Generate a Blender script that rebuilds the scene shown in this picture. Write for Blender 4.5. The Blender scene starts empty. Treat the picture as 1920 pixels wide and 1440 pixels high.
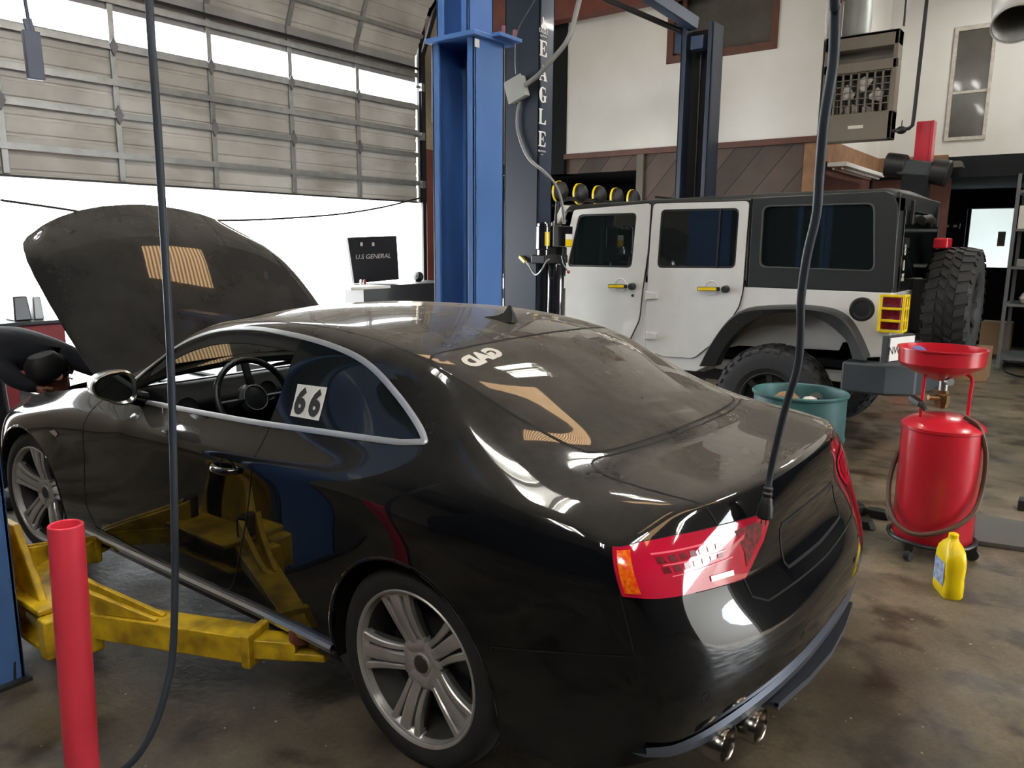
import bpy, bmesh, math, random
from mathutils import Vector, Matrix, Euler
from mathutils.bvhtree import BVHTree
from mathutils.interpolate import poly_3d_calc
random.seed(7)
PI = math.pi
sc = bpy.context.scene
COL = sc.collection
V = Vector

# ------------------------------------------------------------------ camera (surveyed against the coupe's axles)
CAM = V((-1.58884, 2.45154, 1.64743))
FW = V((0.59715487, -0.78178821, -0.17948055)); FPX = 1447.9
RT = V((-0.7938704, -0.60804399, 0.00723224)); UP = V((0.11478615, -0.13816553, 0.98373494))
FH = V((FW.x, FW.y, 0)).normalized()
def ray(px, py): return FW + RT * ((px - 960) / FPX) - UP * ((py - 720) / FPX)
def at(px, py, X=None, Y=None, Z=None, D=None):
    d = ray(px, py)
    if X is not None: t = (X - CAM.x) / d.x
    elif Y is not None: t = (Y - CAM.y) / d.y
    elif Z is not None: t = (Z - CAM.z) / d.z
    else: t = D / d.dot(FH)
    return CAM + d * t

# ------------------------------------------------------------------ tags
def tag(o, label=None, cat=None, group=None, kind=None):
    if label: o['label'] = label
    if cat: o['category'] = cat
    if group: o['group'] = group
    if kind: o['kind'] = kind
    return o
def thing(name, label, cat, loc=(0, 0, 0), rotz=0, group=None):
    o = bpy.data.objects.new(name, None); COL.objects.link(o)
    o.location = loc; o.rotation_euler = (0, 0, rotz); o.empty_display_size = .1
    return tag(o, label, cat, group)
def parent(o, p):
    o.parent = p
    return o

# ------------------------------------------------------------------ materials
MATS = {}
def mat(name, col, rough=.5, metal=0., coat=0., var=0., vscale=6., var_col=None, bump=0., bscale=40., alpha=None, emit=None, estr=1., spec=.5, rvar=0., trans=0., coatr=.05, detail=6.):
    if name in MATS: return MATS[name]
    m = bpy.data.materials.new(name); m.use_nodes = True
    nt = m.node_tree; b = nt.nodes['Principled BSDF']
    b.inputs['Base Color'].default_value = (*col, 1); b.inputs['Roughness'].default_value = rough
    b.inputs['Metallic'].default_value = metal; b.inputs['Coat Weight'].default_value = coat
    b.inputs['Coat Roughness'].default_value = coatr; b.inputs['Specular IOR Level'].default_value = spec
    tc = nt.nodes.new('ShaderNodeTexCoord')
    n = nt.nodes.new('ShaderNodeTexNoise'); n.inputs['Scale'].default_value = vscale; n.inputs['Detail'].default_value = detail
    nt.links.new(tc.outputs['Object'], n.inputs['Vector'])
    r = nt.nodes.new('ShaderNodeValToRGB'); r.color_ramp.elements[0].position = .35; r.color_ramp.elements[1].position = .68
    c2 = var_col if var_col else tuple(max(0, c * (1 - (var or .06))) for c in col)
    r.color_ramp.elements[0].color = (*c2, 1); r.color_ramp.elements[1].color = (*col, 1)
    nt.links.new(n.outputs['Fac'], r.inputs['Fac']); nt.links.new(r.outputs['Color'], b.inputs['Base Color'])
    if rvar:
        mr = nt.nodes.new('ShaderNodeMapRange'); mr.inputs['To Min'].default_value = max(0, rough - rvar); mr.inputs['To Max'].default_value = min(1, rough + rvar)
        nt.links.new(n.outputs['Fac'], mr.inputs['Value']); nt.links.new(mr.outputs['Result'], b.inputs['Roughness'])
    if bump:
        n2 = nt.nodes.new('ShaderNodeTexNoise'); n2.inputs['Scale'].default_value = bscale; n2.inputs['Detail'].default_value = 4
        nt.links.new(tc.outputs['Object'], n2.inputs['Vector'])
        bp = nt.nodes.new('ShaderNodeBump'); bp.inputs['Strength'].default_value = bump; bp.inputs['Distance'].default_value = .01
        nt.links.new(n2.outputs['Fac'], bp.inputs['Height']); nt.links.new(bp.outputs['Normal'], b.inputs['Normal'])
    if alpha is not None: b.inputs['Alpha'].default_value = alpha
    if trans: b.inputs['Transmission Weight'].default_value = trans
    if emit: b.inputs['Emission Color'].default_value = (*emit, 1); b.inputs['Emission Strength'].default_value = estr
    MATS[name] = m
    return m
def sh(r, g, b):  # sRGB 0-255 to linear
    f = lambda c: ((c / 255 + .055) / 1.055) ** 2.4 if c / 255 > .04045 else c / 255 / 12.92
    return (f(r), f(g), f(b))
def thin_glass(name, tint, alpha, rough=.02):
    if name in MATS: return MATS[name]
    m = bpy.data.materials.new(name); m.use_nodes = True; nt = m.node_tree
    b = nt.nodes['Principled BSDF']; out = nt.nodes['Material Output']
    b.inputs['Base Color'].default_value = (0.01, .012, .012, 1); b.inputs['Roughness'].default_value = rough
    tr = nt.nodes.new('ShaderNodeBsdfTransparent'); tr.inputs['Color'].default_value = (*tint, 1)
    mx = nt.nodes.new('ShaderNodeMixShader'); mx.inputs['Fac'].default_value = alpha
    nt.links.new(tr.outputs[0], mx.inputs[1]); nt.links.new(b.outputs[0], mx.inputs[2]); nt.links.new(mx.outputs[0], out.inputs['Surface'])
    MATS[name] = m
    return m
def emission(name, col, s):
    if name in MATS: return MATS[name]
    m = bpy.data.materials.new(name); m.use_nodes = True; nt = m.node_tree
    nt.nodes.remove(nt.nodes['Principled BSDF'])
    e = nt.nodes.new('ShaderNodeEmission'); e.inputs[0].default_value = (*col, 1); e.inputs[1].default_value = s
    nt.links.new(e.outputs[0], nt.nodes['Material Output'].inputs['Surface'])
    MATS[name] = m
    return m

def dusty(name, col, rough, coat, t, base_var=0., coatr=.015, dust=(.30, .275, .24), lo=.45):
    """gloss with a thin film of settled dust on the upward facing areas; the film hides more at grazing views, as a real film does"""
    m = bpy.data.materials.new(name); m.use_nodes = True; nt = m.node_tree; b = nt.nodes['Principled BSDF']; L = nt.links.new
    b.inputs['Base Color'].default_value = (*col, 1); b.inputs['Roughness'].default_value = rough; b.inputs['Coat Weight'].default_value = coat; b.inputs['Coat Roughness'].default_value = coatr; b.inputs['Specular IOR Level'].default_value = .04
    def mth(op, a, b2=None):
        x = nt.nodes.new('ShaderNodeMath'); x.operation = op
        for i, q in enumerate((a, b2)):
            if q is None: continue
            if isinstance(q, (int, float)): x.inputs[i].default_value = q
            else: L(q, x.inputs[i])
        return x.outputs[0]
    g = nt.nodes.new('ShaderNodeNewGeometry'); s = nt.nodes.new('ShaderNodeSeparateXYZ'); L(g.outputs['Normal'], s.inputs[0])
    up = nt.nodes.new('ShaderNodeMapRange'); up.inputs['From Min'].default_value = lo; up.inputs['From Max'].default_value = .95; L(s.outputs['Z'], up.inputs['Value'])
    tc = nt.nodes.new('ShaderNodeTexCoord')
    n1 = nt.nodes.new('ShaderNodeTexNoise'); n1.inputs['Scale'].default_value = 3.5; n1.inputs['Detail'].default_value = 9; n1.inputs['Roughness'].default_value = .72
    L(tc.outputs['Object'], n1.inputs['Vector'])
    r1 = nt.nodes.new('ShaderNodeMapRange'); r1.inputs['From Min'].default_value = .3; r1.inputs['From Max'].default_value = .72; r1.inputs['To Min'].default_value = .5; r1.inputs['To Max'].default_value = 1.3; L(n1.outputs['Fac'], r1.inputs['Value'])
    dp = nt.nodes.new('ShaderNodeVectorMath'); dp.operation = 'DOT_PRODUCT'; L(g.outputs['Incoming'], dp.inputs[0]); L(g.outputs['Normal'], dp.inputs[1])
    c = mth('ADD', mth('ABSOLUTE', dp.outputs['Value']), .04)
    dep = mth('DIVIDE', mth('MULTIPLY', mth('MULTIPLY', up.outputs[0], r1.outputs[0]), -t), c)
    op = mth('SUBTRACT', 1.0, mth('POWER', 2.71828, dep))
    d = nt.nodes.new('ShaderNodeBsdfDiffuse'); d.inputs[0].default_value = (*dust, 1)
    mx = nt.nodes.new('ShaderNodeMixShader'); L(op, mx.inputs[0]); L(b.outputs[0], mx.inputs[1]); L(d.outputs[0], mx.inputs[2]); L(mx.outputs[0], nt.nodes['Material Output'].inputs['Surface'])
    return m
DUST = .10
EXPO = 1.38
M = {}
M['paint'] = dusty('black_paint', (.004, .0045, .006), .12, 1., DUST)
M['paint_in'] = mat('black_underside', (.006, .006, .007), rough=.7, spec=.2)
M['glass_dark'] = mat('tinted_glass', (.008, .010, .012), rough=.03, spec=.35)
M['rear_glass'] = dusty('dusty_rear_glass', (.006, .006, .006), .03, 1., .12)
M['clear'] = thin_glass('windshield_glass', (.78, .84, .84), .13)
M['clear_tint'] = thin_glass('tinted_clear_glass', (.10, .12, .14), .5)
M['chrome'] = mat('brushed_aluminium', sh(214, 216, 220), rough=.32, metal=.75, bump=.05)
M['mirror_shell'] = mat('satin_silver', sh(150, 152, 148), rough=.25, metal=1.)
M['mirror'] = mat('mirror_glass', (.10, .12, .12), rough=.03, metal=1.)
M['rim'] = mat('wheel_alloy', sh(204, 202, 198), rough=.32, metal=.6, var=.2, vscale=9, rvar=.08)
M['rim_dark'] = mat('wheel_alloy_dusty', sh(84, 82, 79), rough=.5, metal=.5, var=.35, vscale=14)
M['tire'] = mat('tire_rubber', (.016, .016, .016), rough=.75, var=.3, vscale=20, bump=.2, bscale=60)
M['tire_jeep'] = mat('mud_tire_rubber', (.017, .018, .020), rough=.7, bump=.2, bscale=50)
M['black'] = mat('black_plastic', (.012, .012, .013), rough=.45, bump=.1, bscale=200)
M['gap'] = mat('panel_gap_black', (.002, .002, .002), rough=.9)
M['interior'] = mat('dark_interior', (.005, .006, .007), spec=.2, rough=.6, bump=.15, bscale=120)
M['leather'] = mat('dark_leather', (.013, .014, .017), rough=.35, bump=.15, bscale=90)
M['red_lens'] = mat('red_lens', (.42, .006, .03), rough=.06, coat=1., coatr=.02, emit=(.7, .01, .05), estr=.05)
M['red_lens_dark'] = mat('red_reflector', (.22, .003, .015), rough=.2, var=.6, vscale=60, coat=.5)
M['amber'] = mat('amber_lens', sh(255, 150, 20), rough=.15, coat=1., var_col=sh(255, 60, 20), vscale=90)
M['lens_clear'] = mat('clear_lens', sh(200, 190, 190), rough=.1, coat=1., metal=.5)
M['diffuser'] = mat('grey_diffuser', sh(90, 96, 108), rough=.35, metal=.5)
M['steel_tip'] = mat('exhaust_steel', sh(150, 145, 138), rough=.2, metal=1.)
M['soot'] = mat('exhaust_soot', (.02, .014, .011), rough=.9)
M['white'] = mat('white_vinyl', sh(238, 238, 234), rough=.5)
M['black_ink'] = mat('black_ink', sh(16, 15, 14), rough=.6)
M['sticker'] = mat('white_sticker_lettering', sh(214, 210, 200), rough=.6)

M['jeep_white'] = mat('white_gloss_paint', sh(236, 236, 232), rough=.16, coat=.8, coatr=.03)
M['jeep_black'] = mat('satin_black_hard_top', (.018, .02, .021), rough=.42, bump=.08, bscale=220)
M['yellow'] = mat('yellow_plastic', sh(248, 214, 14), rough=.35, coat=.3)
M['yellow_lift'] = mat('yellow_lift_paint', sh(226, 190, 34), rough=.45, var_col=sh(150, 118, 30), vscale=11, rvar=.15, bump=.1, bscale=30)
M['rust'] = mat('rusty_steel', sh(92, 44, 24), rough=.8, var=.5, vscale=20)
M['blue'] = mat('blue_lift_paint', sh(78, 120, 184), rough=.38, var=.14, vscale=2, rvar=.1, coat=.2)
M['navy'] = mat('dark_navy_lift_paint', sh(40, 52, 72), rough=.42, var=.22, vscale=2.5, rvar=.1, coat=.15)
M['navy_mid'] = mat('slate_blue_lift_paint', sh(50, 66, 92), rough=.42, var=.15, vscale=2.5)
M['steel'] = mat('galvanised_steel', sh(175, 177, 175), rough=.4, metal=.8, var=.2, vscale=8)
M['steel_dark'] = mat('dark_steel', sh(60, 60, 62), rough=.45, metal=.7)
M['hyd'] = mat('black_gloss_cylinder', (.01, .01, .012), rough=.12, coat=1.)
M['red'] = mat('red_paint', sh(205, 34, 52), rough=.28, coat=.4, var=.12, vscale=3)
M['red_pipe'] = mat('red_pipe_paint', sh(236, 66, 86), rough=.38, var=.08, vscale=2)
M['red_dark'] = mat('dark_red_metal', sh(150, 60, 66), rough=.5)
M['brass'] = mat('aged_brass', sh(120, 92, 60), rough=.4, metal=.8, var=.3, vscale=30)
M['hose_brown'] = mat('brown_rubber_hose', sh(84, 58, 44), rough=.55)
M['rubber'] = mat('black_rubber_hose', sh(52, 60, 70), rough=.5)
M['teal'] = mat('teal_drum_paint', sh(62, 112, 112), rough=.5, var_col=sh(40, 78, 78), vscale=5)
M['bottle'] = mat('yellow_bottle_plastic', sh(246, 214, 10), rough=.32)
M['label_blue'] = mat('blue_printed_label', sh(64, 104, 170), rough=.4, var_col=sh(190, 200, 220), vscale=42)
M['cardboard'] = mat('cardboard', sh(156, 124, 90), rough=.85, var=.15, vscale=8)
M['tool_black'] = mat('black_steel_cabinet', sh(40, 42, 48), rough=.35, coat=.2)
M['tan_metal'] = mat('tan_heater_enamel', sh(112, 104, 92), rough=.5, var=.12, vscale=3)
M['brown_wood'] = mat('brown_painted_wood', sh(96, 58, 46), rough=.6, var=.25, vscale=7)
M['raw_wood'] = mat('raw_timber', sh(150, 112, 82), rough=.7, var=.35, vscale=6)
M['jamb_red'] = mat('red_oxide_steel', sh(122, 70, 60), rough=.6, var=.25, vscale=5)
M['wall_black'] = mat('black_wall_paint', sh(34, 36, 38), rough=.85, var=.2, vscale=3, spec=.15)
M['pane_dark'] = mat('dusty_window_pane', sh(84, 82, 76), rough=.25, var=.25, vscale=4, coat=.2)
M['skin'] = mat('skin', sh(150, 104, 84), rough=.5)
M['cloth_black'] = mat('black_hoodie_cloth', sh(26, 28, 36), rough=.85, bump=.4, bscale=140)
M['denim'] = mat('dark_work_trousers', sh(30, 32, 40), rough=.85, bump=.4, bscale=160)
M['hair'] = mat('dark_hair', (.01, .008, .007), rough=.6)
M['debris'] = mat('shredded_black_rubber', (.012, .012, .012), rough=.7)
M['ground_out'] = mat('sunlit_concrete', sh(230, 228, 222), rough=.9, var=.06, vscale=1)

def floor_mat():
    m = bpy.data.materials.new('stained_concrete'); m.use_nodes = True; nt = m.node_tree; b = nt.nodes['Principled BSDF']
    tc = nt.nodes.new('ShaderNodeTexCoord')
    def noise(s, d=8, r=.6):
        n = nt.nodes.new('ShaderNodeTexNoise'); n.inputs['Scale'].default_value = s; n.inputs['Detail'].default_value = d; n.inputs['Roughness'].default_value = r
        nt.links.new(tc.outputs['Object'], n.inputs['Vector']); return n
    def ramp(f, a, ca, c, cc):
        r = nt.nodes.new('ShaderNodeValToRGB'); r.color_ramp.elements[0].position = a; r.color_ramp.elements[1].position = c
        r.color_ramp.elements[0].color = (*ca, 1); r.color_ramp.elements[1].color = (*cc, 1); nt.links.new(f, r.inputs[0]); return r
    base = ramp(noise(1.3).outputs[0], .36, sh(78, 70, 58), .66, sh(126, 116, 98))
    spots = ramp(noise(4.5, 5, .5).outputs[0], .36, (.32, .30, .28), .5, (1, 1, 1))
    fine = ramp(noise(60, 3).outputs[0], .3, (.75, .75, .75), .7, (1.1, 1.1, 1.1))
    def mul(a, b2):
        x = nt.nodes.new('ShaderNodeMix'); x.data_type = 'RGBA'; x.blend_type = 'MULTIPLY'; x.inputs[0].default_value = 1
        nt.links.new(a, x.inputs[6]); nt.links.new(b2, x.inputs[7]); return x.outputs[2]
    c = mul(mul(base.outputs[0], spots.outputs[0]), fine.outputs[0])
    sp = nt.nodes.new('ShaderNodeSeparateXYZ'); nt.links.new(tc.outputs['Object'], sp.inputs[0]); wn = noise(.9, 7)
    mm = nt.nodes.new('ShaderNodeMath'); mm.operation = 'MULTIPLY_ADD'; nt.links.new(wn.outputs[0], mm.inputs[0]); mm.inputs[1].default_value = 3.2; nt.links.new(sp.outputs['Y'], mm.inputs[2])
    oil = ramp(mm.outputs[0], .0, (1.18, 1.16, 1.12), 1.0, (.62, .60, .57)); oil.color_ramp.interpolation = 'EASE'  # shade painted into the floor colour on the coupe side, paler beyond; not oil
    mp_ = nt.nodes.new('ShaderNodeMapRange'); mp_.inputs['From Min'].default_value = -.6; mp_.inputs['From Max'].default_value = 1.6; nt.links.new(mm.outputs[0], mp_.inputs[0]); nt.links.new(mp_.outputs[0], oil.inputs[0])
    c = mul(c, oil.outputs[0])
    # pale chips and scuffs
    ch = noise(38, 2, .4); rc = ramp(ch.outputs[0], .735, (0, 0, 0), .76, (1, 1, 1))
    mx = nt.nodes.new('ShaderNodeMix'); mx.data_type = 'RGBA'; nt.links.new(rc.outputs[0], mx.inputs[0]); nt.links.new(c, mx.inputs[6]); mx.inputs[7].default_value = (*sh(150, 146, 136), 1)
    nt.links.new(mx.outputs[2], b.inputs['Base Color'])
    rr = nt.nodes.new('ShaderNodeMapRange'); rr.inputs['From Min'].default_value = .35; rr.inputs['From Max'].default_value = .65
    rr.inputs['To Min'].default_value = .32; rr.inputs['To Max'].default_value = .62
    nt.links.new(noise(2.2, 4).outputs[0], rr.inputs[0]); nt.links.new(rr.outputs[0], b.inputs['Roughness'])
    bp = nt.nodes.new('ShaderNodeBump'); bp.inputs['Strength'].default_value = .25; bp.inputs['Distance'].default_value = .01
    nt.links.new(noise(25, 4).outputs[0], bp.inputs['Height']); nt.links.new(bp.outputs[0], b.inputs['Normal'])
    return m
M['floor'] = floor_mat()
def plank_mat(name, c1, c2, width, ang, axis=0):
    """boards with dark joints; axis 0: pattern in x-z, 1: y-z"""
    m = bpy.data.materials.new(name); m.use_nodes = True; nt = m.node_tree; b = nt.nodes['Principled BSDF']; b.inputs['Roughness'].default_value = .75
    tc = nt.nodes.new('ShaderNodeTexCoord'); s = nt.nodes.new('ShaderNodeSeparateXYZ'); nt.links.new(tc.outputs['Object'], s.inputs[0])
    def mth(op, a, b2=None, c=None):
        x = nt.nodes.new('ShaderNodeMath'); x.operation = op
        for i, q in enumerate((a, b2, c)):
            if q is None: continue
            if isinstance(q, (int, float)): x.inputs[i].default_value = q
            else: nt.links.new(q, x.inputs[i])
        return x.outputs[0]
    h = s.outputs[axis]
    u = mth('ADD', mth('MULTIPLY', h, math.cos(ang) / width), mth('MULTIPLY', s.outputs[2], math.sin(ang) / width))
    fr = mth('FRACT', u); fl = mth('FLOOR', u)
    joint = mth('LESS_THAN', fr, .035)
    wn = nt.nodes.new('ShaderNodeTexWhiteNoise'); wn.noise_dimensions = '1D'; nt.links.new(fl, wn.inputs['W'])
    n = nt.nodes.new('ShaderNodeTexNoise'); n.inputs['Scale'].default_value = 3; n.inputs['Detail'].default_value = 8; nt.links.new(tc.outputs['Object'], n.inputs['Vector'])
    f = mth('MULTIPLY_ADD', wn.outputs[0], .5, mth('MULTIPLY', n.outputs[0], .6))
    r = nt.nodes.new('ShaderNodeValToRGB'); r.color_ramp.elements[0].position = .2; r.color_ramp.elements[1].position = .9
    r.color_ramp.elements[0].color = (*c1, 1); r.color_ramp.elements[1].color = (*c2, 1); nt.links.new(f, r.inputs[0])
    mx = nt.nodes.new('ShaderNodeMix'); mx.data_type = 'RGBA'; nt.links.new(joint, mx.inputs[0]); nt.links.new(r.outputs[0], mx.inputs[6]); mx.inputs[7].default_value = (.008, .007, .006, 1)
    nt.links.new(mx.outputs[2], b.inputs['Base Color'])
    return m
M['siding'] = plank_mat('diagonal_wood_siding', sh(58, 48, 44), sh(92, 78, 70), .27, .70)
M['ceiling'] = plank_mat('ceiling_deck', sh(66, 65, 64), sh(98, 96, 93), .6, 0, 1)
def wall_white_mat():
    m = mat('white_plaster', sh(232, 231, 228), rough=.7, var_col=sh(218, 216, 210), vscale=.9, bump=.08, bscale=12)
    nt = m.node_tree; b = nt.nodes['Principled BSDF']
    src = b.inputs['Base Color'].links[0].from_socket
    tc = nt.nodes.new('ShaderNodeTexCoord'); n = nt.nodes.new('ShaderNodeTexNoise'); n.inputs['Scale'].default_value = 3.1; n.inputs['Detail'].default_value = 9; n.inputs['Roughness'].default_value = .75
    nt.links.new(tc.outputs['Object'], n.inputs[0])
    r = nt.nodes.new('ShaderNodeValToRGB'); r.color_ramp.elements[0].position = .70; r.color_ramp.elements[1].position = .76
    r.color_ramp.elements[0].color = (0, 0, 0, 1); r.color_ramp.elements[1].color = (.55, .55, .55, 1); nt.links.new(n.outputs[0], r.inputs[0])
    mx = nt.nodes.new('ShaderNodeMix'); mx.data_type = 'RGBA'; nt.links.new(r.outputs[0], mx.inputs[0]); nt.links.new(src, mx.inputs[6]); mx.inputs[7].default_value = (*sh(120, 108, 92), 1)
    nt.links.new(mx.outputs[2], b.inputs['Base Color'])
    return m
M['plaster'] = wall_white_mat()
def door_mat():
    m = mat('dirty_door_steel', sh(214, 213, 208), rough=.55, var_col=sh(182, 180, 173), vscale=1.6, detail=9)
    nt = m.node_tree; b = nt.nodes['Principled BSDF']; src = b.inputs['Base Color'].links[0].from_socket
    tc = nt.nodes.new('ShaderNodeTexCoord'); n = nt.nodes.new('ShaderNodeTexNoise'); n.inputs['Scale'].default_value = .8; n.inputs['Detail'].default_value = 7
    mp = nt.nodes.new('ShaderNodeMapping'); mp.inputs['Scale'].default_value = (1, 1, 3.5)
    nt.links.new(tc.outputs['Object'], mp.inputs[0]); nt.links.new(mp.outputs[0], n.inputs[0])
    r = nt.nodes.new('ShaderNodeValToRGB'); r.color_ramp.elements[0].position = .55; r.color_ramp.elements[1].position = .72
    r.color_ramp.elements[0].color = (0, 0, 0, 1); r.color_ramp.elements[1].color = (.6, .6, .6, 1); nt.links.new(n.outputs[0], r.inputs[0])
    mx = nt.nodes.new('ShaderNodeMix'); mx.data_type = 'RGBA'; nt.links.new(r.outputs[0], mx.inputs[0]); nt.links.new(src, mx.inputs[6]); mx.inputs[7].default_value = (*sh(140, 134, 124), 1)
    nt.links.new(mx.outputs[2], b.inputs['Base Color'])
    return m
M['door'] = door_mat()
def skylight_mat():
    m = bpy.data.materials.new('corrugated_skylight'); m.use_nodes = True; nt = m.node_tree
    nt.nodes.remove(nt.nodes['Principled BSDF']); out = nt.nodes['Material Output']
    tc = nt.nodes.new('ShaderNodeTexCoord'); w = nt.nodes.new('ShaderNodeTexWave'); w.bands_direction = 'Y'; w.inputs['Scale'].default_value = 4.2; w.inputs['Distortion'].default_value = .6; w.inputs['Detail'].default_value = 3
    nt.links.new(tc.outputs['Object'], w.inputs[0])
    r = nt.nodes.new('ShaderNodeValToRGB'); r.color_ramp.elements[0].color = (*sh(120, 84, 50), 1); r.color_ramp.elements[1].color = (*sh(236, 196, 146), 1)
    nt.links.new(w.outputs['Fac'], r.inputs[0])
    e = nt.nodes.new('ShaderNodeEmission'); e.inputs[1].default_value = SKYL; nt.links.new(r.outputs[0], e.inputs[0]); nt.links.new(e.outputs[0], out.inputs['Surface'])
    return m
SKYL = 4.0
M['skylight'] = skylight_mat()
M['tube_lamp'] = emission('fluorescent_tube', (1., .98, .92), 46)

# ------------------------------------------------------------------ mesh helpers
class MB:
    def __init__(s): s.v = []; s.f = []; s.m = []
    def add(s, vs, fs, mi=0):
        o = len(s.v); s.v += [V(p) for p in vs]; s.f += [tuple(i + o for i in f) for f in fs]; s.m += [mi] * len(fs); return s
    def box(s, a, b, mi=0, mtx=None):
        x0, y0, z0 = a; x1, y1, z1 = b
        vs = [V(p) for p in ((x0, y0, z0), (x1, y0, z0), (x1, y1, z0), (x0, y1, z0), (x0, y0, z1), (x1, y0, z1), (x1, y1, z1), (x0, y1, z1))]
        if mtx: vs = [mtx @ p for p in vs]
        return s.add(vs, [(0, 3, 2, 1), (4, 5, 6, 7), (0, 1, 5, 4), (1, 2, 6, 5), (2, 3, 7, 6), (3, 0, 4, 7)], mi)
    def bar(s, p, q, w, h, mi=0, up=V((0, 0, 1))):
        p, q = V(p), V(q); d = (q - p); L = d.length; d.normalize()
        if abs(d.dot(up)) > .99: up = V((1, 0, 0))
        r = d.cross(up).normalized(); u = r.cross(d)
        vs = [p + r * a * w / 2 + u * b * h / 2 for a, b in ((-1, -1), (1, -1), (1, 1), (-1, 1))]
        vs += [x + d * L for x in vs]
        return s.add(vs, [(0, 1, 2, 3), (7, 6, 5, 4), (0, 4, 5, 1), (1, 5, 6, 2), (2, 6, 7, 3), (3, 7, 4, 0)], mi)
    def tube(s, pts, r, n=12, mi=0, cap=True, closed=False, up=None):
        pts = [V(p) for p in pts]; N = len(pts)
        rs = r if isinstance(r, (list, tuple)) else [r] * N
        rings = []; prev = None
        for i, p in enumerate(pts):
            a = pts[(i - 1) % N] if (closed or i) else p; b = pts[(i + 1) % N] if (closed or i < N - 1) else p
            t = (b - a).normalized()
            if prev is None:
                k = V((0, 0, 1)) if abs(t.z) < .9 else V((1, 0, 0)); x = t.cross(k).normalized()
            else:
                x = (prev - t * prev.dot(t)).normalized()
            prev = x; y = t.cross(x)
            rings.append([p + (x * math.cos(2 * PI * j / n) + y * math.sin(2 * PI * j / n)) * rs[i] for j in range(n)])
        vs = [q for g in rings for q in g]; fs = []
        M_ = N if closed else N - 1
        for i in range(M_):
            for j in range(n):
                a = i * n + j; b = i * n + (j + 1) % n; c = ((i + 1) % N) * n + (j + 1) % n; d = ((i + 1) % N) * n + j
                fs.append((a, b, c, d))
        if cap and not closed: fs += [tuple(range(n - 1, -1, -1)), tuple((N - 1) * n + j for j in range(n))]
        return s.add(vs, fs, mi)
    def lathe(s, prof, mtx=None, n=48, mi=0, closed=False, a0=0, a1=2 * PI):
        """profile (r, h) about local z"""
        full = abs(a1 - a0 - 2 * PI) < 1e-6; K = n if full else n + 1
        vs = []
        for r, h in prof:
            for j in range(K):
                a = a0 + (a1 - a0) * j / n; p = V((r * math.cos(a), r * math.sin(a), h)); vs.append(mtx @ p if mtx else p)
        fs = []; R = len(prof)
        for i in range(R if closed else R - 1):
            for j in range(n):
                a = i * K + j; b = i * K + (j + 1) % K; i2 = (i + 1) % R
                fs.append((a, b, i2 * K + (j + 1) % K, i2 * K + j))
        return s.add(vs, fs, mi)
    def prism(s, pts, d, mi=0):
        """closed outline of 3d points extruded by vector d"""
        pts = [V(p) for p in pts]; n = len(pts); d = V(d)
        vs = pts + [p + d for p in pts]
        fs = [tuple(range(n)), tuple(range(2 * n - 1, n - 1, -1))] + [(i, i + n, (i + 1) % n + n, (i + 1) % n) for i in range(n)]
        return s.add(vs, fs, mi)
    def frame(s, outer, inner, d, mi=0):
        """ring between two outlines with the same count, extruded by d"""
        n = len(outer); d = V(d); vs = [V(p) for p in outer] + [V(p) for p in inner]; vs += [p + d for p in vs]
        fs = []
        for i in range(n):
            j = (i + 1) % n
            fs += [(i, j, n + j, n + i), (2 * n + j, 2 * n + i, 3 * n + i, 3 * n + j), (i, 2 * n + i, 2 * n + j, j), (n + j, 3 * n + j, 3 * n + i, n + i)]
        return s.add(vs, fs, mi)
    def build(s, name, mats, par=None, smooth=True, bevel=0, ang=35, segs=2, origin=None, recalc=True, subd=0, solid=0):
        if not isinstance(mats, (list, tuple)): mats = [mats]
        me = bpy.data.meshes.new(name)
        o0 = V(origin) if origin is not None else V((0, 0, 0))
        me.from_pydata([p - o0 for p in s.v], [], s.f)
        for m in mats: me.materials.append(m)
        for p, mi in zip(me.polygons, s.m): p.material_index = mi
        bm = bmesh.new(); bm.from_mesh(me)
        if recalc: bmesh.ops.recalc_face_normals(bm, faces=bm.faces)
        if smooth:
            for f in bm.faces: f.smooth = True
            lim = math.radians(ang)
            for e in bm.edges:
                if len(e.link_faces) == 2 and e.calc_face_angle(0) > lim: e.smooth = False
        bm.to_mesh(me); bm.free()
        o = bpy.data.objects.new(name, me); COL.objects.link(o); o.location = o0
        if bevel:
            md = o.modifiers.new('bevel', 'BEVEL'); md.width = bevel; md.segments = segs; md.limit_method = 'ANGLE'; md.angle_limit = math.radians(40)
            md.harden_normals = True
        if solid:
            md = o.modifiers.new('solid', 'SOLIDIFY'); md.thickness = solid; md.offset = -1
        if subd:
            md = o.modifiers.new('sub', 'SUBSURF'); md.levels = subd; md.render_levels = subd
        if par: o.parent = par
        return o
def struct(o, name=None):
    o['kind'] = 'structure'
    if name: o.name = name
    return o
def frame_mtx(o, z, x=None):
    z = V(z).normalized()
    x = V(x) if x is not None else (V((1, 0, 0)) if abs(z.x) < .9 else V((0, 1, 0)))
    x = (x - z * x.dot(z)).normalized(); y = z.cross(x)
    m = Matrix((x, y, z)).transposed().to_4x4(); m.translation = V(o)
    return m
def catmull(pts, k=8, closed=False):
    pts = [V(p) for p in pts]; n = len(pts); out = []
    R = n if closed else n - 1
    for i in range(R):
        p0 = pts[(i - 1) % n] if (closed or i) else pts[0] * 2 - pts[1]; p1 = pts[i]; p2 = pts[(i + 1) % n]
        p3 = pts[(i + 2) % n] if (closed or i < n - 2) else pts[-1] * 2 - pts[-2]
        for j in range(k):
            t = j / k
            out.append(.5 * ((2 * p1) + (p2 - p0) * t + (2 * p0 - 5 * p1 + 4 * p2 - p3) * t * t + (3 * p1 - p0 - 3 * p2 + p3) * t ** 3))
    if not closed: out.append(pts[-1])
    return out
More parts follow.
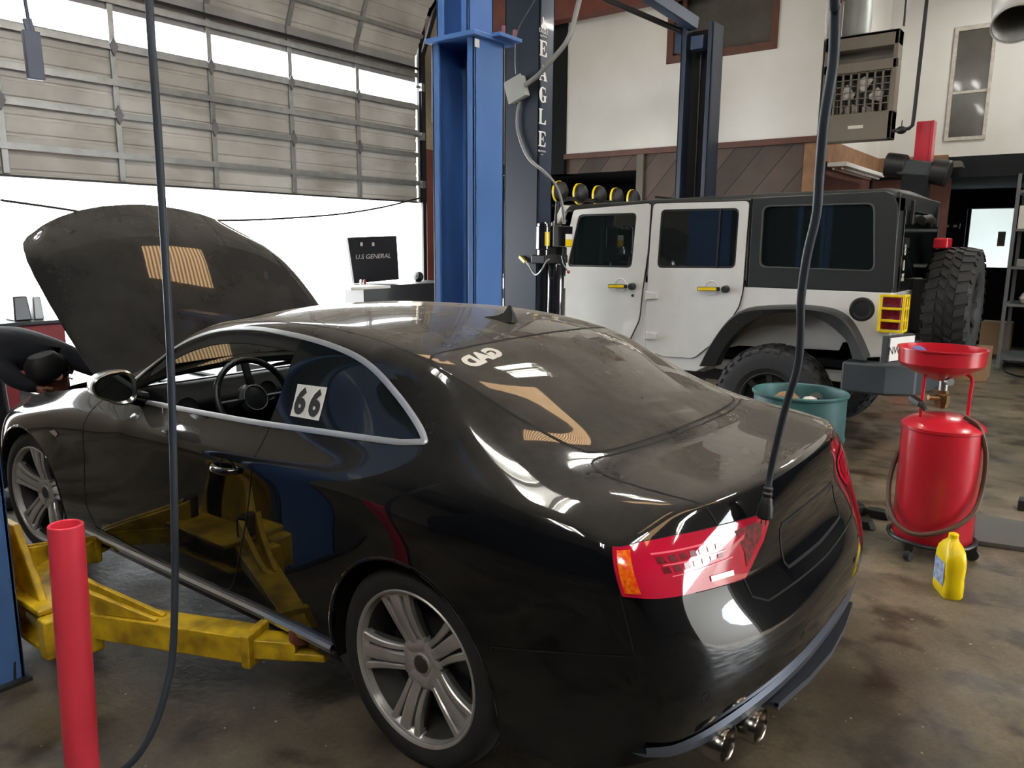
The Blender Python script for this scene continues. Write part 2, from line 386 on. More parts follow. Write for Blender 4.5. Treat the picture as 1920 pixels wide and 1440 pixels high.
def rounded(pts, r, k=4):
    """2d polygon with rounded corners (tuples)"""
    out = []; n = len(pts)
    for i in range(n):
        p = V(pts[i]).to_3d(); a = V(pts[i - 1]).to_3d(); b = V(pts[(i + 1) % n]).to_3d()
        ra = min(r, (a - p).length * .45, (b - p).length * .45)
        s = p + (a - p).normalized() * ra; e = p + (b - p).normalized() * ra
        for j in range(k + 1):
            t = j / k; q = s * (1 - t) ** 2 + p * 2 * t * (1 - t) + e * t * t; out.append((q.x, q.y))
    return out
def text_mesh(txt, size, ext=0., font_shear=0., bold=0., spacing=1., align='CENTER'):
    cu = bpy.data.curves.new('t', 'FONT'); cu.body = txt; cu.size = size; cu.extrude = ext; cu.shear = font_shear; cu.offset = bold; cu.space_character = spacing
    cu.align_x = align; cu.align_y = 'CENTER'; cu.resolution_u = 3
    o = bpy.data.objects.new('t', cu); COL.objects.link(o); bpy.context.view_layer.update()
    me = bpy.data.meshes.new_from_object(o); bpy.data.objects.remove(o); bpy.data.curves.remove(cu)
    v = [p.co.copy() for p in me.vertices]; f = [tuple(p.vertices) for p in me.polygons]; bpy.data.meshes.remove(me)
    return v, f
def text_obj(name, txt, size, loc, right, up, m, par, ext=.001, sx=1., **k):
    v, f = text_mesh(txt, size, ext, **k); r = V(right).normalized(); u = V(up); u = (u - r * u.dot(r)).normalized(); n = r.cross(u)
    mb = MB(); mb.add([V(loc) + r * p.x * sx + u * p.y + n * p.z for p in v], f)
    return mb.build(name, m, par, smooth=False, recalc=False)

# ================================================================== BLACK COUPE
coupe = thing('coupe_car', 'black two-door coupe with its hood raised and 66 on the rear side window', 'car', (1.375, 0, 0))
CO = V((1.375, 0, 0))
SIDE = [  # x of rows0-4, then five lower rows (y,z), six upper rows (x,y,z)
 ([-.72,-.765,-.775,-.755,-.725], [(.84,.30),(.88,.46),(.885,.61),(.875,.76),(.865,.855)], [(-.695,.835,.915),(-.755,.70,.962),(-.80,.60,.974),(-.845,.45,.982),(-.875,.24,.988),(-.885,0,.99)]),
 ([-.58]*5, [(.865,.25),(.905,.44),(.912,.61),(.91,.755),(.893,.865)], [(-.57,.850,.937),(-.585,.745,.983),(-.60,.625,.998),(-.61,.47,1.006),(-.62,.24,1.012),(-.62,0,1.015)]),
 ([-.38]*5, [(.88,.24),(.915,.40),(.925,.60),(.922,.75),(.908,.865)], [(-.38,.860,.952),(-.40,.745,1.008),(-.42,.585,1.034),(-.46,.44,1.042),(-.50,.23,1.045),(-.515,0,1.046)]),
 ([-.14]*5, [(.88,.23),(.915,.38),(.927,.58),(.925,.74),(.915,.865)], [(-.14,.848,.982),(-.15,.737,1.073),(-.17,.60,1.118),(-.19,.455,1.142),(-.215,.235,1.157),(-.225,0,1.162)]),
 ([.10]*5, [(.87,.23),(.905,.37),(.918,.57),(.92,.73),(.913,.882)], [(.10,.825,1.01),(.10,.72,1.145),(.10,.615,1.232),(.09,.48,1.258),(.075,.25,1.277),(.07,0,1.283)]),
 ([.40]*5, [(.865,.225),(.895,.36),(.905,.56),(.91,.73),(.908,.88)], [(.40,.812,1.01),(.40,.718,1.185),(.40,.632,1.290),(.40,.49,1.323),(.40,.26,1.341),(.40,0,1.347)]),
 ([.75]*5, [(.86,.22),(.885,.35),(.895,.55),(.90,.73),(.903,.872)], [(.75,.803,1.0),(.75,.722,1.185),(.75,.635,1.315),(.75,.50,1.346),(.75,.27,1.364),(.75,0,1.371)]),
 ([1.10]*5, [(.86,.215),(.885,.345),(.893,.55),(.898,.73),(.902,.870)], [(1.10,.80,.985),(1.10,.728,1.165),(1.10,.64,1.303),(1.10,.50,1.343),(1.10,.27,1.364),(1.10,0,1.371)]),
 ([1.45]*5, [(.86,.21),(.885,.34),(.893,.54),(.898,.72),(.902,.864)], [(1.45,.80,.965),(1.45,.735,1.125),(1.45,.642,1.262),(1.44,.51,1.308),(1.43,.28,1.332),(1.43,0,1.341)]),
 ([1.65]*5, [(.86,.207),(.885,.34),(.894,.54),(.90,.715),(.902,.858)], [(1.65,.802,.955),(1.65,.748,1.072),(1.65,.668,1.182),(1.64,.53,1.228),(1.635,.285,1.256),(1.635,0,1.265)]),
 ([1.85]*5, [(.86,.205),(.885,.34),(.895,.54),(.90,.71),(.902,.850)], [(1.85,.805,.945),(1.85,.768,1.01),(1.85,.70,1.074),(1.84,.54,1.125),(1.83,.29,1.155),(1.83,0,1.165)]),
 ([2.2]*5, [(.86,.20),(.89,.34),(.90,.54),(.908,.70),(.905,.82)], [(2.2,.82,.915),(2.2,.77,.955),(2.2,.70,.975),(2.21,.55,.99),(2.22,.29,1.005),(2.23,0,1.01)]),
 ([2.5]*5, [(.87,.20),(.905,.35),(.918,.55),(.92,.69),(.908,.795)], [(2.5,.83,.875),(2.5,.77,.915),(2.5,.69,.93),(2.5,.54,.945),(2.5,.28,.96),(2.5,0,.965)]),
 ([2.8]*5, [(.87,.20),(.91,.35),(.92,.55),(.918,.67),(.895,.765)], [(2.8,.815,.835),(2.8,.75,.875),(2.8,.67,.895),(2.8,.53,.91),(2.8,.28,.925),(2.8,0,.93)]),
 ([3.08]*5, [(.86,.20),(.90,.35),(.905,.54),(.89,.65),(.85,.725)], [(3.08,.76,.78),(3.08,.70,.82),(3.08,.63,.845),(3.10,.49,.862),(3.12,.26,.875),(3.13,0,.88)]),
 ([3.27,3.30,3.30,3.28,3.26], [(.76,.21),(.80,.35),(.80,.53),(.77,.62),(.73,.68)], [(3.24,.67,.72),(3.29,.60,.74),(3.33,.52,.755),(3.38,.40,.77),(3.42,.21,.78),(3.43,0,.785)]),
]
REAR = [  # fascia columns k1..k5, rows 0-4
 [(-.845,.775,.36),(-.872,.80,.49),(-.868,.81,.60),(-.835,.80,.755),(-.805,.775,.855)],
 [(-.91,.62,.39),(-.938,.65,.49),(-.930,.66,.605),(-.878,.66,.755),(-.848,.645,.868)],
 [(-.955,.44,.41),(-.985,.455,.50),(-.975,.46,.61),(-.912,.47,.755),(-.886,.47,.880)],
 [(-.98,.22,.415),(-1.01,.24,.50),(-1.0,.24,.615),(-.930,.24,.757),(-.908,.24,.886)],
 [(-.985,0,.415),(-1.015,0,.50),(-1.006,0,.62),(-.934,0,.758),(-.914,0,.888)]]
FRONT = [
 [(3.42,.64,.21),(3.45,.67,.35),(3.45,.66,.52),(3.42,.64,.61),(3.38,.62,.67)],
 [(3.52,.50,.21),(3.55,.52,.35),(3.55,.52,.52),(3.51,.51,.62),(3.45,.52,.70)],
 [(3.58,.38,.21),(3.60,.38,.35),(3.60,.38,.52),(3.56,.38,.63),(3.50,.39,.72)],
 [(3.61,.19,.21),(3.63,.19,.35),(3.63,.19,.52),(3.60,.19,.64),(3.54,.20,.73)],
 [(3.62,0,.21),(3.64,0,.35),(3.64,0,.52),(3.61,0,.64),(3.55,0,.735)]]
def coupe_cage():
    verts = []; faces = []; idx = {}
    def vid(p):
        p = V(p)
        k = (round(p.x, 4), round(p.y, 4), round(p.z, 4))
        if k not in idx: idx[k] = len(verts); verts.append(p)
        return idx[k]
    for sgn in (1, -1):
        g = [[vid((c[0][j], c[1][j][0] * sgn, c[1][j][1])) for j in range(5)] + [vid((p[0], p[1] * sgn, p[2])) for p in c[2]] for c in SIDE]
        def q(a, b, c, d): faces.append((a, b, c, d) if sgn > 0 else (d, c, b, a))
        for i in range(len(g) - 1):
            for j in range(10): q(g[i][j], g[i][j + 1], g[i + 1][j + 1], g[i + 1][j])
        for cols, base, flip in ((REAR, g[0], 0), (FRONT, g[-1], 1)):
            F = [[base[j] for j in range(6)]]
            for k, c in enumerate(cols): F.append([vid((p[0], p[1] * sgn, p[2])) for p in c] + [base[6 + k]])
            for k in range(5):
                for j in range(5):
                    if flip: q(F[k][j], F[k][j + 1], F[k + 1][j + 1], F[k + 1][j])
                    else: q(F[k + 1][j], F[k + 1][j + 1], F[k][j + 1], F[k][j])
    return verts, faces
def interp_subsurf(verts, faces, levels=3, iters=7, creases=()):
    tgt = [v.copy() for v in verts]; cur = [v.copy() for v in verts]
    me = bpy.data.meshes.new('cage'); me.from_pydata(cur, [], faces)
    o = bpy.data.objects.new('cage', me); COL.objects.link(o)
    if creases:
        at_ = me.attributes.new('crease_edge', 'FLOAT', 'EDGE')
        for e in me.edges:
            a, b = e.vertices
            w = creases(tgt[a], tgt[b])
            at_.data[e.index].value = w
    md = o.modifiers.new('s', 'SUBSURF'); md.levels = 2; md.render_levels = levels; md.use_limit_surface = True
    for it in range(iters):
        bpy.context.view_layer.update()
        ev = o.evaluated_get(bpy.context.evaluated_depsgraph_get()); em = ev.data
        for i in range(len(cur)):
            cur[i] = cur[i] + (tgt[i] - em.vertices[i].co) * .95
        for i, c in enumerate(cur): me.vertices[i].co = c
        me.update()
    md.levels = levels; bpy.context.view_layer.update()
    ev = o.evaluated_get(bpy.context.evaluated_depsgraph_get()); em = ev.data
    bm = bmesh.new(); bm.from_mesh(em)
    bpy.data.objects.remove(o); bpy.data.meshes.remove(me)
    return bm
def crs(a, b):
    # tornado line along the flank and the trunk's trailing lip stay crisp
    if abs(a.z - .868) < .02 and abs(b.z - .868) < .02 and abs(a.y) > .89 and abs(b.y) > .89 and .2 < (a.x + b.x) / 2 < 2.3: return .35
    lip = [V(p) for p in SIDE[0][2]]
    def isl(p): return any((V((p.x, abs(p.y), p.z)) - q).length < 1e-3 for q in lip)
    if isl(a) and isl(b): return .75
    sh_ = [V(SIDE[i][2][0]) for i in range(5)]
    def iss(p): return any((V((p.x, abs(p.y), p.z)) - q).length < 1e-3 for q in sh_)
    if iss(a) and iss(b): return .45
    return 0.
vv, ff = coupe_cage()
body = interp_subsurf(vv, ff, 3, 7, crs)
bmesh.ops.recalc_face_normals(body, faces=body.faces)
# orient outward
if sum(f.normal.z for f in body.faces if f.calc_center_median().z > 1.3) < 0: bmesh.ops.reverse_faces(body, faces=body.faces)
body.normal_update()
SMOOTH_N = [v.normal.copy() for v in body.verts]
SM_FACES = [[v.index for v in f.verts] for f in body.faces]; SM_CO = [v.co.copy() for v in body.verts]
BVH = BVHTree.FromPolygons(SM_CO, SM_FACES)
def smooth_normal(p):
    loc, n, i, d = BVH.find_nearest(p)
    w = poly_3d_calc([SM_CO[k] for k in SM_FACES[i]], loc)
    r = V((0, 0, 0))
    for k, a in zip(SM_FACES[i], w): r += SMOOTH_N[k] * a
    return r.normalized()
def inside(p, poly):
    c = False; n = len(poly); x, y = p
    for i in range(n):
        x0, y0 = poly[i]; x1, y1 = poly[i - 1]
        if (y0 > y) != (y1 > y) and x < (x1 - x0) * (y - y0) / (y1 - y0) + x0: c = not c
    return c
def knife(bm, poly, ax, filt, closed=True):
    """cut the mesh along a 2d outline seen along the remaining axis"""
    a, b = ax; n = len(poly)
    for i in range(n if closed else n - 1):
        p = poly[i]; q = poly[(i + 1) % n]
        lo = (min(p[0], q[0]) - 1e-4, min(p[1], q[1]) - 1e-4); hi = (max(p[0], q[0]) + 1e-4, max(p[1], q[1]) + 1e-4)
        fs = []
        for f in bm.faces:
            c0 = [v.co[a] for v in f.verts]
            if max(c0) < lo[0] or min(c0) > hi[0]: continue
            c1 = [v.co[b] for v in f.verts]
            if max(c1) < lo[1] or min(c1) > hi[1]: continue
            if filt(f): fs.append(f)
        if not fs: continue
        no = V((0, 0, 0)); no[a] = q[1] - p[1]; no[b] = -(q[0] - p[0])
        if no.length < 1e-7: continue
        co = V((0, 0, 0)); co[a] = p[0]; co[b] = p[1]
        geom = list({v for f in fs for v in f.verts}) + list({e for f in fs for e in f.edges}) + fs
        bmesh.ops.bisect_plane(bm, geom=geom, dist=1e-5, plane_co=co, plane_no=no.normalized())
REG = {}   # name -> (outline, axes, filter)
lab = body.faces.layers.int.new('reg')
def region(idx_, poly, ax, filt):
    knife(body, poly, ax, filt)
    for f in body.faces:
        if not filt(f): continue
        c = f.calc_center_median()
        if inside((c[ax[0]], c[ax[1]]), poly): f[lab] = idx_
def arc(cx, cz, r, a0=0, a1=360, n=48): return [(cx + r * math.cos(math.radians(a0 + (a1 - a0) * i / n)), cz + r * math.sin(math.radians(a0 + (a1 - a0) * i / n))) for i in range(n)]
left = lambda f: f.calc_center_median().y > .5
right = lambda f: f.calc_center_median().y < -.5
topf = lambda f: f.normal.z > .2
R = dict(shell=0, cut=1, qwin=2, dwin=3, rwin=4, wshield=5, hood=6, lampo=7, lampi=8, trunk=9, bumper=10, door=11)
# wheel openings
for cx in (0, 2.751):
    for flt in (left, right): region(R['cut'], arc(cx, .335, .368), (0, 2), flt)
# side glass outline (x,z): belt from the mirror to the rear tip, then over the top
dlo_bot = [(1.86, .948), (1.5, .960), (1.15, .973), (.85, .986), (.5, 1.008), (.23, 1.025), (.045, 1.037)]
dlo_top = [(.008, 1.048), (.04, 1.072), (.116, 1.115), (.217, 1.167), (.345, 1.226), (.476, 1.263), (.661, 1.289), (.86, 1.302), (1.084, 1.304), (1.30, 1.284), (1.47, 1.245), (1.62, 1.188), (1.76, 1.105), (1.86, 1.015), (1.885, .97)]
def c2(pts, k=4): return [(p.x, p.y) for p in catmull([V((a, b, 0)) for a, b in pts], k)]
DLO = c2(dlo_bot, 3)[:-1] + c2(dlo_top, 4)
B0, B1 = (.785, .98), (.755, 1.34)      # rear edge of the driver's door glass
def bline(z): return B0[0] + (z - B0[1]) / (B1[1] - B0[1]) * (B1[0] - B0[0])
for flt in (left, right):
    region(R['qwin'], DLO, (0, 2), flt)
knife(body, [(bline(.9), .9), (bline(1.4), 1.4)], (0, 2), lambda f: f[lab] == R['qwin'], closed=False)
for f in body.faces:
    if f[lab] == R['qwin']:
        c = f.calc_center_median()
        if c.x > bline(c.z): f[lab] = R['dwin']
# rear glass and windshield, seen from above (x,y)
rg = [(-.515, 0), (-.508, .20), (-.475, .43), (-.435, .535), (-.39, .562), (-.234, .578), (-.049, .598), (.09, .610), (.16, .603), (.185, .555), (.165, .42), (.14, .2), (.135, 0)]
rg = c2(rg, 3); RG = rg + [(x, -y) for x, y in rg[::-1]][1:-1]
region(R['rwin'], RG, (0, 1), lambda f: topf(f) and f.calc_center_median().x < .4)
ws = [(1.32, 0), (1.315, .25), (1.29, .45), (1.31, .54), (1.55, .585), (1.80, .625), (1.98, .645), (2.03, .60), (2.10, .40), (2.14, .2), (2.15, 0)]
ws = c2(ws, 3); WS = ws + [(x, -y) for x, y in ws[::-1]][1:-1]
region(R['wshield'], WS, (0, 1), lambda f: topf(f) and f.calc_center_median().x > 1.1)
hd = [(2.17, 0), (2.16, .3), (2.12, .55), (2.06, .72), (2.10, .755), (2.5, .79), (2.9, .79), (3.12, .755), (3.26, .68), (3.36, .50), (3.43, .25), (3.455, 0)]
hd = c2(hd, 2); HD = hd + [(x, -y) for x, y in hd[::-1]][1:-1]
region(R['hood'], HD, (0, 1), lambda f: topf(f) and f.calc_center_median().x > 1.9)
# lamps: outline (y,z) on the back, with the outboard wrap cut in (x,z) on the flank
LAMP = [(.96, .80), (.86, .797), (.72, .785), (.60, .772), (.515, .763), (.47, .785), (.39, .832), (.350, .872), (.352, .893), (.385, .905), (.46, .911), (.58, .917), (.72, .918), (.80, .913), (.84, .905)][1:]
for sgn in (1, -1):
    rear_f = lambda f, s=sgn: f.calc_center_median().x < -.62 and f.calc_center_median().y * s > .2 and .7 < f.calc_center_median().z < .95
    LY = LAMP + [(.96, .906), (.96, .80)]
    poly = [(y * sgn, z) for y, z in LY]
    knife(body, poly, (1, 2), rear_f)
    knife(body, [(-.643, 1.0), (-.775, .7)], (0, 2), rear_f, closed=False)
    for f in body.faces:
        if rear_f(f):
            c = f.calc_center_median()
            if inside((c.y, c.z), poly) and c.x < -.643 - (1. - c.z) * .44:
                f[lab] = R['lampo'] if c.y * sgn > .52 + (c.z - .763) * .39 else R['lampi']
    knife(body, [(.515 * sgn, .75), (.593 * sgn, .95)], (1, 2), rear_f, closed=False)
    for f in body.faces:
        if f[lab] in (R['lampo'], R['lampi']) and f.calc_center_median().y * sgn > 0:
            c = f.calc_center_median(); f[lab] = R['lampo'] if c.y * sgn > .52 + (c.z - .763) * .39 else R['lampi']
# trunk lid: deck part from above and back part from behind
tk = [(-.535, 0), (-.525, .26), (-.49, .46), (-.455, .565), (-.47, .61), (-.55, .635), (-.70, .618), (-.81, .60), (-.90, .57), (-1.1, .57), (-1.1, 0)]
TK = tk + [(x, -y) for x, y in tk[::-1]][1:]
region(R['trunk'], TK, (0, 1), lambda f: f.calc_center_median().x < -.42 and f.normal.z > .35 and f.calc_center_median().z > .9 and f[lab] == 0)
tb = [(-.574, 1.05), (-.574, .90), (-.519, .763), (-.505, .712), (-.44, .683), (0, .676), (.44, .683), (.505, .712), (.519, .763), (.574, .90), (.574, 1.05)]
region(R['trunk'], tb, (1, 2), lambda f: f.calc_center_median().x < -.75 and f.normal.z <= .35 and f[lab] == 0)
# rear bumper
bp = [(-1.2, .1), (-.36, .1), (-.36, .555), (-.59, .612), (-.775, .655), (-.726, .800), (-1.2, .800)]
region(R['bumper'], bp, (0, 2), lambda f: f.calc_center_median().x < -.3 and f[lab] == 0)
for f in body.faces:
    c = f.calc_center_median()
    if f[lab] == 0 and c.x < -.8 and c.z < .80: f[lab] = R['bumper']
# doors
dr = [(2.06, .93), (2.05, .81), (2.12, .55), (2.14, .40), (2.08, .31), (1.4, .285), (1.11, .285), (1.0, .31), (.94, .37), (.86, .55), (.79, .74), (.752, .88), (.775, .97), (.78, 1.06), (1.9, 1.06)]
def below_belt(f):
    c = f.calc_center_median(); return abs(c.y) > .6 and f[lab] == 0 and c.z < 1.08
region(R['door'], dr, (0, 2), lambda f: below_belt(f) and f.calc_center_median().y > 0)
body.normal_update()
def extract(idx_, name, m, par, keep=None, thick=0., push=0.):
    bm2 = bmesh.new(); mp = {}
    for f in body.faces:
        if f[lab] != idx_ or (keep and not keep(f.calc_center_median())): continue
        vs = []
        for v in f.verts:
            if v.index not in mp: mp[v.index] = bm2.verts.new(v.co)
            vs.append(mp[v.index])
        try: bm2.faces.new(vs).smooth = True
        except ValueError: pass
    bmesh.ops.triangulate(bm2, faces=[f for f in bm2.faces if len(f.verts) > 4])
    bm2.verts.index_update()
    nor = [smooth_normal(v.co) for v in bm2.verts]; co = [v.co + n * push for v, n in zip(bm2.verts, nor)]; nv = len(co)
    fl = [[v.index for v in f.verts] for f in bm2.faces]; mi = [0] * len(fl); ln = [nor[i] for f in fl for i in f]
    if thick:
        co += [p - n * thick for p, n in zip(co[:nv], nor)]
        for f in fl[:]:
            g = [i + nv for i in f[::-1]]; fl.append(g); mi.append(1 if isinstance(m, list) else 0); ln += [-nor[i - nv] for i in g]
        for e in bm2.edges:
            if len(e.link_faces) == 1:
                lp = e.link_faces[0].loops; a_, b_ = next((l.vert.index, l.link_loop_next.vert.index) for l in lp if l.edge == e)
                g = [b_, a_, a_ + nv, b_ + nv]; fl.append(g); mi.append(1 if isinstance(m, list) else 0)
                t = (co[b_] - co[a_]).cross(nor[a_]).normalized(); ln += [t] * 4
    bm2.free(); me = bpy.data.meshes.new(name); me.from_pydata(co, [], fl)
    for p, k in zip(me.polygons, mi): p.use_smooth = True; p.material_index = k
    me.normals_split_custom_set([tuple(n) for n in ln])
    for q in (m if isinstance(m, list) else [m]): me.materials.append(q)
    o = bpy.data.objects.new(name, me); COL.objects.link(o)
    if par: o.parent = par; o.matrix_parent_inverse = Matrix.Translation(-par.location)
    return o
body.verts.index_update()
pin = [M['paint'], M['paint_in']]
shell = extract(0, 'body_shell', pin, coupe, thick=.004)
cdoor = extract(R['door'], 'door', pin, coupe, thick=.004)
qwl = extract(R['qwin'], 'quarter_window', M['glass_dark'], coupe, keep=lambda c: c.y > 0)
qwr = extract(R['qwin'], 'quarter_window', M['glass_dark'], coupe, keep=lambda c: c.y < 0)
dwr = extract(R['dwin'], 'door_window', M['clear'], coupe, keep=lambda c: c.y < 0)
rgl = extract(R['rwin'], 'rear_window', M['rear_glass'], coupe)
wsh = extract(R['wshield'], 'windshield', M['clear'], coupe)
hoodo = extract(R['hood'], 'hood', pin, coupe, thick=.022)
tagl = tag(hoodo, 'raised black hood panel')
trunk = extract(R['trunk'], 'trunk_lid', pin, coupe, thick=.004)
bump_o = extract(R['bumper'], 'rear_bumper', pin, coupe, thick=.004)
lamps = []
for s in (1, -1):
    lo_ = extract(R['lampo'], 'tail_lamp', M['red_lens'], coupe, keep=lambda c: c.y * s > 0, push=.003)
    li_ = extract(R['lampi'], 'tail_lamp', M['red_lens'], coupe, keep=lambda c: c.y * s > 0, push=.003)
    lamps.append((lo_, li_))
def P_inv(o): o.parent = coupe; o.matrix_parent_inverse = Matrix.Translation(-CO); return o
def cp(mb, name, mats, **k):
    par = k.pop('par', None)
    o = mb.build(name, mats, None, **k)
    if par is None: return P_inv(o)
    o.parent = par; o.matrix_parent_inverse = Matrix.Identity(4)
    return o
# hood swung up about its rear hinge
HP = V((2.16, 0, .97)); HANG = math.radians(-51.5)
rot = Matrix.Translation(HP) @ Matrix.Rotation(HANG, 4, 'Y') @ Matrix.Translation(-HP)
me = hoodo.data; cn = [c.vector.copy() for c in me.corner_normals]
me.transform(rot)
r3 = rot.to_3x3(); me.normals_split_custom_set([tuple((r3 @ n).normalized()) for n in cn])

# -------- draped strips (seams, mouldings) on the body surface
def on_side(x, z, s=1):
    h = BVH.ray_cast(V((x, 2.0 * s, z)), V((0, -s, 0)))
    return h[0], smooth_normal(h[0])
def on_top(x, y):
    h = BVH.ray_cast(V((x, y, 3)), V((0, 0, -1)))
    return h[0], smooth_normal(h[0])
def on_back(y, z):
    h = BVH.ray_cast(V((-3, y, z)), V((1, 0, 0)))
    return h[0], smooth_normal(h[0])
def strip(mb, pts, w, lift, h=0., closed=False, mi=0):
    """ribbon of width w along surface samples [(co, n)], a little proud of it, with a crown of height h"""
    N = len(pts); rows = []
    for i, (p, n) in enumerate(pts):
        a = pts[(i - 1) % N][0] if (closed or i) else p; b = pts[(i + 1) % N][0] if (closed or i < N - 1) else p
        t = (b - a).normalized(); s = t.cross(n).normalized()
        if h: rows.append([p + s * w / 2 - n * .003, p + s * w / 2 + n * (lift + h * .5), p + s * w / 4 + n * (lift + h), p - s * w / 4 + n * (lift + h), p - s * w / 2 + n * (lift + h * .5), p - s * w / 2 - n * .003])
        else: rows.append([p + s * w / 2 + n * lift, p - s * w / 2 + n * lift])
    K = len(rows[0]); vs = [q for r in rows for q in r]; fs = []
    for i in range(N if closed else N - 1):
        for j in range(K - 1):
            a = i * K + j; b = ((i + 1) % N) * K + j; fs.append((a, b, b + 1, a + 1))
    mb.add(vs, fs, mi)
def dense(poly, k=6, closed=False): return [(p.x, p.y) for p in catmull([V((a, b, 0)) for a, b in poly], k, closed)]
def lin(poly, step=.02, closed=False):
    out = []; n = len(poly)
    for i in range(n if closed else n - 1):
        a = V((*poly[i], 0)); b = V((*poly[(i + 1) % n], 0)); k = max(1, int((b - a).length / step))
        out += [((a + (b - a) * j / k).x, (a + (b - a) * j / k).y) for j in range(k)]
    if not closed: out.append(poly[-1])
    return out
mb = MB()
strip(mb, [on_side(x, z) for x, z in lin(rounded(DLO, .02), .015, True)], .021, .0015, .004, closed=True)
cp(mb, 'window_trim', M['chrome'])
mb = MB(); strip(mb, [on_side(x, z, -1) for x, z in lin(rounded(DLO, .02), .03, True)], .021, .0015, .004, closed=True)
cp(mb, 'window_trim', M['chrome'])
# black inner frame of the side glass opening
mb = MB()
inn = [(x, z) for x, z in lin(rounded(DLO, .02), .02, True)]
cx_ = sum(p[0] for p in inn) / len(inn)
DC = (.95, 1.10)
def shrink(p, d):
    v = V((DC[0] - p[0], (DC[1] - p[1])))
    return (p[0] + d * (v.x / (v.length + 1e-6)) * (1 if abs(p[0] - DC[0]) > .7 else .3), p[1] + (d if p[1] < DC[1] else -d) * (1 if abs(p[0] - DC[0]) < .85 else .6))
front = [p for p in lin(c2(dlo_top, 4), .02) if p[0] > .74]
strip(mb, [(lambda q: (q[0] - q[1] * .012, q[1]))(on_side(*shrink(p, .028))) for p in front], .05, 0, .003)
cp(mb, 'window_seal', M['gap'])
# seams
mb = MB()
W_ = .0045
def seam(pts, fn, w=W_, s=None): strip(mb, [fn(*p) if s is None else fn(*p, s) for p in pts], w, .0016)
seam(lin(dense([(2.03, .925), (2.045, .88), (2.05, .81), (2.09, .68), (2.12, .55), (2.14, .42), (2.08, .31)], 5), .02), on_side, s=1)
seam(lin(dense([(2.08, .31), (1.4, .285), (1.11, .285), (1.0, .31), (.94, .37), (.86, .55), (.79, .74), (.755, .86), (.775, .98)], 5), .02), on_side, s=1)
seam(lin([(-.36, .54), (-.36, .555), (-.59, .612), (-.775, .655), (-.726, .800)], .02), on_side, s=1)
seam(lin([(-.731, .80), (-.685, .904)], .02), on_side, .005, 1)
seam(lin(RG, .02, False) + [RG[0]], on_top, .009)
tks = dense([(-.535, 0), (-.525, .26), (-.49, .46), (-.46, .56), (-.475, .607), (-.55, .633), (-.70, .618), (-.80, .60)], 5)
seam(lin(tks, .02), on_top, .006); seam([(x, -y) for x, y in lin(tks, .02)], on_top, .006)
for s in (1, -1):
    seam(lin([(.588 * s, .968), (.578 * s, .91), (.519 * s, .763), (.505 * s, .712), (.44 * s, .683), (0, .676)], .02), on_back, .006)
    seam(lin([(y * s, z) for y, z in LAMP if y < .85], .02), on_back, .005)
seam([(1.15, y / 50) for y in range(-24, 25)], on_top, .004)
cp(mb, 'panel_gap', M['gap'], smooth=False)
# roof side moulding
mb = MB(); pl = [(-.0, .625), (.2, .607), (.45, .595), (.8, .590), (1.15, .592), (1.4, .60), (1.6, .615)]
for s in (1, -1):
    mb = MB(); strip(mb, [on_top(x, y * s) for x, y in lin(dense(pl, 5), .04)], .007, .0005); cp(mb, 'roof_gutter', M['gap'], smooth=False)
# rocker blade
mb = MB()
pts = [on_side(x, .262 + (2.3 - x) * .012) for x in [2.36 - i * .05 for i in range(41)]]
strip(mb, pts, .034, .003, .02)
cp(mb, 'rocker_trim', mat('rocker_metal', sh(206, 208, 212), rough=.24, metal=.85))
# wheel arch lips and liners
for cx in (0, 2.751):
    for s in (1, -1):
        mb = MB(); ps = []
        for i in range(49):
            a = math.radians(-8 + 196 * i / 48); x = cx + .368 * math.cos(a); z = .335 + .368 * math.sin(a)
            h = BVH.ray_cast(V((x, 2 * s, z)), V((0, -s, 0)))
            if h[0] is None: continue
            ps.append(h[0] - V((0, s * .004, 0)))
        mb.tube(ps, .007, 8); cp(mb, 'arch_lip', M['paint'])
        mb = MB(); vs = []
        for i in range(25):
            a = math.radians(-14 + 208 * i / 24)
            for y in (.50, .872): vs.append((cx + .372 * math.cos(a), y * s, .335 + .372 * math.sin(a)))
        fs = [(2 * i, 2 * i + 1, 2 * i + 3, 2 * i + 2) for i in range(24)]
        mb.add(vs, fs); mb.add([(cx + .372 * math.cos(math.radians(-14 + 208 * i / 24)), .50 * s, .335 + .372 * math.sin(math.radians(-14 + 208 * i / 24))) for i in range(25)], [tuple(range(25))])
        cp(mb, 'wheel_liner', M['black'])
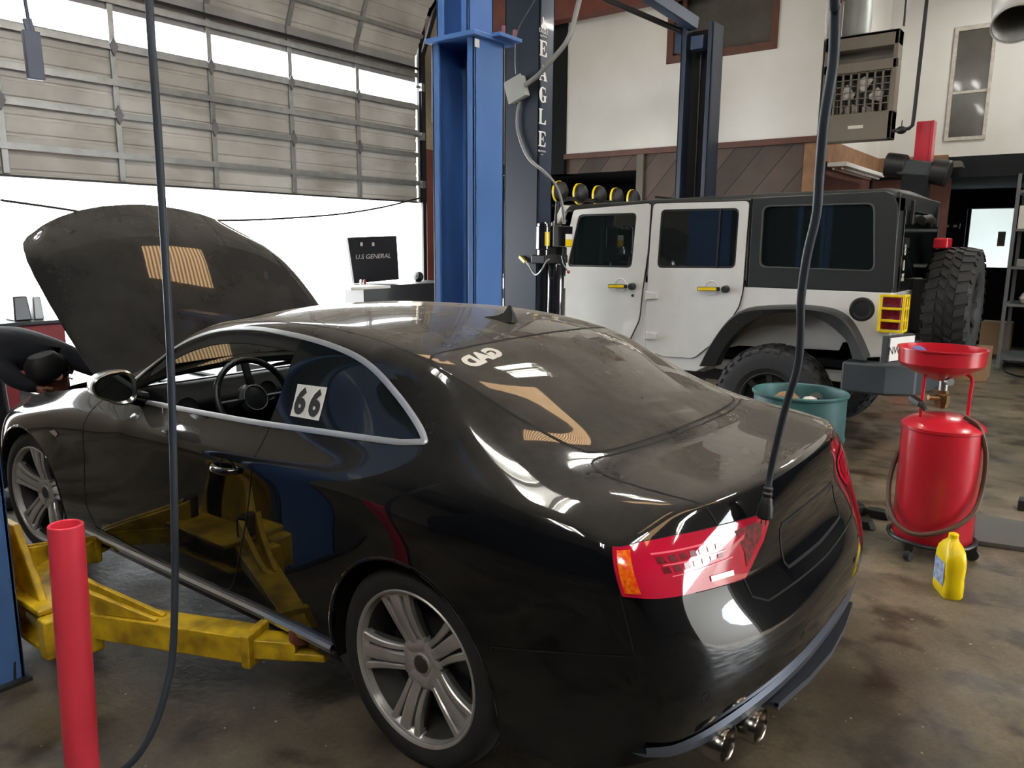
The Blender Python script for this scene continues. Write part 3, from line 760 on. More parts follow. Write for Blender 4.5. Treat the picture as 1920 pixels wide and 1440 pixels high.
# -------- wheels
def wheel_parts(par, base, side, off=True):
    # built about the origin, outer face towards +y
    def lat(mb, prof, n=64, mi=0): mb.lathe([(r, h) for r, h in prof], Matrix(((1, 0, 0, 0), (0, 0, 1, 0), (0, -1, 0, 0), (0, 0, 0, 1))), n, mi)
    t = MB()
    lat(t, [(.243, .105), (.256, .112), (.275, .118), (.300, .118), (.318, .110), (.327, .098), (.331, .07), (.331, .052), (.326, .050), (.326, .044), (.332, .042), (.332, .004), (.327, .002), (.327, -.004), (.332, -.006), (.332, -.044), (.326, -.046), (.326, -.052), (.331, -.054), (.327, -.10), (.31, -.115), (.27, -.118), (.24, -.105)])
    to = t.build('tire', M['tire'], par, ang=60)
    r = MB()
    lat(r, [(.2585, .104), (.2585, .112), (.254, .116), (.247, .112), (.243, .104), (.238, .085)])
    lat(r, [(.238, .085), (.225, .03), (.218, -.02), (.216, -.09), (.25, -.105)], mi=1)
    # hub
    lat(r, [(.0, .074), (.034, .074), (.036, .070), (.040, .070), (.066, .066), (.074, .052), (.078, .0), (.0, .0)], 40)
    def arm(a, c0, c1, w0, w1, h0, h1, sag=0., th=.03, mi=0, r0=.055, r1=.243):
        K = 10; top = []; rows = []
        for i in range(K + 1):
            t_ = i / K; rr = r0 + (r1 - r0) * t_; cen = c0 + (c1 - c0) * t_ + sag * math.sin(PI * t_)
            w = w0 + (w1 - w0) * t_; h = h0 + (h1 - h0) * t_ + .008 * math.sin(PI * t_)
            row = []
            for (sx, dy) in ((-.5, -th), (-.5, -.004), (-.34, 0), (.34, 0), (.5, -.004), (.5, -th)):
                px_ = rr; py_ = cen + w * sx
                row.append(V((px_ * math.cos(a) - py_ * math.sin(a), h + dy, px_ * math.sin(a) + py_ * math.cos(a))))
            rows.append(row)
        vs = [q for rw in rows for q in rw]; fs = []
        for i in range(K):
            for j in range(5): fs.append((i * 6 + j, (i + 1) * 6 + j, (i + 1) * 6 + j + 1, i * 6 + j + 1))
        fs += [tuple(range(6)), tuple(K * 6 + j for j in range(5, -1, -1))]
        r.add(vs, fs, mi)
    for k in range(5):
        a = math.radians(base + 72 * k)
        arm(a, 0, 0, .034, .046, .072, .103, th=.02)                       # centre rib
        for s in (-1, 1): arm(a, .034 * s, .056 * s, .015, .028, .066, .101, sag=-.008 * s, th=.03)
        arm(a, 0, 0, .082, .128, .052, .084, th=.02, mi=1, r0=.05, r1=.238)        # recessed web
        for s in (-1, 1): arm(a, .030 * s, .075 * s, .075, .030, .088, .101, r0=.222, r1=.249, th=.02)
        arm(a, 0, 0, .11, .15, .092, .101, r0=.226, r1=.249, th=.02)
        arm(a, 0, 0, .085, .095, .068, .072, r0=.035, r1=.078, th=.03)
        b = a + math.radians(36)
        r.lathe([(.0, .060), (.011, .060), (.013, .066)], Matrix.Translation(V((.057 * math.cos(b), 0, .057 * math.sin(b)))) @ Matrix(((1, 0, 0, 0), (0, 0, 1, 0), (0, -1, 0, 0), (0, 0, 0, 1))), 12, 1)
    ro = r.build('rim', [M['rim'], M['rim_dark']], par, ang=32)
    d = MB(); lat(d, [(0, .03), (.165, .03), (.165, .01), (0, .01)], 40); d.build('brake_disc', M['steel_dark'], par)
    c = MB(); lat(c, [(0, .0775), (.028, .0765), (.031, .073)], 24); c.build('hub_cap', M['rim_dark'], par)
def make_wheel(x, y, side, base, steer=0.):
    w = bpy.data.objects.new('wheel', None); COL.objects.link(w); w.empty_display_size = .1
    w.parent = coupe; w.location = V((x, y, .332)) - CO
    w.rotation_euler = (0, 0, steer if side > 0 else PI)
    wheel_parts(w, base, side)
    return w
make_wheel(0, .762, 1, -5 + 36 * 0); make_wheel(2.751, .765, 1, 20, .09)
make_wheel(0, -.762, -1, 10); make_wheel(2.751, -.765, -1, 30)
# -------- mirror
mb = MB(); mo = V((1.60, .985, 1.06))
def ell(sy, sz, x, n=28, e=2.6, skew=0.):
    out = []
    for i in range(n):
        a = 2 * PI * i / n; c, s = math.cos(a), math.sin(a)
        yy = sy * math.copysign(abs(c) ** (2 / e), c); zz = sz * math.copysign(abs(s) ** (2 / e), s)
        if yy > 0 and zz < 0: zz *= .85
        out.append(mo + V((x, yy * .88, zz * (1 - .22 * yy / max(sy, .01)) + .06 * yy)))
    return out
rings = [ell(.078, .052, -.050, skew=.10), ell(.090, .062, -.062, skew=.10), ell(.097, .069, -.058, skew=.10), ell(.098, .070, -.03, skew=.1), ell(.090, .064, .02, skew=.1), ell(.070, .050, .06, skew=.1), ell(.04, .03, .085, skew=.1)]
n_ = len(rings[0]); mb.add([p for r_ in rings for p in r_], [(i * n_ + j, (i + 1) * n_ + j, (i + 1) * n_ + (j + 1) % n_, i * n_ + (j + 1) % n_) for i in range(6) for j in range(n_)] + [tuple(6 * n_ + j for j in range(n_)), tuple(range(n_))])
mir = cp(mb, 'side_mirror', M['mirror_shell'])
MTX = Matrix.Translation(mo) @ Matrix.Rotation(math.radians(-6), 4, 'Z') @ Matrix.Translation(-mo); mir.data.transform(MTX)
mb = MB(); g = ell(.077, .051, -.053, skew=.10); mb.add(g, [tuple(range(len(g)))]); mg = cp(mb, 'mirror_glass', M['mirror'], par=mir); mg.matrix_parent_inverse = Matrix.Identity(4); mg.data.transform(MTX)
mir.matrix_parent_inverse = Matrix.Translation(-CO)
mb = MB(); mb.tube([(1.66, .90, 1.0), (1.70, .80, .965)], [.03, .035], 12); o = cp(mb, 'mirror_arm', M['paint'])
# -------- door handle
mb = MB()
hc = [(.955, .83), (.93, .845), (.88, .85), (.86, .835), (.875, .812), (.93, .808)]
p0, n0 = on_side(.91, .83)
mb.lathe([(.0, -.004), (.030, -.003), (.040, .002), (.0405, .0005)], frame_mtx(p0 + n0 * .001, n0, (1, 0, 0)) @ Matrix.Diagonal((1.15, .75, 1, 1)), 28)
cp(mb, 'handle_recess', M['gap'])
mb = MB(); a_, b_ = on_side(1.0, .818), on_side(.83, .826)
mb.tube(catmull([a_[0] + a_[1] * .004, a_[0] * .75 + b_[0] * .25 + n0 * .028, (a_[0] + b_[0]) / 2 + n0 * .034, a_[0] * .25 + b_[0] * .75 + n0 * .03, b_[0] + b_[1] * .004], 5), [.010, .011, .012, .012, .013] + [.0135] * 12 + [.012, .012, .011, .01], 12)
cp(mb, 'door_handle', M['paint'])
# -------- antenna fin
mb = MB(); a0, _ = on_top(.34, 0); zt = a0.z
fin = [(.43, -.004), (.415, .012), (.355, .020), (.325, .034), (.303, .064), (.290, .063), (.280, .03), (.268, -.004)]
vs = []
for x, z in fin: vs.append((x, .0, zt + z))
L_ = [V((x, -.003 - .020 * (1 - max(z, 0) / .07) ** 3, zt + z)) for x, z in fin]; R_ = [V((v.x, -v.y, v.z)) for v in L_]
mb.add(L_ + R_, [tuple(range(8)), tuple(range(15, 7, -1))] + [(i, i + 8, (i + 1) % 8 + 8, (i + 1) % 8) for i in range(8)])
cp(mb, 'antenna_fin', M['black'], bevel=.004)
# -------- exhaust tips
for (y, x) in ((.645, -.935), (.515, -.975)):
    mb = MB(); m_ = Matrix.Translation(V((x, y, .352))) @ Matrix(((0, 0, -1, 0), (1, 0, 0, 0), (0, .82, 0, 0), (0, 0, 0, 1)))
    mb.lathe([(.048, -.20), (.050, -.01), (.053, 0), (.056, .002), (.058, -.002), (.059, -.02), (.056, -.12), (.048, -.20)], m_, 36)
    t = cp(mb, 'exhaust_tip', M['steel_tip'])
    mb = MB(); mb.lathe([(.0, -.03), (.0495, -.03)], m_, 24); c_ = cp(mb, 'tip_bore', M['soot'], par=t); c_.matrix_parent_inverse = Matrix.Identity(4)
    t.matrix_parent_inverse = Matrix.Translation(-CO)
# -------- diffuser under the bumper
mb = MB(); ys = [i / 40 for i in range(-34, 35)]
def bx_(y): h = BVH.ray_cast(V((-3, y, .44)), V((1, 0, 0))); return h[0].x
rows = []
for y in ys:
    x = bx_(y); k = min(1, (abs(y) / .8) ** 3)
    z0 = .415 - .05 * k; x += .012 * k
    z0 += .012; g = 1 - .75 * max(0, (abs(y) - .66) / .22); rows.append([V((x - .002, y, z0 + .02)), V((x - .012 * g, y, z0 + .008)), V((x - .006 * g, y, z0 - .02 * g)), V((x + .03, y, z0 - .03 * g)), V((x + .06, y, z0 - .025 * g))])
vs = [p for r_ in rows for p in r_]; fs = [(i * 5 + j, (i + 1) * 5 + j, (i + 1) * 5 + j + 1, i * 5 + j + 1) for i in range(len(ys) - 1) for j in range(4)]
mb.add(vs, fs)
for s in (1,):
    pts = [(-.985, .40, .355), (-1.01, .2, .352), (-1.02, 0, .35), (-1.01, -.2, .352), (-.985, -.40, .355)]
    mb.prism([V(p) for p in pts] + [V((p[0] + .16, p[1], p[2] - .04)) for p in pts[::-1]], (0, 0, .012))
    mb.prism([V((p[0] + .002, p[1], p[2] - .012)) for p in pts] + [V((p[0] + .012, p[1], p[2] - .012)) for p in pts[::-1]], (0, 0, .02))
cp(mb, 'diffuser', M['diffuser'])
# under-bumper dark filler
mb = MB(); mb.box((-.86, -.62, .30), (-.4, .62, .42)); cp(mb, 'underbody', M['black'])
mb = MB(); mb.box((-.4, -.48, .20), (3.2, .48, .34)); mb.box((.42, -.80, .22), (2.33, .80, .34)); cp(mb, 'underbody', M['black'])
# parking sensor rings, bumper crease strip
mb = MB()
for (y, z) in ((.745, .53), (.30, .54), (-.30, .54)):
    mb = MB(); p, n = on_back(y, z); mb.lathe([(.010, .0005), (.0125, .0008)], frame_mtx(p, n), 20); cp(mb, 'parking_sensor', M['gap'])
# licence plate recess and trunk badge-free handle strip
mb = MB()
p, n = on_back(0, .80)
for s in (1, -1): strip(mb, [on_back(y, z) for y, z in lin([(0, .845), (.255 * s, .842), (.27 * s, .83), (.285 * s, .74), (.27 * s, .722), (0, .716)], .02)], .010, .0012)
cp(mb, 'plate_recess', M['gap'], smooth=False)
# -------- lamp internals, proud of the lens: amber marker, bright reflector bars
for s, (lo_, li_) in zip((1, -1), lamps):
    mb = MB()
    q = []
    for (y, z, x) in (): pass
    def amb(x, z):
        h = BVH.ray_cast(V((x, 2 * s, z)), V((0, -s, 0))); return h[0] + V((0, s * .0055, 0))
    q4 = ((-.697, .897), (-.722, .899), (-.772, .806), (-.737, .806))
    for j in range(9):
        for i in range(4):
            u, v = i / 3, j / 8; xa = (q4[0][0] * (1 - u) + q4[1][0] * u) * (1 - v) + (q4[3][0] * (1 - u) + q4[2][0] * u) * v; za = (q4[0][1] * (1 - u) + q4[1][1] * u) * (1 - v) + (q4[3][1] * (1 - u) + q4[2][1] * u) * v
            hh = BVH.ray_cast(V((xa, 2 * s, za)), V((0, -s, 0))); q.append(hh[0] + smooth_normal(hh[0]) * .0048)
    mb.add(q, [(j * 4 + i, j * 4 + i + 1, (j + 1) * 4 + i + 1, (j + 1) * 4 + i) for j in range(8) for i in range(3)]); a_ = cp(mb, 'amber_marker', M['amber'], par=lo_); a_.matrix_parent_inverse = Matrix.Identity(4)
    mb = MB()
    def rb(y, z, o=.0058): p, n = on_back(y * s, z); return p + n * o
    for (ya, za, yb, zb, w) in ((.565, .786, .66, .795, .014), ):
        mb.add([rb(ya, za), rb(yb, zb), rb(yb, zb + w), rb(ya, za + w)], [(0, 1, 2, 3)])
    r_ = cp(mb, 'reverse_lens', M['lens_clear'], par=lo_)
    mb = MB()
    for i in range(7):
        for j in range(2):
            ya = .595 + i * .03; za = .866 - j * .022
            mb.add([rb(ya, za, .0046), rb(ya + .022, za, .0046), rb(ya + .020, za + .014, .0046), rb(ya + .003, za + .014, .0046)], [(0, 1, 2, 3)])
    cp(mb, 'inner_reflector', M['red_lens_dark'], par=lo_)
    mb = MB(); mb.add([rb(.50, .79, .0046), rb(.41, .845, .0046), rb(.385, .885, .0046), rb(.43, .893, .0046), rb(.53, .893, .0046), rb(.50, .83, .0046)], [tuple(range(6))]); cp(mb, 'inner_reflector', M['red_lens_dark'], par=li_)
    mb = MB()
    for (ya, za, yb, zb, w) in ((.60, .885, .80, .885, .004), (.58, .855, .79, .86, .003), (.56, .832, .78, .835, .0025)):
        mb.add([rb(ya + (yb - ya) * i / 6, za + (zb - za) * i / 6) for i in range(7)] + [rb(ya + (yb - ya) * i / 6, za + (zb - za) * i / 6 + w) for i in range(7)], [(i, i + 1, i + 8, i + 7) for i in range(6)])
    r_ = cp(mb, 'lens_rib', mat('pink_lens_rib', sh(255, 110, 130), rough=.15, coat=1), par=lo_); r_.matrix_parent_inverse = Matrix.Identity(4)
# side marker lamp on front fender
mb = MB(); g = [(lambda q: q[0] + q[1] * .003)(on_side(x, z)) for x, z in ((2.40, .735), (2.34, .75), (2.31, .735), (2.34, .715))]
mb.add(g, [(0, 1, 2, 3)]); cp(mb, 'side_marker', M['lens_clear'])
# -------- number decal on the quarter glass
def side_uv(x, z, o):
    p, n = on_side(x, z); return p + n * o
mb = MB(); NX, NZ = 6, 6
def dec(u, v): # u 0..1 rearwards, v 0..1 up
    x = .678 - .162 * u + .012 * v; z = 1.033 + .108 * v + .006 * u
    return x, z
mb.add([side_uv(*dec(i / NX, j / NZ), .0025) for j in range(NZ + 1) for i in range(NX + 1)], [(j * 7 + i, j * 7 + i + 1, (j + 1) * 7 + i + 1, (j + 1) * 7 + i) for j in range(6) for i in range(6)])
dcl = cp(mb, 'number_decal', M['white'], par=qwl); dcl.matrix_parent_inverse = Matrix.Identity(4)
mb = MB(); mb.add([side_uv(*dec(u, v), .0035) for v in (0, .5, 1) for u in (.492, .506)], [(0, 1, 3, 2), (2, 3, 5, 4)]); cp(mb, 'card_gap', M['sticker'], par=qwl)
tv, tf = text_mesh('6', 1, 0, bold=.05)
w_ = max(v.x for v in tv) - min(v.x for v in tv); h_ = max(v.y for v in tv) - min(v.y for v in tv); x0_ = min(v.x for v in tv); y0_ = min(v.y for v in tv)
for k in range(2):
    mb = MB(); mb.add([side_uv(*dec(.06 + .5 * k + .38 * (v.x - x0_) / w_, .07 + .86 * (v.y - y0_) / h_), .004) for v in tv], tf)
    t = cp(mb, 'numeral', M['black_ink'], par=qwl, smooth=False); t.matrix_parent_inverse = Matrix.Identity(4)
# -------- lettering on the rear glass
def top_text(txt, size, c, ax, ay, m, par, **k):
    v, f = text_mesh(txt, size, 0, **k); mb = MB(); ax = V(ax).normalized(); ay = V(ay).normalized(); pts = []
    for p in v:
        q = V(c) + ax * p.x + ay * p.y; s_ = on_top(q.x, q.y); pts.append(s_[0] + s_[1] * .002)
    mb.add(pts, f); t = cp(mb, 'glass_lettering', m, par=par, smooth=False); t.matrix_parent_inverse = Matrix.Identity(4); return t
top_text('GAD', .085, (.082, .43), (-.05, 1), (1, .05), M['sticker'], rgl, bold=.006)
top_text('[ESJ]', .085, (.02, -.385), (-.55, -.45), (1, -.3), M['sticker'], rgl, bold=.001)
for q in (qwl, rgl, lamps[0][0], lamps[1][0]): q.matrix_parent_inverse = Matrix.Translation(-CO)
# -------- cabin
mb = MB()
dp = [(2.10, .92), (1.98, .96), (1.85, .972), (1.75, .955), (1.70, .91), (1.72, .80), (1.78, .62), (2.10, .60)]
mb.prism([V((x, -.70, z)) for x, z in dp], (0, 1.40, 0)); cp(mb, 'dashboard', M['interior'], bevel=.02)
mb = MB()
for y in (.47, .62 - .0): pass
for y, z in ((.60, .89), (.17, .91)):
    mb = MB(); mb.lathe([(.0, .0), (.045, .0), (.05, .008), (.05, -.02)], frame_mtx((1.70, y, z), (-1, 0, .25)), 20); cp(mb, 'air_vent', M['steel_dark'])
mb = MB(); swc = V((1.50, .38, .93)); fm = frame_mtx(swc, V((-1, 0, .42)).normalized(), (0, 1, 0))
mb.tube([fm @ V((.185 * math.cos(2 * PI * i / 40), .185 * math.sin(2 * PI * i / 40), 0)) for i in range(40)], .015, 10, closed=True)
mb.lathe([(0, .012), (.055, .01), (.075, -.004), (.075, -.03)], fm, 28)
mb.tube([swc, fm @ V((0, 0, -.2))], .03, 10)
for a in (0, PI): mb.bar(fm @ V((.06 * math.cos(a), 0, 0)), fm @ V((.18 * math.cos(a), 0, 0)), .035, .012)
mb.bar(fm @ V((0, -.06, 0)), fm @ V((0, -.18, 0)), .035, .012)
cp(mb, 'steering_wheel', M['leather'])
mb = MB(); mb.tube([fm @ V((.06 * math.cos(2 * PI * i / 32), .06 * math.sin(2 * PI * i / 32), .013)) for i in range(32)], .0025, 6, closed=True)
cp(mb, 'wheel_badge_ring', M['chrome'])
for y in (.36, -.36):
    mb = MB()
    mb.prism([V((x, y - .25, z)) for x, z in ((1.25, .50), (1.22, .58), (.80, .55), (.66, .60), (.50, 1.02), (.40, 1.03), (.48, .60), (.60, .42), (1.2, .42))], (0, .5, 0))
    mb.box((.40, y - .12, 1.02), (.50, y + .12, 1.18))
    cp(mb, 'front_seat', M['leather'], bevel=.03)
mb = MB(); mb.box((-.05, -.62, .45), (.25, .62, .92)); mb.box((-.3, -.60, .80), (0, .60, .96)); cp(mb, 'rear_seat', M['leather'], bevel=.03)
mb = MB(); mb.box((-.3, -.78, .30), (2.2, .78, .36)); mb.box((-.33, -.80, .32), (-.28, .80, .95)); cp(mb, 'cabin_floor', M['interior'])
# engine under the open hood
mb = MB(); mb.box((2.35, -.28, .45), (3.1, .28, .80)); mb.box((2.45, -.20, .80), (2.95, .20, .84))
for y in (-.14, .14): mb.box((2.5, y - .05, .84), (2.9, y + .05, .86))
cp(mb, 'engine', mat('engine_plastic', sh(36, 36, 40), rough=.4), bevel=.015)
mb = MB(); mb.box((2.2, -.74, .38), (3.35, .74, .42)); mb.box((2.18, -.74, .4), (2.21, .74, .93))
for s in (1, -1): mb.lathe([(0, .84), (.07, .84), (.09, .80), (.09, .5)], Matrix.Translation(V((2.62, .60 * s, 0))), 24); mb.box((2.2, .70 * s - .01, .40), (3.3, .70 * s + .01, .80))
cp(mb, 'engine_bay', M['black'])
mb = MB(); mb.tube([(2.22, -.62, .95), (2.2, 0, .985), (2.22, .62, .95)], .012, 8); cp(mb, 'wiper_arm', M['black'])

# ================================================================== WHITE OFF-ROADER
JY = -3.55; JW = 1.60
def jp(px, py): p = at(px, py, Y=JY); return (p.x, p.z)
jeep = thing('off_road_vehicle', 'white four-door off-roader with black hard top parked behind the coupe', 'car', (1.9, JY - JW / 2, 0))
JO = jeep.location.copy()
def jb(mb, name, mats, par=None, **k):
    o = mb.build(name, mats, None, **k)
    if par is None: o.parent = jeep; o.matrix_parent_inverse = Matrix.Translation(-JO)
    else: o.parent = par; o.matrix_parent_inverse = Matrix.Identity(4)
    return o
def xz(pts, y): return [V((x, y, z)) for x, z in pts]
WH = (.40, .455)     # rear hub x,z
# tub: side outline with the rear wheel opening
archpts = [(.40 + .60 * math.cos(a), .46 + .60 * math.sin(a)) for a in [math.radians(d) for d in range(170, 9, -8)]]
tubl = [(-.385, 1.322), (-.40, 1.10), (-.385, .86), (-.22, .80)] + [(x, min(z, 1.06)) for x, z in archpts if z > .66][:0]
arch_in = [(lambda p: (p.x, p.z))(at(x, y, Y=JY + .10)) for x, y in ((1611, 674), (1598, 638), (1580, 612), (1556, 597), (1528, 587), (1492, 582), (1450, 583), (1409, 589), (1383, 603), (1360, 626), (1341, 655), (1326, 686))]
tub_out = [(-.385, 1.322), (-.405, 1.1), (-.385, .86), (-.24, .84)] + arch_in + [(1.06, .60), (2.45, .58), (2.45, 1.30), (2.40, 1.325)]
mb = MB()
for y, d in ((JY, -.05), (JY - JW, .05)): mb.prism(xz(tub_out, y), (0, d, 0))
mb.box((-.40, JY - JW + .02, .78), (-.34, JY - .02, 1.32)); mb.box((1.0, JY - JW + .04, .60), (2.45, JY - .04, .70)); mb.box((-.3, JY - JW + .25, .60), (1.0, JY - .25, .70))
mb.box((2.40, JY - JW + .03, .6), (2.46, JY - .03, 1.35))
jb(mb, 'body_tub', M['jeep_white'], bevel=.018)
# doors
def door_with_window(name, out, win, lab=None):
    y0 = JY + .018; o2 = rounded(out, .035); n = 48
    def resample(poly, n):
        P = [V((*p, 0)) for p in poly]; L = [0]
        for i in range(len(P)): L.append(L[-1] + (P[(i + 1) % len(P)] - P[i]).length)
        res = []
        for k in range(n):
            t = L[-1] * k / n; i = max(j for j in range(len(P)) if L[j] <= t); f = (t - L[i]) / max(1e-9, L[i + 1] - L[i]); q = P[i].lerp(P[(i + 1) % len(P)], f); res.append((q.x, q.y))
        return res
    w2 = rounded(win, .045)
    bm = bmesh.new(); ya = y0; edges = []
    for ring in (o2, w2):
        vs = [bm.verts.new((x, ya, z)) for x, z in ring]
        edges += [bm.edges.new((vs[i], vs[(i + 1) % len(vs)])) for i in range(len(vs))]
    bmesh.ops.triangle_fill(bm, use_beauty=True, use_dissolve=False, edges=edges)
    r = bmesh.ops.extrude_face_region(bm, geom=list(bm.faces))
    for v in [g for g in r['geom'] if isinstance(g, bmesh.types.BMVert)]: v.co.y -= .045
    bmesh.ops.recalc_face_normals(bm, faces=bm.faces)
    bm2 = bm; me = bpy.data.meshes.new(name); bm2.to_mesh(me); bm2.free(); me.materials.append(M['jeep_white'])
    o = bpy.data.objects.new(name, me); COL.objects.link(o); o.parent = jeep; o.matrix_parent_inverse = Matrix.Translation(-JO)
    md = o.modifiers.new('bevel', 'BEVEL'); md.width = .009; md.segments = 2; md.limit_method = 'ANGLE'; md.angle_limit = math.radians(50)
    m = MB(); cxo = sum(p[0] for p in o2) / len(o2); czo = sum(p[1] for p in o2) / len(o2)
    m.frame(xz([(cxo + (x - cxo) * 1.018, czo + (z - czo) * 1.010) for x, z in o2], JY + .002), xz([(cxo + (x - cxo) * .97, czo + (z - czo) * .98) for x, z in o2], JY + .002), (0, .003, 0)); jb(m, 'door_gap', M['gap'], o)
    m = MB(); m.prism(xz(w2, y0 - .02), (0, -.006, 0)); jb(m, 'window_glass', M['jglass'], o)
    cxw = sum(p[0] for p in win) / 4; czw = sum(p[1] for p in win) / 4
    w3 = rounded([(cxw + (x - cxw) * .955, czw + (z - czw) * .93) for x, z in win], .04)
    m = MB(); m.frame(xz(w2, y0 - .012), xz(w3, y0 - .012), (0, -.01, 0)); jb(m, 'window_seal', M['black'], o)
    return o
M['jglass'] = mat('dark_vehicle_glass', (.008, .011, .012), rough=.04, coat=.5, coatr=.02)
M['jglass2'] = mat('green_vehicle_glass', (.012, .018, .018), rough=.05, coat=.5, coatr=.03, var=.6, vscale=3)
FD = [jp(*p) for p in ((1066, 394), (1222, 381), (1216, 470), (1205, 545), (1199, 600), (1180, 640))] + [(1.80, .70), (2.38, .66), (2.47, .78), (2.46, 1.30), (2.42, 1.45)]
FW_ = [jp(*p) for p in ((1085, 403), (1196, 399), (1186, 502), (1063, 500))]
FD[0] = (2.30, 1.945); FW_[0] = (2.245, 1.905); FW_[3] = (2.36, 1.44)
fdo = door_with_window('front_door', FD, FW_)
RD = [jp(*p) for p in ((1227, 382), (1406, 377), (1393, 545), (1386, 575), (1365, 607), (1335, 645), (1302, 671), (1245, 668), (1212, 655), (1214, 560), (1222, 440))]
RW = [jp(*p) for p in ((1241, 393), (1388, 390), (1380, 503), (1233, 502))]
rdo = door_with_window('rear_door', RD, RW)
mb = MB(); a, b = jp(1352, 392), jp(1344, 503); mb.bar((a[0], JY + .003, a[1]), (b[0], JY + .003, b[1]), .022, .014); jb(mb, 'window_divider', M['black'], rdo)
# handles
for d, (x1, y1), (x2, y2) in ((fdo, (1146, 536), (1191, 537)), (rdo, (1313, 541), (1366, 542))):
    a = V((*jp(x1, y1), 0)); b = V((*jp(x2, y2), 0)); y = JY + .055
    mb = MB(); mb.bar((a.x, y, a.y), (b.x + .05, y, b.y), .022, .034); h = jb(mb, 'door_handle', M['black'], d, bevel=.008)
    mb = MB(); mb.bar((a.x - .01, y + .012, a.y), (b.x + .075, y + .012, b.y), .006, .024); jb(mb, 'handle_insert', M['yellow'], d, bevel=.003)
    mb = MB(); mb.lathe([(0, .05), (.022, .05), (.028, .044), (.030, .0)], frame_mtx((b.x + .01, JY + .02, b.y), (0, 1, 0)), 20); jb(mb, 'handle_button', M['black'], d)
    mb = MB(); mb.lathe([(0, -.004), (.045, .0), (.058, .006), (.062, .001)], frame_mtx(((a.x + b.x) / 2 + .015, JY + .017, a.y + .01), (0, 1, 0)), 28); jb(mb, 'handle_cup', M['jeep_white'], d)
p = jp(1188, 554); mb = MB(); mb.lathe([(0, .006), (.011, .006), (.013, 0)], frame_mtx((p[0], JY + .018, p[1]), (0, 1, 0)), 16); jb(mb, 'key_lock', M['steel_dark'], fdo)
for x, z in (jp(1225, 554), jp(1224, 629)):
    mb = MB(); mb.prism([V((x + .045, JY + .018, z - .032)), V((x + .045, JY + .018, z + .032)), V((x - .055, JY + .018, z + .024)), V((x - .055, JY + .018, z - .024))], (0, .022, 0))
    mb.tube([(x + .055, JY + .024, z - .036), (x + .055, JY + .024, z + .036)], .011, 10)
    for dx in (.02, -.035): mb.lathe([(0, .018), (.006, .017), (.007, .012)], frame_mtx((x + dx, JY + .018, z), (0, 1, 0)), 8)
    jb(mb, 'door_hinge', M['jeep_white'], bevel=.003)
# hard top
HTz = 1.318
def htside(y, s): pass
mb = MB()
hw = [(.678, HTz), (.70, 2.0), (.69, 2.02)]
outl = [(.668, HTz), (-.36, HTz), (-.395, HTz + .03), (-.375, 1.93), (-.34, 2.0), (-.28, 2.03), (.668, 2.008)]
win = [jp(*p) for p in ((1433, 388), (1638, 383), (1638, 507), (1426, 499))]
for y, s in ((JY, 1), (JY - JW, -1)):
    bm = bmesh.new(); edges = []
    for ring in (outl, rounded(win, .05)):
        vs = [bm.verts.new((x, y + .004 * s, z)) for x, z in ring]; edges += [bm.edges.new((vs[i], vs[(i + 1) % len(vs)])) for i in range(len(vs))]
    bmesh.ops.triangle_fill(bm, use_beauty=True, use_dissolve=False, edges=edges)
    r = bmesh.ops.extrude_face_region(bm, geom=list(bm.faces))
    for v in [g for g in r['geom'] if isinstance(g, bmesh.types.BMVert)]: v.co.y -= .04 * s
    bmesh.ops.recalc_face_normals(bm, faces=bm.faces)
    o0 = len(mb.v); mb.add([v.co.copy() for v in bm.verts], [tuple(v.index for v in f.verts) for f in (bm.verts.index_update(), bm.faces)[1]]); bm.free()
prof = [(2.42, 1.985), (1.6, 2.012), (.66, 2.035), (-.28, 2.042), (-.345, 2.015), (-.385, 1.93)]
ySec = [(-JW / 2, -.045), (-JW / 2 + .05, -.005), (-JW / 2 + .16, .012), (0, .028), (JW / 2 - .16, .012), (JW / 2 - .05, -.005), (JW / 2, -.045)]
vs = []; 
for x, z in prof:
    for dy, dz in ySec: vs.append((x, JY - JW / 2 + dy, z + dz))
k = len(ySec); fs = [(i * k + j, i * k + j + 1, (i + 1) * k + j + 1, (i + 1) * k + j) for i in range(len(prof) - 1) for j in range(k - 1)]
mb.add(vs, fs)
# back frame of the hard top around the rear glass
yb0, yb1 = JY - JW, JY
for a, b in (((-.385, yb1 - .17, HTz), (-.345, yb1, 1.99)), ((-.385, yb0, HTz), (-.345, yb0 + .17, 1.99)), ((-.385, yb0, 1.88), (-.345, yb1, 2.02))): mb.box(a, b)
ht = jb(mb, 'hard_top', M['jeep_black'], bevel=.012, ang=50)
mb = MB(); mb.prism(xz(rounded(win, .05), JY - .012), (0, -.008, 0)); jb(mb, 'side_window', M['jglass'], ht)
mb = MB(); w3 = rounded(win, .05); cxw = sum(p[0] for p in win) / 4; czw = sum(p[1] for p in win) / 4
mb.frame(xz([(cxw + (x - cxw) * 1.03, czw + (z - czw) * 1.045) for x, z in w3], JY + .009), xz(w3, JY + .009), (0, -.012, 0)); jb(mb, 'window_surround', mat('dark_grey_trim', sh(70, 74, 74), rough=.4), ht, bevel=.003)
mb = MB(); mb.box((-.40, yb0 + .14, 1.33), (-.392, yb1 - .14, 1.90)); rw_ = jb(mb, 'rear_window', M['jglass2'], ht, bevel=.003)
for y in (yb1 - .30, yb0 + .30):
    mb = MB(); mb.box((-.425, y - .025, 1.80), (-.40, y + .025, 1.97)); jb(mb, 'glass_hinge', M['black'], ht, bevel=.006)
mb = MB(); mb.tube([(-.43, yb1 - .55, 1.84), (-.44, yb1 - .8, 1.86), (-.43, yb1 - 1.0, 1.84)], .03, 12); jb(mb, 'wiper_motor', M['black'], ht)
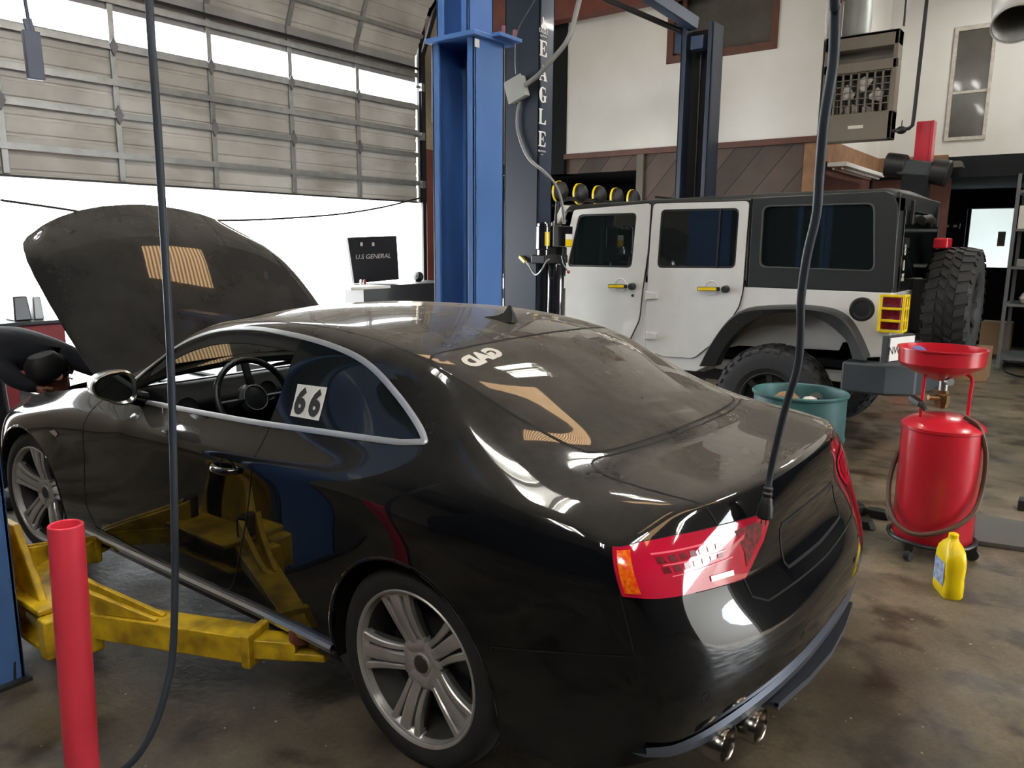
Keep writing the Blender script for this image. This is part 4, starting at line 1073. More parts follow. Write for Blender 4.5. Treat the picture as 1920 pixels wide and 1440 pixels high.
text_obj('glass_sticker', '8\n0', .11, (-.403, yb1 - .22, 1.56), (0, -1, 0), (0, 0, 1), M['sticker'], ht)
text_obj('glass_sticker', 'XK', .08, (-.403, yb1 - .22, 1.42), (0, -1, 0), (0, 0, 1), M['sticker'], ht, sx=.8)
# roof seams
mb = MB(); mb.box((1.505, JY - JW + .02, 2.03), (1.513, JY - .02, 2.047)); jb(mb, 'roof_seam', M['gap'])
mb = MB(); mb.box((.668, JY - JW - .002, 1.32), (.676, JY + .006, 2.0)); jb(mb, 'roof_seam', M['gap'])
# freedom of front: windshield frame, cowl, hood, front fender
mb = MB(); 
for y in (JY - .03, JY - JW + .03): mb.bar((2.42, y, 1.97), (2.78, y, 1.36), .06, .07, up=V((0, 1, 0)))
mb.bar((2.42, JY, 1.96), (2.42, JY - JW, 1.96), .06, .06); jb(mb, 'windshield_frame', M['jeep_white'], bevel=.01)
mb = MB(); mb.prism([(2.44, JY - .06, 1.93), (2.76, JY - .06, 1.38), (2.76, JY - JW + .06, 1.38), (2.44, JY - JW + .06, 1.93)], (.008, 0, .004)); jb(mb, 'windshield', M['jglass2'])
mb = MB(); mb.prism([V((x, JY - .10, z)) for x, z in ((2.46, 1.34), (2.80, 1.36), (3.3, 1.345), (3.95, 1.27), (4.02, 1.20), (4.02, .70), (2.46, .70))], (0, -JW + .20, 0)); hj = jb(mb, 'hood', M['jeep_white'], bevel=.03)
for y_ in (JY - .02, JY - JW):
    mb = MB(); mb.box((2.46, y_, .62), (2.95, y_ + .02, 1.30)); jb(mb, 'cowl_panel', M['jeep_white'], bevel=.012)
t = at(943, 517, Y=JY - .098); text_obj('hood_number', '1288', .085, (t.x + .06, JY - .097, t.z), (-1, 0, 0), (0, 0, 1), M['black_ink'], hj, ext=.0005, font_shear=.25, spacing=1.15)
mb = MB(); mb.tube(catmull([(2.62, JY + .15, 1.30), (2.55, JY + .2, 1.62), (2.42, JY + .16, 1.78), (2.35, JY + .05, 1.85)], 6), .012, 8); jb(mb, 'snorkel_bar', M['black'])
for x, s_ in ((3.35, 1),):
    pass
FO = [jq for jq in ((lambda p: (p.x, p.z))(at(x, y, Y=JY + .10)) for x, y in ((1312, 685), (1330, 650), (1352, 617), (1374, 594), (1400, 582), (1450, 578), (1500, 578), (1540, 582), (1568, 590), (1590, 606), (1608, 635), (1625, 674)))]
FI = [jq for jq in ((lambda p: (p.x, p.z))(at(x, y, Y=JY + .10)) for x, y in ((1340, 687), (1352, 661), (1369, 636), (1392, 613), (1418, 597), (1450, 588), (1484, 586), (1517, 590), (1546, 604), (1570, 622), (1588, 642), (1598, 673)))]
FO = [(p.x, p.y) for p in catmull([V((a, b, 0)) for a, b in FO], 4)]; FI = [(p.x, p.y) for p in catmull([V((a, b, 0)) for a, b in FI], 4)]
def flare(dx, y, s):
    rows = []
    for (xo, zo), (xi, zi) in zip(FO, FI):
        xo += dx; xi += dx
        rows.append([V((xo, y - s * .01, zo + .022)), V((xo, y + s * .085, zo + .012)), V((xo, y + s * .115, zo - .004)), V((xo * .93 + xi * .07, y + s * .125, zo * .93 + zi * .07 - .004)), V((xi, y + s * .095, zi)), V((xi, y - s * .03, zi))])
    m = MB(); m.add([p for r in rows for p in r], [(i * 6 + j, (i + 1) * 6 + j, (i + 1) * 6 + j + 1, i * 6 + j + 1) for i in range(len(rows) - 1) for j in range(5)] + [tuple(range(6)), tuple((len(rows) - 1) * 6 + j for j in range(5, -1, -1))])
    f = jb(m, 'fender_flare', M['jeep_black'], ang=40)
    for k in (6, 12, 18, 26, 34):
        xo, zo = FO[k]; xi, zi = FI[k]
        m = MB(); m.lathe([(0, .006), (.006, .004), (.008, 0)], frame_mtx((dx + (xo + xi) / 2, y + s * .111, (zo + zi) / 2), (0, s, 0)), 8); jb(m, 'flare_bolt', M['steel_dark'], f)
for dx in (0, 2.95):
    flare(dx, JY, 1); flare(dx, JY - JW, -1)
for s, y in ((1, JY - .17), (-1, JY - JW + .17)):
    wl = [(lambda p: (p.x, p.z))(at(px, py, Y=JY - .17)) for px, py in ((1348, 655), (1352, 600), (1400, 565), (1560, 565), (1605, 600), (1605, 640), (1580, 642), (1573, 657), (1455, 651), (1385, 648))]
    mb = MB(); mb.prism(xz(wl, y), (0, -s * .01, 0)); am = [((a[0] + b[0]) / 2, (a[1] + b[1]) / 2) for a, b in zip(FO, FI)]
    vs = []
    for x, z in am: vs += [(x, y + s * .17, z), (x, y, z)]
    mb.add(vs, [(2 * i, 2 * i + 1, 2 * i + 3, 2 * i + 2) for i in range(len(am) - 1)]); jb(mb, 'wheel_liner', mat('pale_wheel_liner', sh(205, 203, 198), rough=.6))
def mud_wheel(name, loc, ax, par, R_=.445, w=.31):
    """ax: outward axis of the wheel"""
    root = bpy.data.objects.new(name, None); COL.objects.link(root); root.parent = par; root.matrix_parent_inverse = Matrix.Translation(-JO)
    root.location = V(loc); root.empty_display_size = .1
    fm = frame_mtx((0, 0, 0), ax, (0, 0, 1) if abs(V(ax).z) < .5 else (1, 0, 0))
    t = MB(); h = w / 2
    t.lathe([(.235, h * .82), (.27, h * .98), (.34, h * 1.02), (.40, h * .96), (R_ - .022, h * .86), (R_ - .014, h * .5), (R_ - .014, -h * .5), (R_ - .022, -h * .86), (.40, -h * .96), (.34, -h * 1.02), (.27, -h * .98), (.235, -h * .82)], fm, 72)
    N = 32
    for i in range(N):
        a = 2 * PI * i / N
        def blk(a0, a1, h0, h1, skew, r0=R_ - .018, r1=R_, r1b=None):
            r1b = r1b or r1; vs = []
            for rr_ in (0, 1):
                for hh, sk in ((h0, 0), (h1, skew)):
                    for aa in (a0, a1):
                        r_ = (r0 if rr_ == 0 else (r1 if hh == h0 else r1b)); vs.append(fm @ V((r_ * math.cos(aa + sk), r_ * math.sin(aa + sk), hh)))
            t.add(vs, [(0, 1, 3, 2), (4, 6, 7, 5), (0, 4, 5, 1), (2, 3, 7, 6), (0, 2, 6, 4), (1, 5, 7, 3)])
        d = 2 * PI / N
        for s in (1, -1):
            o_ = (0 if s > 0 else d * .5)
            L = h * (.95 if i % 2 else .86)
            blk(a + o_, a + o_ + d * .62, s * h * .40, s * L, -.05 * s, r1b=R_ - .018)
            blk(a + o_ + d * .05, a + o_ + d * .55, s * L, s * h * 1.03, -.0, R_ - .05, R_ - .02, R_ - .045)
            blk(a + o_ + d * .35, a + o_ + d * .85, s * h * .06, s * h * .36, .09 * s)
    t.build('tire', M['tire_jeep'], root, ang=30)
    r = MB(); r.lathe([(.235, h * .84), (.225, h * .86), (.215, h * .80), (.20, h * .45), (.17, h * .40), (.10, h * .46), (.07, h * .62), (.0, h * .62)], fm, 48)
    for k in range(8):
        a = 2 * PI * k / 8; r.bar(fm @ V((.07 * math.cos(a), .07 * math.sin(a), h * .60)), fm @ V((.215 * math.cos(a), .215 * math.sin(a), h * .80)), .045, .02, up=V(ax))
    r.build('rim', mat('matte_black_rim', (.006, .006, .006), rough=.6), root)
    return root
for cx in (.40, 3.35):
    mud_wheel('wheel', (cx, JY + .0, .445), (0, 1, 0), jeep); mud_wheel('wheel', (cx, JY - JW, .445), (0, -1, 0), jeep)
mud_wheel('spare_wheel', (-.66, JY - JW / 2 - .06, 1.19), (-1, 0, 0), jeep, R_=.455)
mb = MB(); mb.box((-.55, JY - JW / 2 - .16, 1.0), (-.39, JY - JW / 2 + .16, 1.4)); mb.tube([(-.45, JY - JW / 2 + .04, 1.4), (-.52, JY - JW / 2 + .04, 1.62)], .02, 8); jb(mb, 'spare_carrier', M['black'], bevel=.01)
mb = MB(); mb.box((-.60, JY - JW / 2 - .10, 1.63), (-.50, JY - JW / 2 + .12, 1.71)); jb(mb, 'brake_light', M['red'], bevel=.012)
# tail lamps with yellow guards
for s, y in ((1, JY), (-1, JY - JW)):
    mb = MB(); mb.box((-.44, y - .10 * s - .06, .95), (-.36, y - .10 * s + .06, 1.20)) if 0 else mb.box((-.455, min(y - .11 * s, y + .012 * s), 1.06), (-.33, max(y - .11 * s, y + .012 * s), 1.29))
    lj = jb(mb, 'tail_lamp', M['red_lens_dark'], bevel=.01)
    mb = MB(); ya, yb = y + .03 * s, y - .125 * s; xa, xb = -.475, -.325
    for z in (1.05, 1.125, 1.21, 1.30):
        mb.bar((xb, ya, z), (xa, ya, z), .014, .018); mb.bar((xa, ya, z), (xa, yb, z), .014, .018)
    for x_, y_ in ((xb, ya), (xa, ya), (xa, yb), (xa, (ya + yb) / 2)): mb.bar((x_, y_, 1.045), (x_, y_, 1.307), .016 if x_ != xb else .04, .016)
    jb(mb, 'lamp_guard', M['yellow'], lj, bevel=.004)
# rear bumper, plate bracket, tailgate latch
mb = MB(); mb.prism([(-.12, JY + .13, .60), (-.42, JY + .14, .60), (-.60, JY + .02, .60), (-.66, JY - .35, .60), (-.66, JY - JW + .35, .60), (-.60, JY - JW - .02, .60), (-.42, JY - JW - .14, .60), (-.12, JY - JW - .13, .60), (-.12, JY - JW + .1, .60), (-.4, JY - JW + .1, .60), (-.4, JY - .1, .60), (-.12, JY - .1, .60)], (0, 0, .22))
jb(mb, 'rear_bumper', mat('grey_bumper_plastic', sh(56, 62, 68), rough=.5), bevel=.02)
pc_ = at(1691, 653, X=-.54); PM = frame_mtx(pc_, (-.95, .31, 0), (0, 0, 1))
mb = MB(); mb.box((-.088, -.165, -.05), (.088, .165, -.002), mtx=PM); pb = jb(mb, 'plate_bracket', M['black'], bevel=.006)
mb = MB(); mb.box((-.078, -.15, -.002), (.078, .15, .002), mtx=PM); pl = jb(mb, 'license_plate', M['white'], pb)
text_obj('plate_text', 'NWN CM', .075, PM @ V((-.01, 0, .003)), PM.to_3x3() @ V((0, -1, 0)) * (1 if (PM.to_3x3() @ V((0, -1, 0))).y < 0 else -1), (0, 0, 1), M['black_ink'], pb, ext=.0005)
mb = MB(); mb.lathe([(0, .003), (.045, .003), (.055, .002), (.06, .003), (.068, .006), (.082, .004), (.088, -.002)], frame_mtx((jp(1616, 580)[0], JY + .003, jp(1616, 580)[1]), (0, 1, 0)), 36); mb.bar((jp(1616, 580)[0] - .05, JY - .01, jp(1616, 580)[1] - .01), (jp(1616, 580)[0] + .05, JY - .01, jp(1616, 580)[1] - .01), .02, .02); jb(mb, 'fuel_cap', M['black'])
# roof mounted lamps over the windshield
mb = MB(); mb.tube([(2.50, JY + .01, 1.72), (2.50, JY - .02, 2.02), (2.50, JY - .2, 2.06), (2.50, JY - JW + .2, 2.06), (2.50, JY - JW - .01, 1.72)], .02, 10)
mb.tube([(2.50, JY - .01, 1.75), (2.72, JY + .01, 1.42)], .02, 10); rk = jb(mb, 'light_rack', M['black'])
for i, px in enumerate((1063, 1090, 1115, 1139, 1159)):
    p = at(px, 375 - 0 * i, X=2.5)
    y = JY - .06 - i * .345
    c = V((2.50, y, 2.115)); d = (1, 0, 0)
    mb = MB(); mb.lathe([(0, -.065), (.05, -.06), (.088, -.03), (.096, .005), (.092, .02), (.0, .02)], frame_mtx(c, d), 28); l_ = jb(mb, 'roof_lamp', M['black'])
    mb = MB(); mb.lathe([(.088, .018), (.099, .026), (.100, .006), (.091, .004)], frame_mtx(c, d), 32); jb(mb, 'lamp_ring', M['yellow'], l_)
mb = MB(); mb.box((-.2, JY - JW + .2, .72), (2.4, JY - .2, .78)); mb.box((-.3, JY - JW + .2, 1.0), (2.4, JY - .20, 1.30)); mb.box((1.1, JY - JW + .06, .8), (2.4, JY - .08, 1.30)); jb(mb, 'cabin_interior', M['interior'])
mb = MB(); mb.tube([(.40, JY - .1, .445), (.40, JY - JW + .1, .445)], .05, 12); mb.lathe([(0, -.15), (.11, -.1), (.14, 0), (.11, .1), (0, .15)], frame_mtx((.4, JY - JW / 2, .445), (1, 0, 0)), 20); mb.box((-.1, JY - JW + .3, .5), (4.0, JY - .3, .62)); jb(mb, 'chassis', M['black'])
mb = MB(); mb.prism([(4.05, JY + .05, .55), (4.28, JY - .1, .55), (4.28, JY - JW + .1, .55), (4.05, JY - JW - .05, .55)], (0, 0, .2)); jb(mb, 'front_bumper', M['black'], bevel=.02)

# ================================================================== THE BUILDING
DX = 6.3      # garage door wall
JAMB = -5.75
def st(mb, name, mats, **k): return struct(mb.build(name, mats, None, **k))
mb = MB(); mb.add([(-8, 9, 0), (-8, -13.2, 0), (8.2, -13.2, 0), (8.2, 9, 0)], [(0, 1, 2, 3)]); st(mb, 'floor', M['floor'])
mb = MB(); mb.add([(8.2, 60, -.005), (8.2, -60, -.005), (80, -60, -.005), (80, 60, -.005)], [(0, 1, 2, 3)]); st(mb, 'ground', M['ground_out'])
CZ = 6.2
mb = MB(); mb.box((-8, -13.2, CZ), (6.4, 9, CZ + .15)); st(mb, 'ceiling', M['ceiling'])
# front wall (around the garage door)
mb = MB(); mb.box((DX + .05, -13.2, 0), (DX + .25, JAMB - .02, CZ)); mb.box((DX + .05, JAMB - .6, 4.75), (DX + .25, 9, CZ)); mb.box((DX + .05, 1.5, 0), (DX + .25, 9, CZ)); st(mb, 'wall_front', mat('tan_wall_panel', sh(168, 158, 142), rough=.8, var=.12, vscale=2))
# jamb steel and tan board
mb = MB(); mb.box((DX - .02, JAMB - .42, 0), (DX + .20, JAMB - .06, 2.95)); struct(mb.build('trim_1', M['jamb_red'], bevel=.01))
mb = MB(); mb.box((DX + .02, JAMB - .40, 2.75), (DX + .06, JAMB - .05, 3.75)); struct(mb.build('trim_2', mat('tan_board', sh(176, 160, 134), rough=.8, var=.15)))
# back wall to the right, white above, black recess below
BY = -10.0
mb = MB(); mb.box((-8, BY - .2, 2.86), (1.36, BY, CZ)); wb = st(mb, 'wall_right', M['plaster'])
mb = MB(); mb.box((-8, BY - .22, 2.58), (1.25, BY + .02, 2.86)); struct(mb.build('trim_3', M['wall_black']))
mb = MB(); mb.box((-8, BY - 3.2, 2.60), (1.36, BY - .2, 2.90)); mb.box((-8, -13.2, 0), (-.32, -13.0, 2.65)); mb.box((.45, -13.2, 0), (6.3, -13.0, 3.0)); mb.box((1.3, -13.1, 0), (1.4, -9.8, 3.0)); mb.box((-.32, -13.2, 2.28), (.45, -13.0, 2.65)); mb.box((-8, BY - .2, 0), (-2.2, BY, 2.6))
st(mb, 'wall_back', M['wall_black'])
# the rear entrance with its bright window
mb = MB(); mb.box((-.32, -13.12, 0), (.45, -13.07, 1.30)); mb.box((-.32, -13.12, 1.30), (-.27, -13.07, 2.28)); mb.box((.40, -13.12, 1.3), (.45, -13.07, 2.28)); dr1 = struct(mb.build('door_1', M['wall_black'], bevel=.004))
mb = MB(); mb.box((-.27, -13.10, 1.3), (.40, -13.09, 2.28)); o = mb.build('door_pane', M['clear'], dr1)
mb = MB(); mb.box((-.9, -15.2, 0), (2.2, -15.0, 3)); struct(mb.build('wall_outside', mat('sunlit_block_wall', sh(205, 200, 196), rough=.9, var=.1, vscale=1)))
# office / mezzanine block
OX, OY, OZ = 1.255, -7.0, 2.885
mb = MB(); 
wx0, wx1, wz0 = 1.80, 3.15, 3.93
mb.box((OX, OY - .12, OZ), (4.70, OY, wz0)); mb.box((OX, OY - .12, wz0), (wx0, OY, CZ)); mb.box((wx1, OY - .12, wz0), (4.70, OY, CZ)); mb.box((wx0, OY - .12, 4.85), (wx1, OY, CZ))
mb.box((OX, BY, OZ), (OX + .1, OY - .12, 3.35)); mb.box((OX, -7.5, 3.35), (OX + .1, OY - .12, CZ)); mb.box((OX, BY, 3.35), (OX + .1, -8.9, CZ)); mb.box((OX, -8.9, 4.6), (OX + .1, -7.5, CZ))
st(mb, 'wall_office', M['plaster'])
mb = MB(); mb.frame([V((x, OY + .02, z)) for x, z in ((wx0 - .02, wz0 - .03), (wx1 + .04, wz0 - .03), (wx1 + .04, 4.9), (wx0 - .02, 4.9))], [V((x, OY + .02, z)) for x, z in ((wx0 + .06, wz0 + .06), (wx1 - .05, wz0 + .06), (wx1 - .05, 4.82), (wx0 + .06, 4.82))], (0, -.10, 0))
w1 = struct(mb.build('window_1', M['brown_wood'], bevel=.004))
mb = MB(); mb.box((wx0, OY - .09, wz0), (wx1, OY - .08, 4.85)); mb.build('window_pane', M['pane_dark'], w1)
mb = MB(); mb.bar((2.98, OY - .04, 3.98), (2.98, OY - .04, 4.85), .05, .05); mb.build('window_mullion', M['brown_wood'], w1)
mb = MB(); mb.frame([V((OX - .02, y, z)) for y, z in ((-8.9, 3.35), (-7.5, 3.35), (-7.5, 4.6), (-8.9, 4.6))], [V((OX - .02, y, z)) for y, z in ((-8.82, 3.43), (-7.58, 3.43), (-7.58, 4.52), (-8.82, 4.52))], (.1, 0, 0)); w3 = struct(mb.build('window_3', M['brown_wood']))
mb = MB(); mb.box((OX + .04, -8.85, 3.4), (OX + .05, -7.55, 4.55)); mb.build('window_pane', mat('bright_office_pane', sh(190, 190, 180), rough=.3), w3)
# mezzanine edge trims
mb = MB(); mb.box((OX - .02, OY - .10, OZ - .07), (4.72, OY + .03, OZ)); struct(mb.build('trim_4', M['brown_wood'], bevel=.004))
mb = MB(); mb.box((OX - .03, BY, OZ - .26), (OX + .10, OY - .1, OZ)); mb.box((.35, BY, OZ - .26), (OX, BY + .10, OZ)) ; struct(mb.build('trim_5', M['raw_wood'], bevel=.005))
# siding below the office with the dark opening on its left
mb = MB(); mb.box((OX + .12, OY - .12, 0), (3.48, OY - .02, OZ - .07)); mb.box((3.48, OY - .12, 2.62), (4.9, OY - .02, OZ - .07)); st(mb, 'wall_siding', M['siding'])
mb = MB(); mb.box((3.46, OY - .1, 1.2), (3.56, OY + .02, 2.82)); struct(mb.build('trim_6', mat('grey_post_wood', sh(96, 90, 82), rough=.7)))
mb = MB(); mb.box((OX - .02, OY - .16, 0), (OX + .13, OY + .0, OZ - .07)); struct(mb.build('trim_7', M['raw_wood'], bevel=.005))
# stock room recess behind: dark back and grey-tan corrugated wall further left
mb = MB(); mb.box((3.4, -9.3, 0), (6.3, -9.2, 3.0)); mb.box((3.44, -9.2, 0), (3.50, OY - .12, 2.7)); mb.box((OX + .2, OY - 2.6, 2.62), (6.3, OY - .1, 2.70)); mb.box((6.2, -9.2, 0), (6.3, -6.5, 3.2)); st(mb, 'wall_stock', M['wall_black'])
def corr_mat():
    return plank_mat('corrugated_cladding', sh(150, 142, 128), sh(188, 180, 164), .18, 0, 0)
mb = MB(); mb.box((4.85, -7.35, 2.70), (6.3, -7.25, CZ)); st(mb, 'wall_cladding', corr_mat())
mb = MB(); mb.box((4.70, -7.3, 2.62), (6.3, -6.95, 2.80)); mb.box((4.70, -7.2, 2.8), (4.95, -6.98, CZ)) ; struct(mb.build('trim_8', M['wall_black']))
# red-brown header beam high between the columns
mb = MB(); mb.box((2.6, -6.9, 4.60), (6.2, -6.7, 5.1)); struct(mb.build('beam', M['jamb_red']))
# interior of office recess side (right of office, below): dim timber wall
mb = MB(); mb.box((-1.6 + 2.9, -9.9, 0), (1.40, OY - .16, OZ - .2)); mb.box((.30, BY - .1, 0), (1.30, BY, OZ - .2)); st(mb, 'wall_timber', mat('dim_red_timber', sh(98, 60, 50), rough=.8, var=.3))
# rear and left walls of the hall (behind the viewer), with a wide open bay letting daylight in
mb = MB(); mb.box((-8.2, -13.2, 0), (-8, -5.5, CZ)); mb.box((-8.2, -2.0, 0), (-8, 9, CZ)); mb.box((-8.2, -5.5, 3.2), (-8, -2.0, CZ)); st(mb, 'wall_rear', mat('grey_block_wall', sh(96, 92, 86), rough=.85, var=.15))
mb = MB(); mb.add([(-60, -40, -.02), (-8.1, -40, -.02), (-8.1, 40, -.02), (-60, 40, -.02)], [(0, 1, 2, 3)]); st(mb, 'ground_rear', mat('asphalt', sh(110, 108, 104), rough=.9))
mb = MB(); mb.box((-8.2, 9, 0), (6.5, 9.2, CZ)); st(mb, 'wall_left', mat('dark_block_wall', sh(30, 34, 44), rough=.85, var=.25))
# tall window on the white wall
wa, wb_, wza, wzb = at(1775, 258, Y=BY), at(1843, 258, Y=BY), 3.12, 4.55
x0, x1 = -.02, .385
mb = MB()
mb.frame([V((x, BY + .03, z)) for x, z in ((x0 - .04, wza - .05), (x1 + .05, wza - .05), (x1 + .05, wzb), (x0 - .04, wzb))], [V((x, BY + .03, z)) for x, z in ((x0, wza), (x1, wza), (x1, wzb - .06), (x0, wzb - .06))], (0, -.12, 0))
mb.box((x0, BY - .02, 3.68), (x1, BY + .02, 3.72)); w2 = struct(mb.build('window_2', mat('weathered_white_frame', sh(206, 200, 190), rough=.7, var=.3, vscale=20), bevel=.006))
mb = MB(); mb.box((x0, BY + .004, wza), (x1, BY + .008, wzb - .05)); mb.build('window_pane', M['pane_dark'], w2)

# ------------------------------------------------------------------ sectional garage door
def gd_section(z0, z1, x0=DX, tilt=0., name='door_panel', ya=1.7, yb=JAMB + .12, glass=False, corr=True):
    """ribbed panel between z0 and z1 (vertical)"""
    m = MB(); H = z1 - z0
    # corrugation profile: flat with shallow step ribs
    prof = [(0, 0)]
    n = 4
    for i in range(n):
        b = i / n * H; prof += [(b + .02, 0), (b + .030, .012), (b + .05, .012), (b + .06, 0)] if corr else []
    prof += [(H, 0)]
    vs = []
    for h, d in prof: vs += [(x0 + d, ya, z0 + h), (x0 + d, yb, z0 + h)]
    vs += [(x0 + .045, ya, z0 + H), (x0 + .045, yb, z0 + H), (x0 + .045, ya, z0), (x0 + .045, yb, z0)]
    k = len(vs) // 2; fs = [(2 * i, 2 * i + 1, (2 * i + 3) % (2 * k), (2 * i + 2) % (2 * k)) for i in range(k)]
    m.add(vs, fs)
    return m
gd = None
SH = .632; Z0 = 2.215
gdoor = thing('sectional_door', 'dirty grey ribbed overhead door rolled half way up', 'garage door', (DX, -1.3, Z0))
gdoor['kind'] = 'structure'; gdoor.name = 'door_2'
del gdoor['label']; del gdoor['category']
GI = Matrix.Translation(-gdoor.location)
def gb(m, name, mats, tilt=None, **k):
    o = m.build(name, mats, gdoor, **k); o.matrix_parent_inverse = GI
    if tilt:
        zz, ang = tilt; R_ = Matrix.Translation(V((DX, 0, zz))) @ Matrix.Rotation(ang, 4, 'Y') @ Matrix.Translation(V((-DX, 0, -zz))); o.data.transform(R_)
    return o
ya, yb = 1.7, JAMB + .12
STY = [-1.47 - 1.03 * i for i in range(4)] + [-1.47 + 1.03 * i for i in range(1, 4)]
secs = [(Z0, Z0 + SH), (Z0 + SH, Z0 + 2 * SH), (Z0 + 2 * SH, Z0 + 3 * SH)]
for i in range(2):
    z0, z1 = secs[i]; gb(gd_section(z0, z1), 'door_panel', M['door'])
zw0 = secs[2][0]
# glazed section
m = MB(); m.box((DX, yb, zw0), (DX + .045, ya, zw0 + .055)); m.box((DX, yb, zw0 + .335), (DX + .045, ya, zw0 + SH))
for y in STY: m.box((DX - .005, y - .03, zw0), (DX + .045, y + .03, zw0 + .4))
gb(m, 'door_panel', mat('smooth_door_steel', sh(176, 177, 176), rough=.5, var_col=sh(140, 140, 140), vscale=1.5))
m = MB(); m.box((DX + .02, yb, zw0 + .05), (DX + .024, ya, zw0 + .34)); gb(m, 'window_strip', thin_glass('door_glazing', (.97, .97, .97), .06))
ZT = zw0 + SH
def tilted(p, k):  # sections above the window lean inward along the curved track
    return p
angs = [(-.10, .0), (-.62, SH), (-.95, 2 * SH)]
base = V((DX, 0, ZT)); a = 0; cur = V((DX, 0, ZT))
def place(m_, pt, ang, nm, mats, **k):
    o = m_.build(nm, mats, gdoor, **k); o.matrix_parent_inverse = GI
    o.data.transform(Matrix.Translation(V((pt.x, 0, pt.z))) @ Matrix.Rotation(ang, 4, 'Y') @ Matrix.Translation(V((-DX, 0, 0))))
    return o
RAILP = [cur.copy()]
for i, ang in enumerate((-.42, -.80, -1.1, -1.22, -1.3)):
    place(gd_section(0, SH, corr=True), cur, ang, 'door_panel', M['door'])
    m = MB()
    for y in STY: m.box((DX - .03, y - .028, 0), (DX, y + .028, SH))
    m.box((DX - .04, yb, SH * .45), (DX, ya, SH * .45 + .05)); place(m, cur, ang, 'stile', M['steel'], bevel=.004)
    cur = cur + V((math.sin(ang) * SH, 0, math.cos(ang) * SH)); RAILP.append(cur.copy())
# stiles, struts, hinges on the vertical sections
for z0, z1 in secs:
    m = MB()
    for y in STY: m.box((DX - .03, y - .028, z0 + .01), (DX, y + .028, z1 - .01))
    gb(m, 'stile', M['steel'], bevel=.004) if z0 != zw0 else gb(m, 'stile', M['steel'], bevel=.004)
m = MB()
for z in (Z0 + .25, Z0 + SH - .0, Z0 + SH + .30, Z0 + 2 * SH, zw0 + .42):
    m.box((DX - .045, yb, z - .012), (DX - .0, ya, z + .012)); m.box((DX - .05, yb, z - .03), (DX - .045, ya, z + .03))
gb(m, 'strut', M['steel'])
m = MB(); m.tube([(DX - .07, ya, zw0 + .50), (DX - .07, yb, zw0 + .50)], .018, 8); gb(m, 'lift_bar', M['steel_dark'])
for y in STY:
    for z in (Z0 + SH, Z0 + 2 * SH):
        m = MB(); m.prism([(DX - .055, y, z - .09), (DX - .055, y - .045, z), (DX - .055, y, z + .09), (DX - .055, y + .045, z)], (.02, 0, 0)); gb(m, 'hinge', mat('hinge_steel', sh(118, 118, 122), rough=.5))
m = MB(); m.box((DX - .03, yb, Z0 - .02), (DX + .05, ya, Z0)); gb(m, 'bottom_seal', M['black'])
# track and spring hardware on the right
m = MB(); pts = [V((DX - .05, yb - .09, .3)), V((DX - .05, yb - .09, ZT - .1))] + [p + V((-.03, yb - .09, 0)) for p in RAILP]
for a_, b_ in zip(pts, pts[1:]): m.bar(a_, b_, .03, .07, up=V((0, 1, 0)))
m.box((DX - .04, yb - .16, 2.2), (DX, yb - .03, 4.6)); gb(m, 'door_track', M['steel_dark'])
m = MB()
for z in (2.45, 3.1, 3.75): m.tube([(DX - .05, yb - .10, z), (DX - .05, yb + .05, z)], .02, 8); m.box((DX - .1, yb - .08, z - .05), (DX - .05, yb - .02, z + .05))
for i in range(4): m.bar((DX - .1, JAMB - .12 - i * .09, 3.3), (DX - .1, JAMB - .14 - i * .09, 4.25), .04, .02)
gb(m, 'track_roller', M['steel'])
# loose cord across the bright opening
mb = MB(); mb.tube(catmull([at(792, 370, X=6.2), at(720, 388, X=6.2), at(640, 401, X=6.2), at(540, 409, X=6.2), at(440, 413, X=6.2), at(330, 412, X=6.2), at(200, 405, X=6.2), at(120, 392, X=6.2), at(0, 375, X=6.2)], 5), .012, 8)
tag(mb.build('pull_cord', M['steel_dark']), 'thin dark cord sagging across the bright door opening', 'cord')

# ------------------------------------------------------------------ lift columns
def cchan(m, xc, y, z0, z1, w, d, open_dir, t=.02, lip=.06, mi=0, mi_in=1):
    """c-channel column; back plate at y, opening toward open_dir (+1/-1 along y)"""
    yo = y + open_dir * d
    m.box((xc - w / 2, min(y, y + open_dir * t), z0), (xc + w / 2, max(y, y + open_dir * t), z1), mi)
    for s in (-1, 1):
        xs = sorted((xc + s * w / 2, xc + s * (w / 2 - t)))
        m.box((xs[0], min(y, yo), z0), (xs[1], max(y, yo), z1), mi)
        xl = sorted((xc + s * w / 2, xc + s * (w / 2 - lip)))
        m.box((xl[0], min(yo, yo - open_dir * t), z0), (xl[1], max(yo, yo - open_dir * t), z1), mi)
# blue lift, far column
BX = 1.86
bl = thing('lift_column', 'tall bright blue lift column standing beyond the coupe', 'lift column', (BX, -1.6, 0))
def lb(par, m, name, mats, **k):
    o = m.build(name, mats, par, **k); o.matrix_parent_inverse = Matrix.Translation(-par.location); return o
m = MB(); cchan(m, BX, -1.72, 0, 2.93, .36, .30, 1); lb(bl, m, 'post', M['blue'], bevel=.006)
m = MB(); cchan(m, BX + .03, -1.70, 2.93, 4.6, .27, .25, 1); lb(bl, m, 'post_extension', M['blue'], bevel=.006)
m = MB(); m.box((BX - .215, -1.78, 2.90), (BX + .20, -1.38, 2.93)); m.box((BX - .28, -1.78, 2.915), (BX - .17, -1.55, 2.94)); lb(bl, m, 'splice_plate', M['blue'], bevel=.004)
for y in (-1.74, -1.62):
    m = MB(); m.tube([(BX - .25, y, 2.92), (BX - .25, y, 2.99)], .014, 6); lb(bl, m, 'bolt', mat('red_bolt', sh(120, 70, 90), rough=.4))
m = MB(); m.box((BX - .12, -1.62, .10), (BX + .12, -1.40, .75)); lb(bl, m, 'carriage', M['yellow_lift'], bevel=.01)
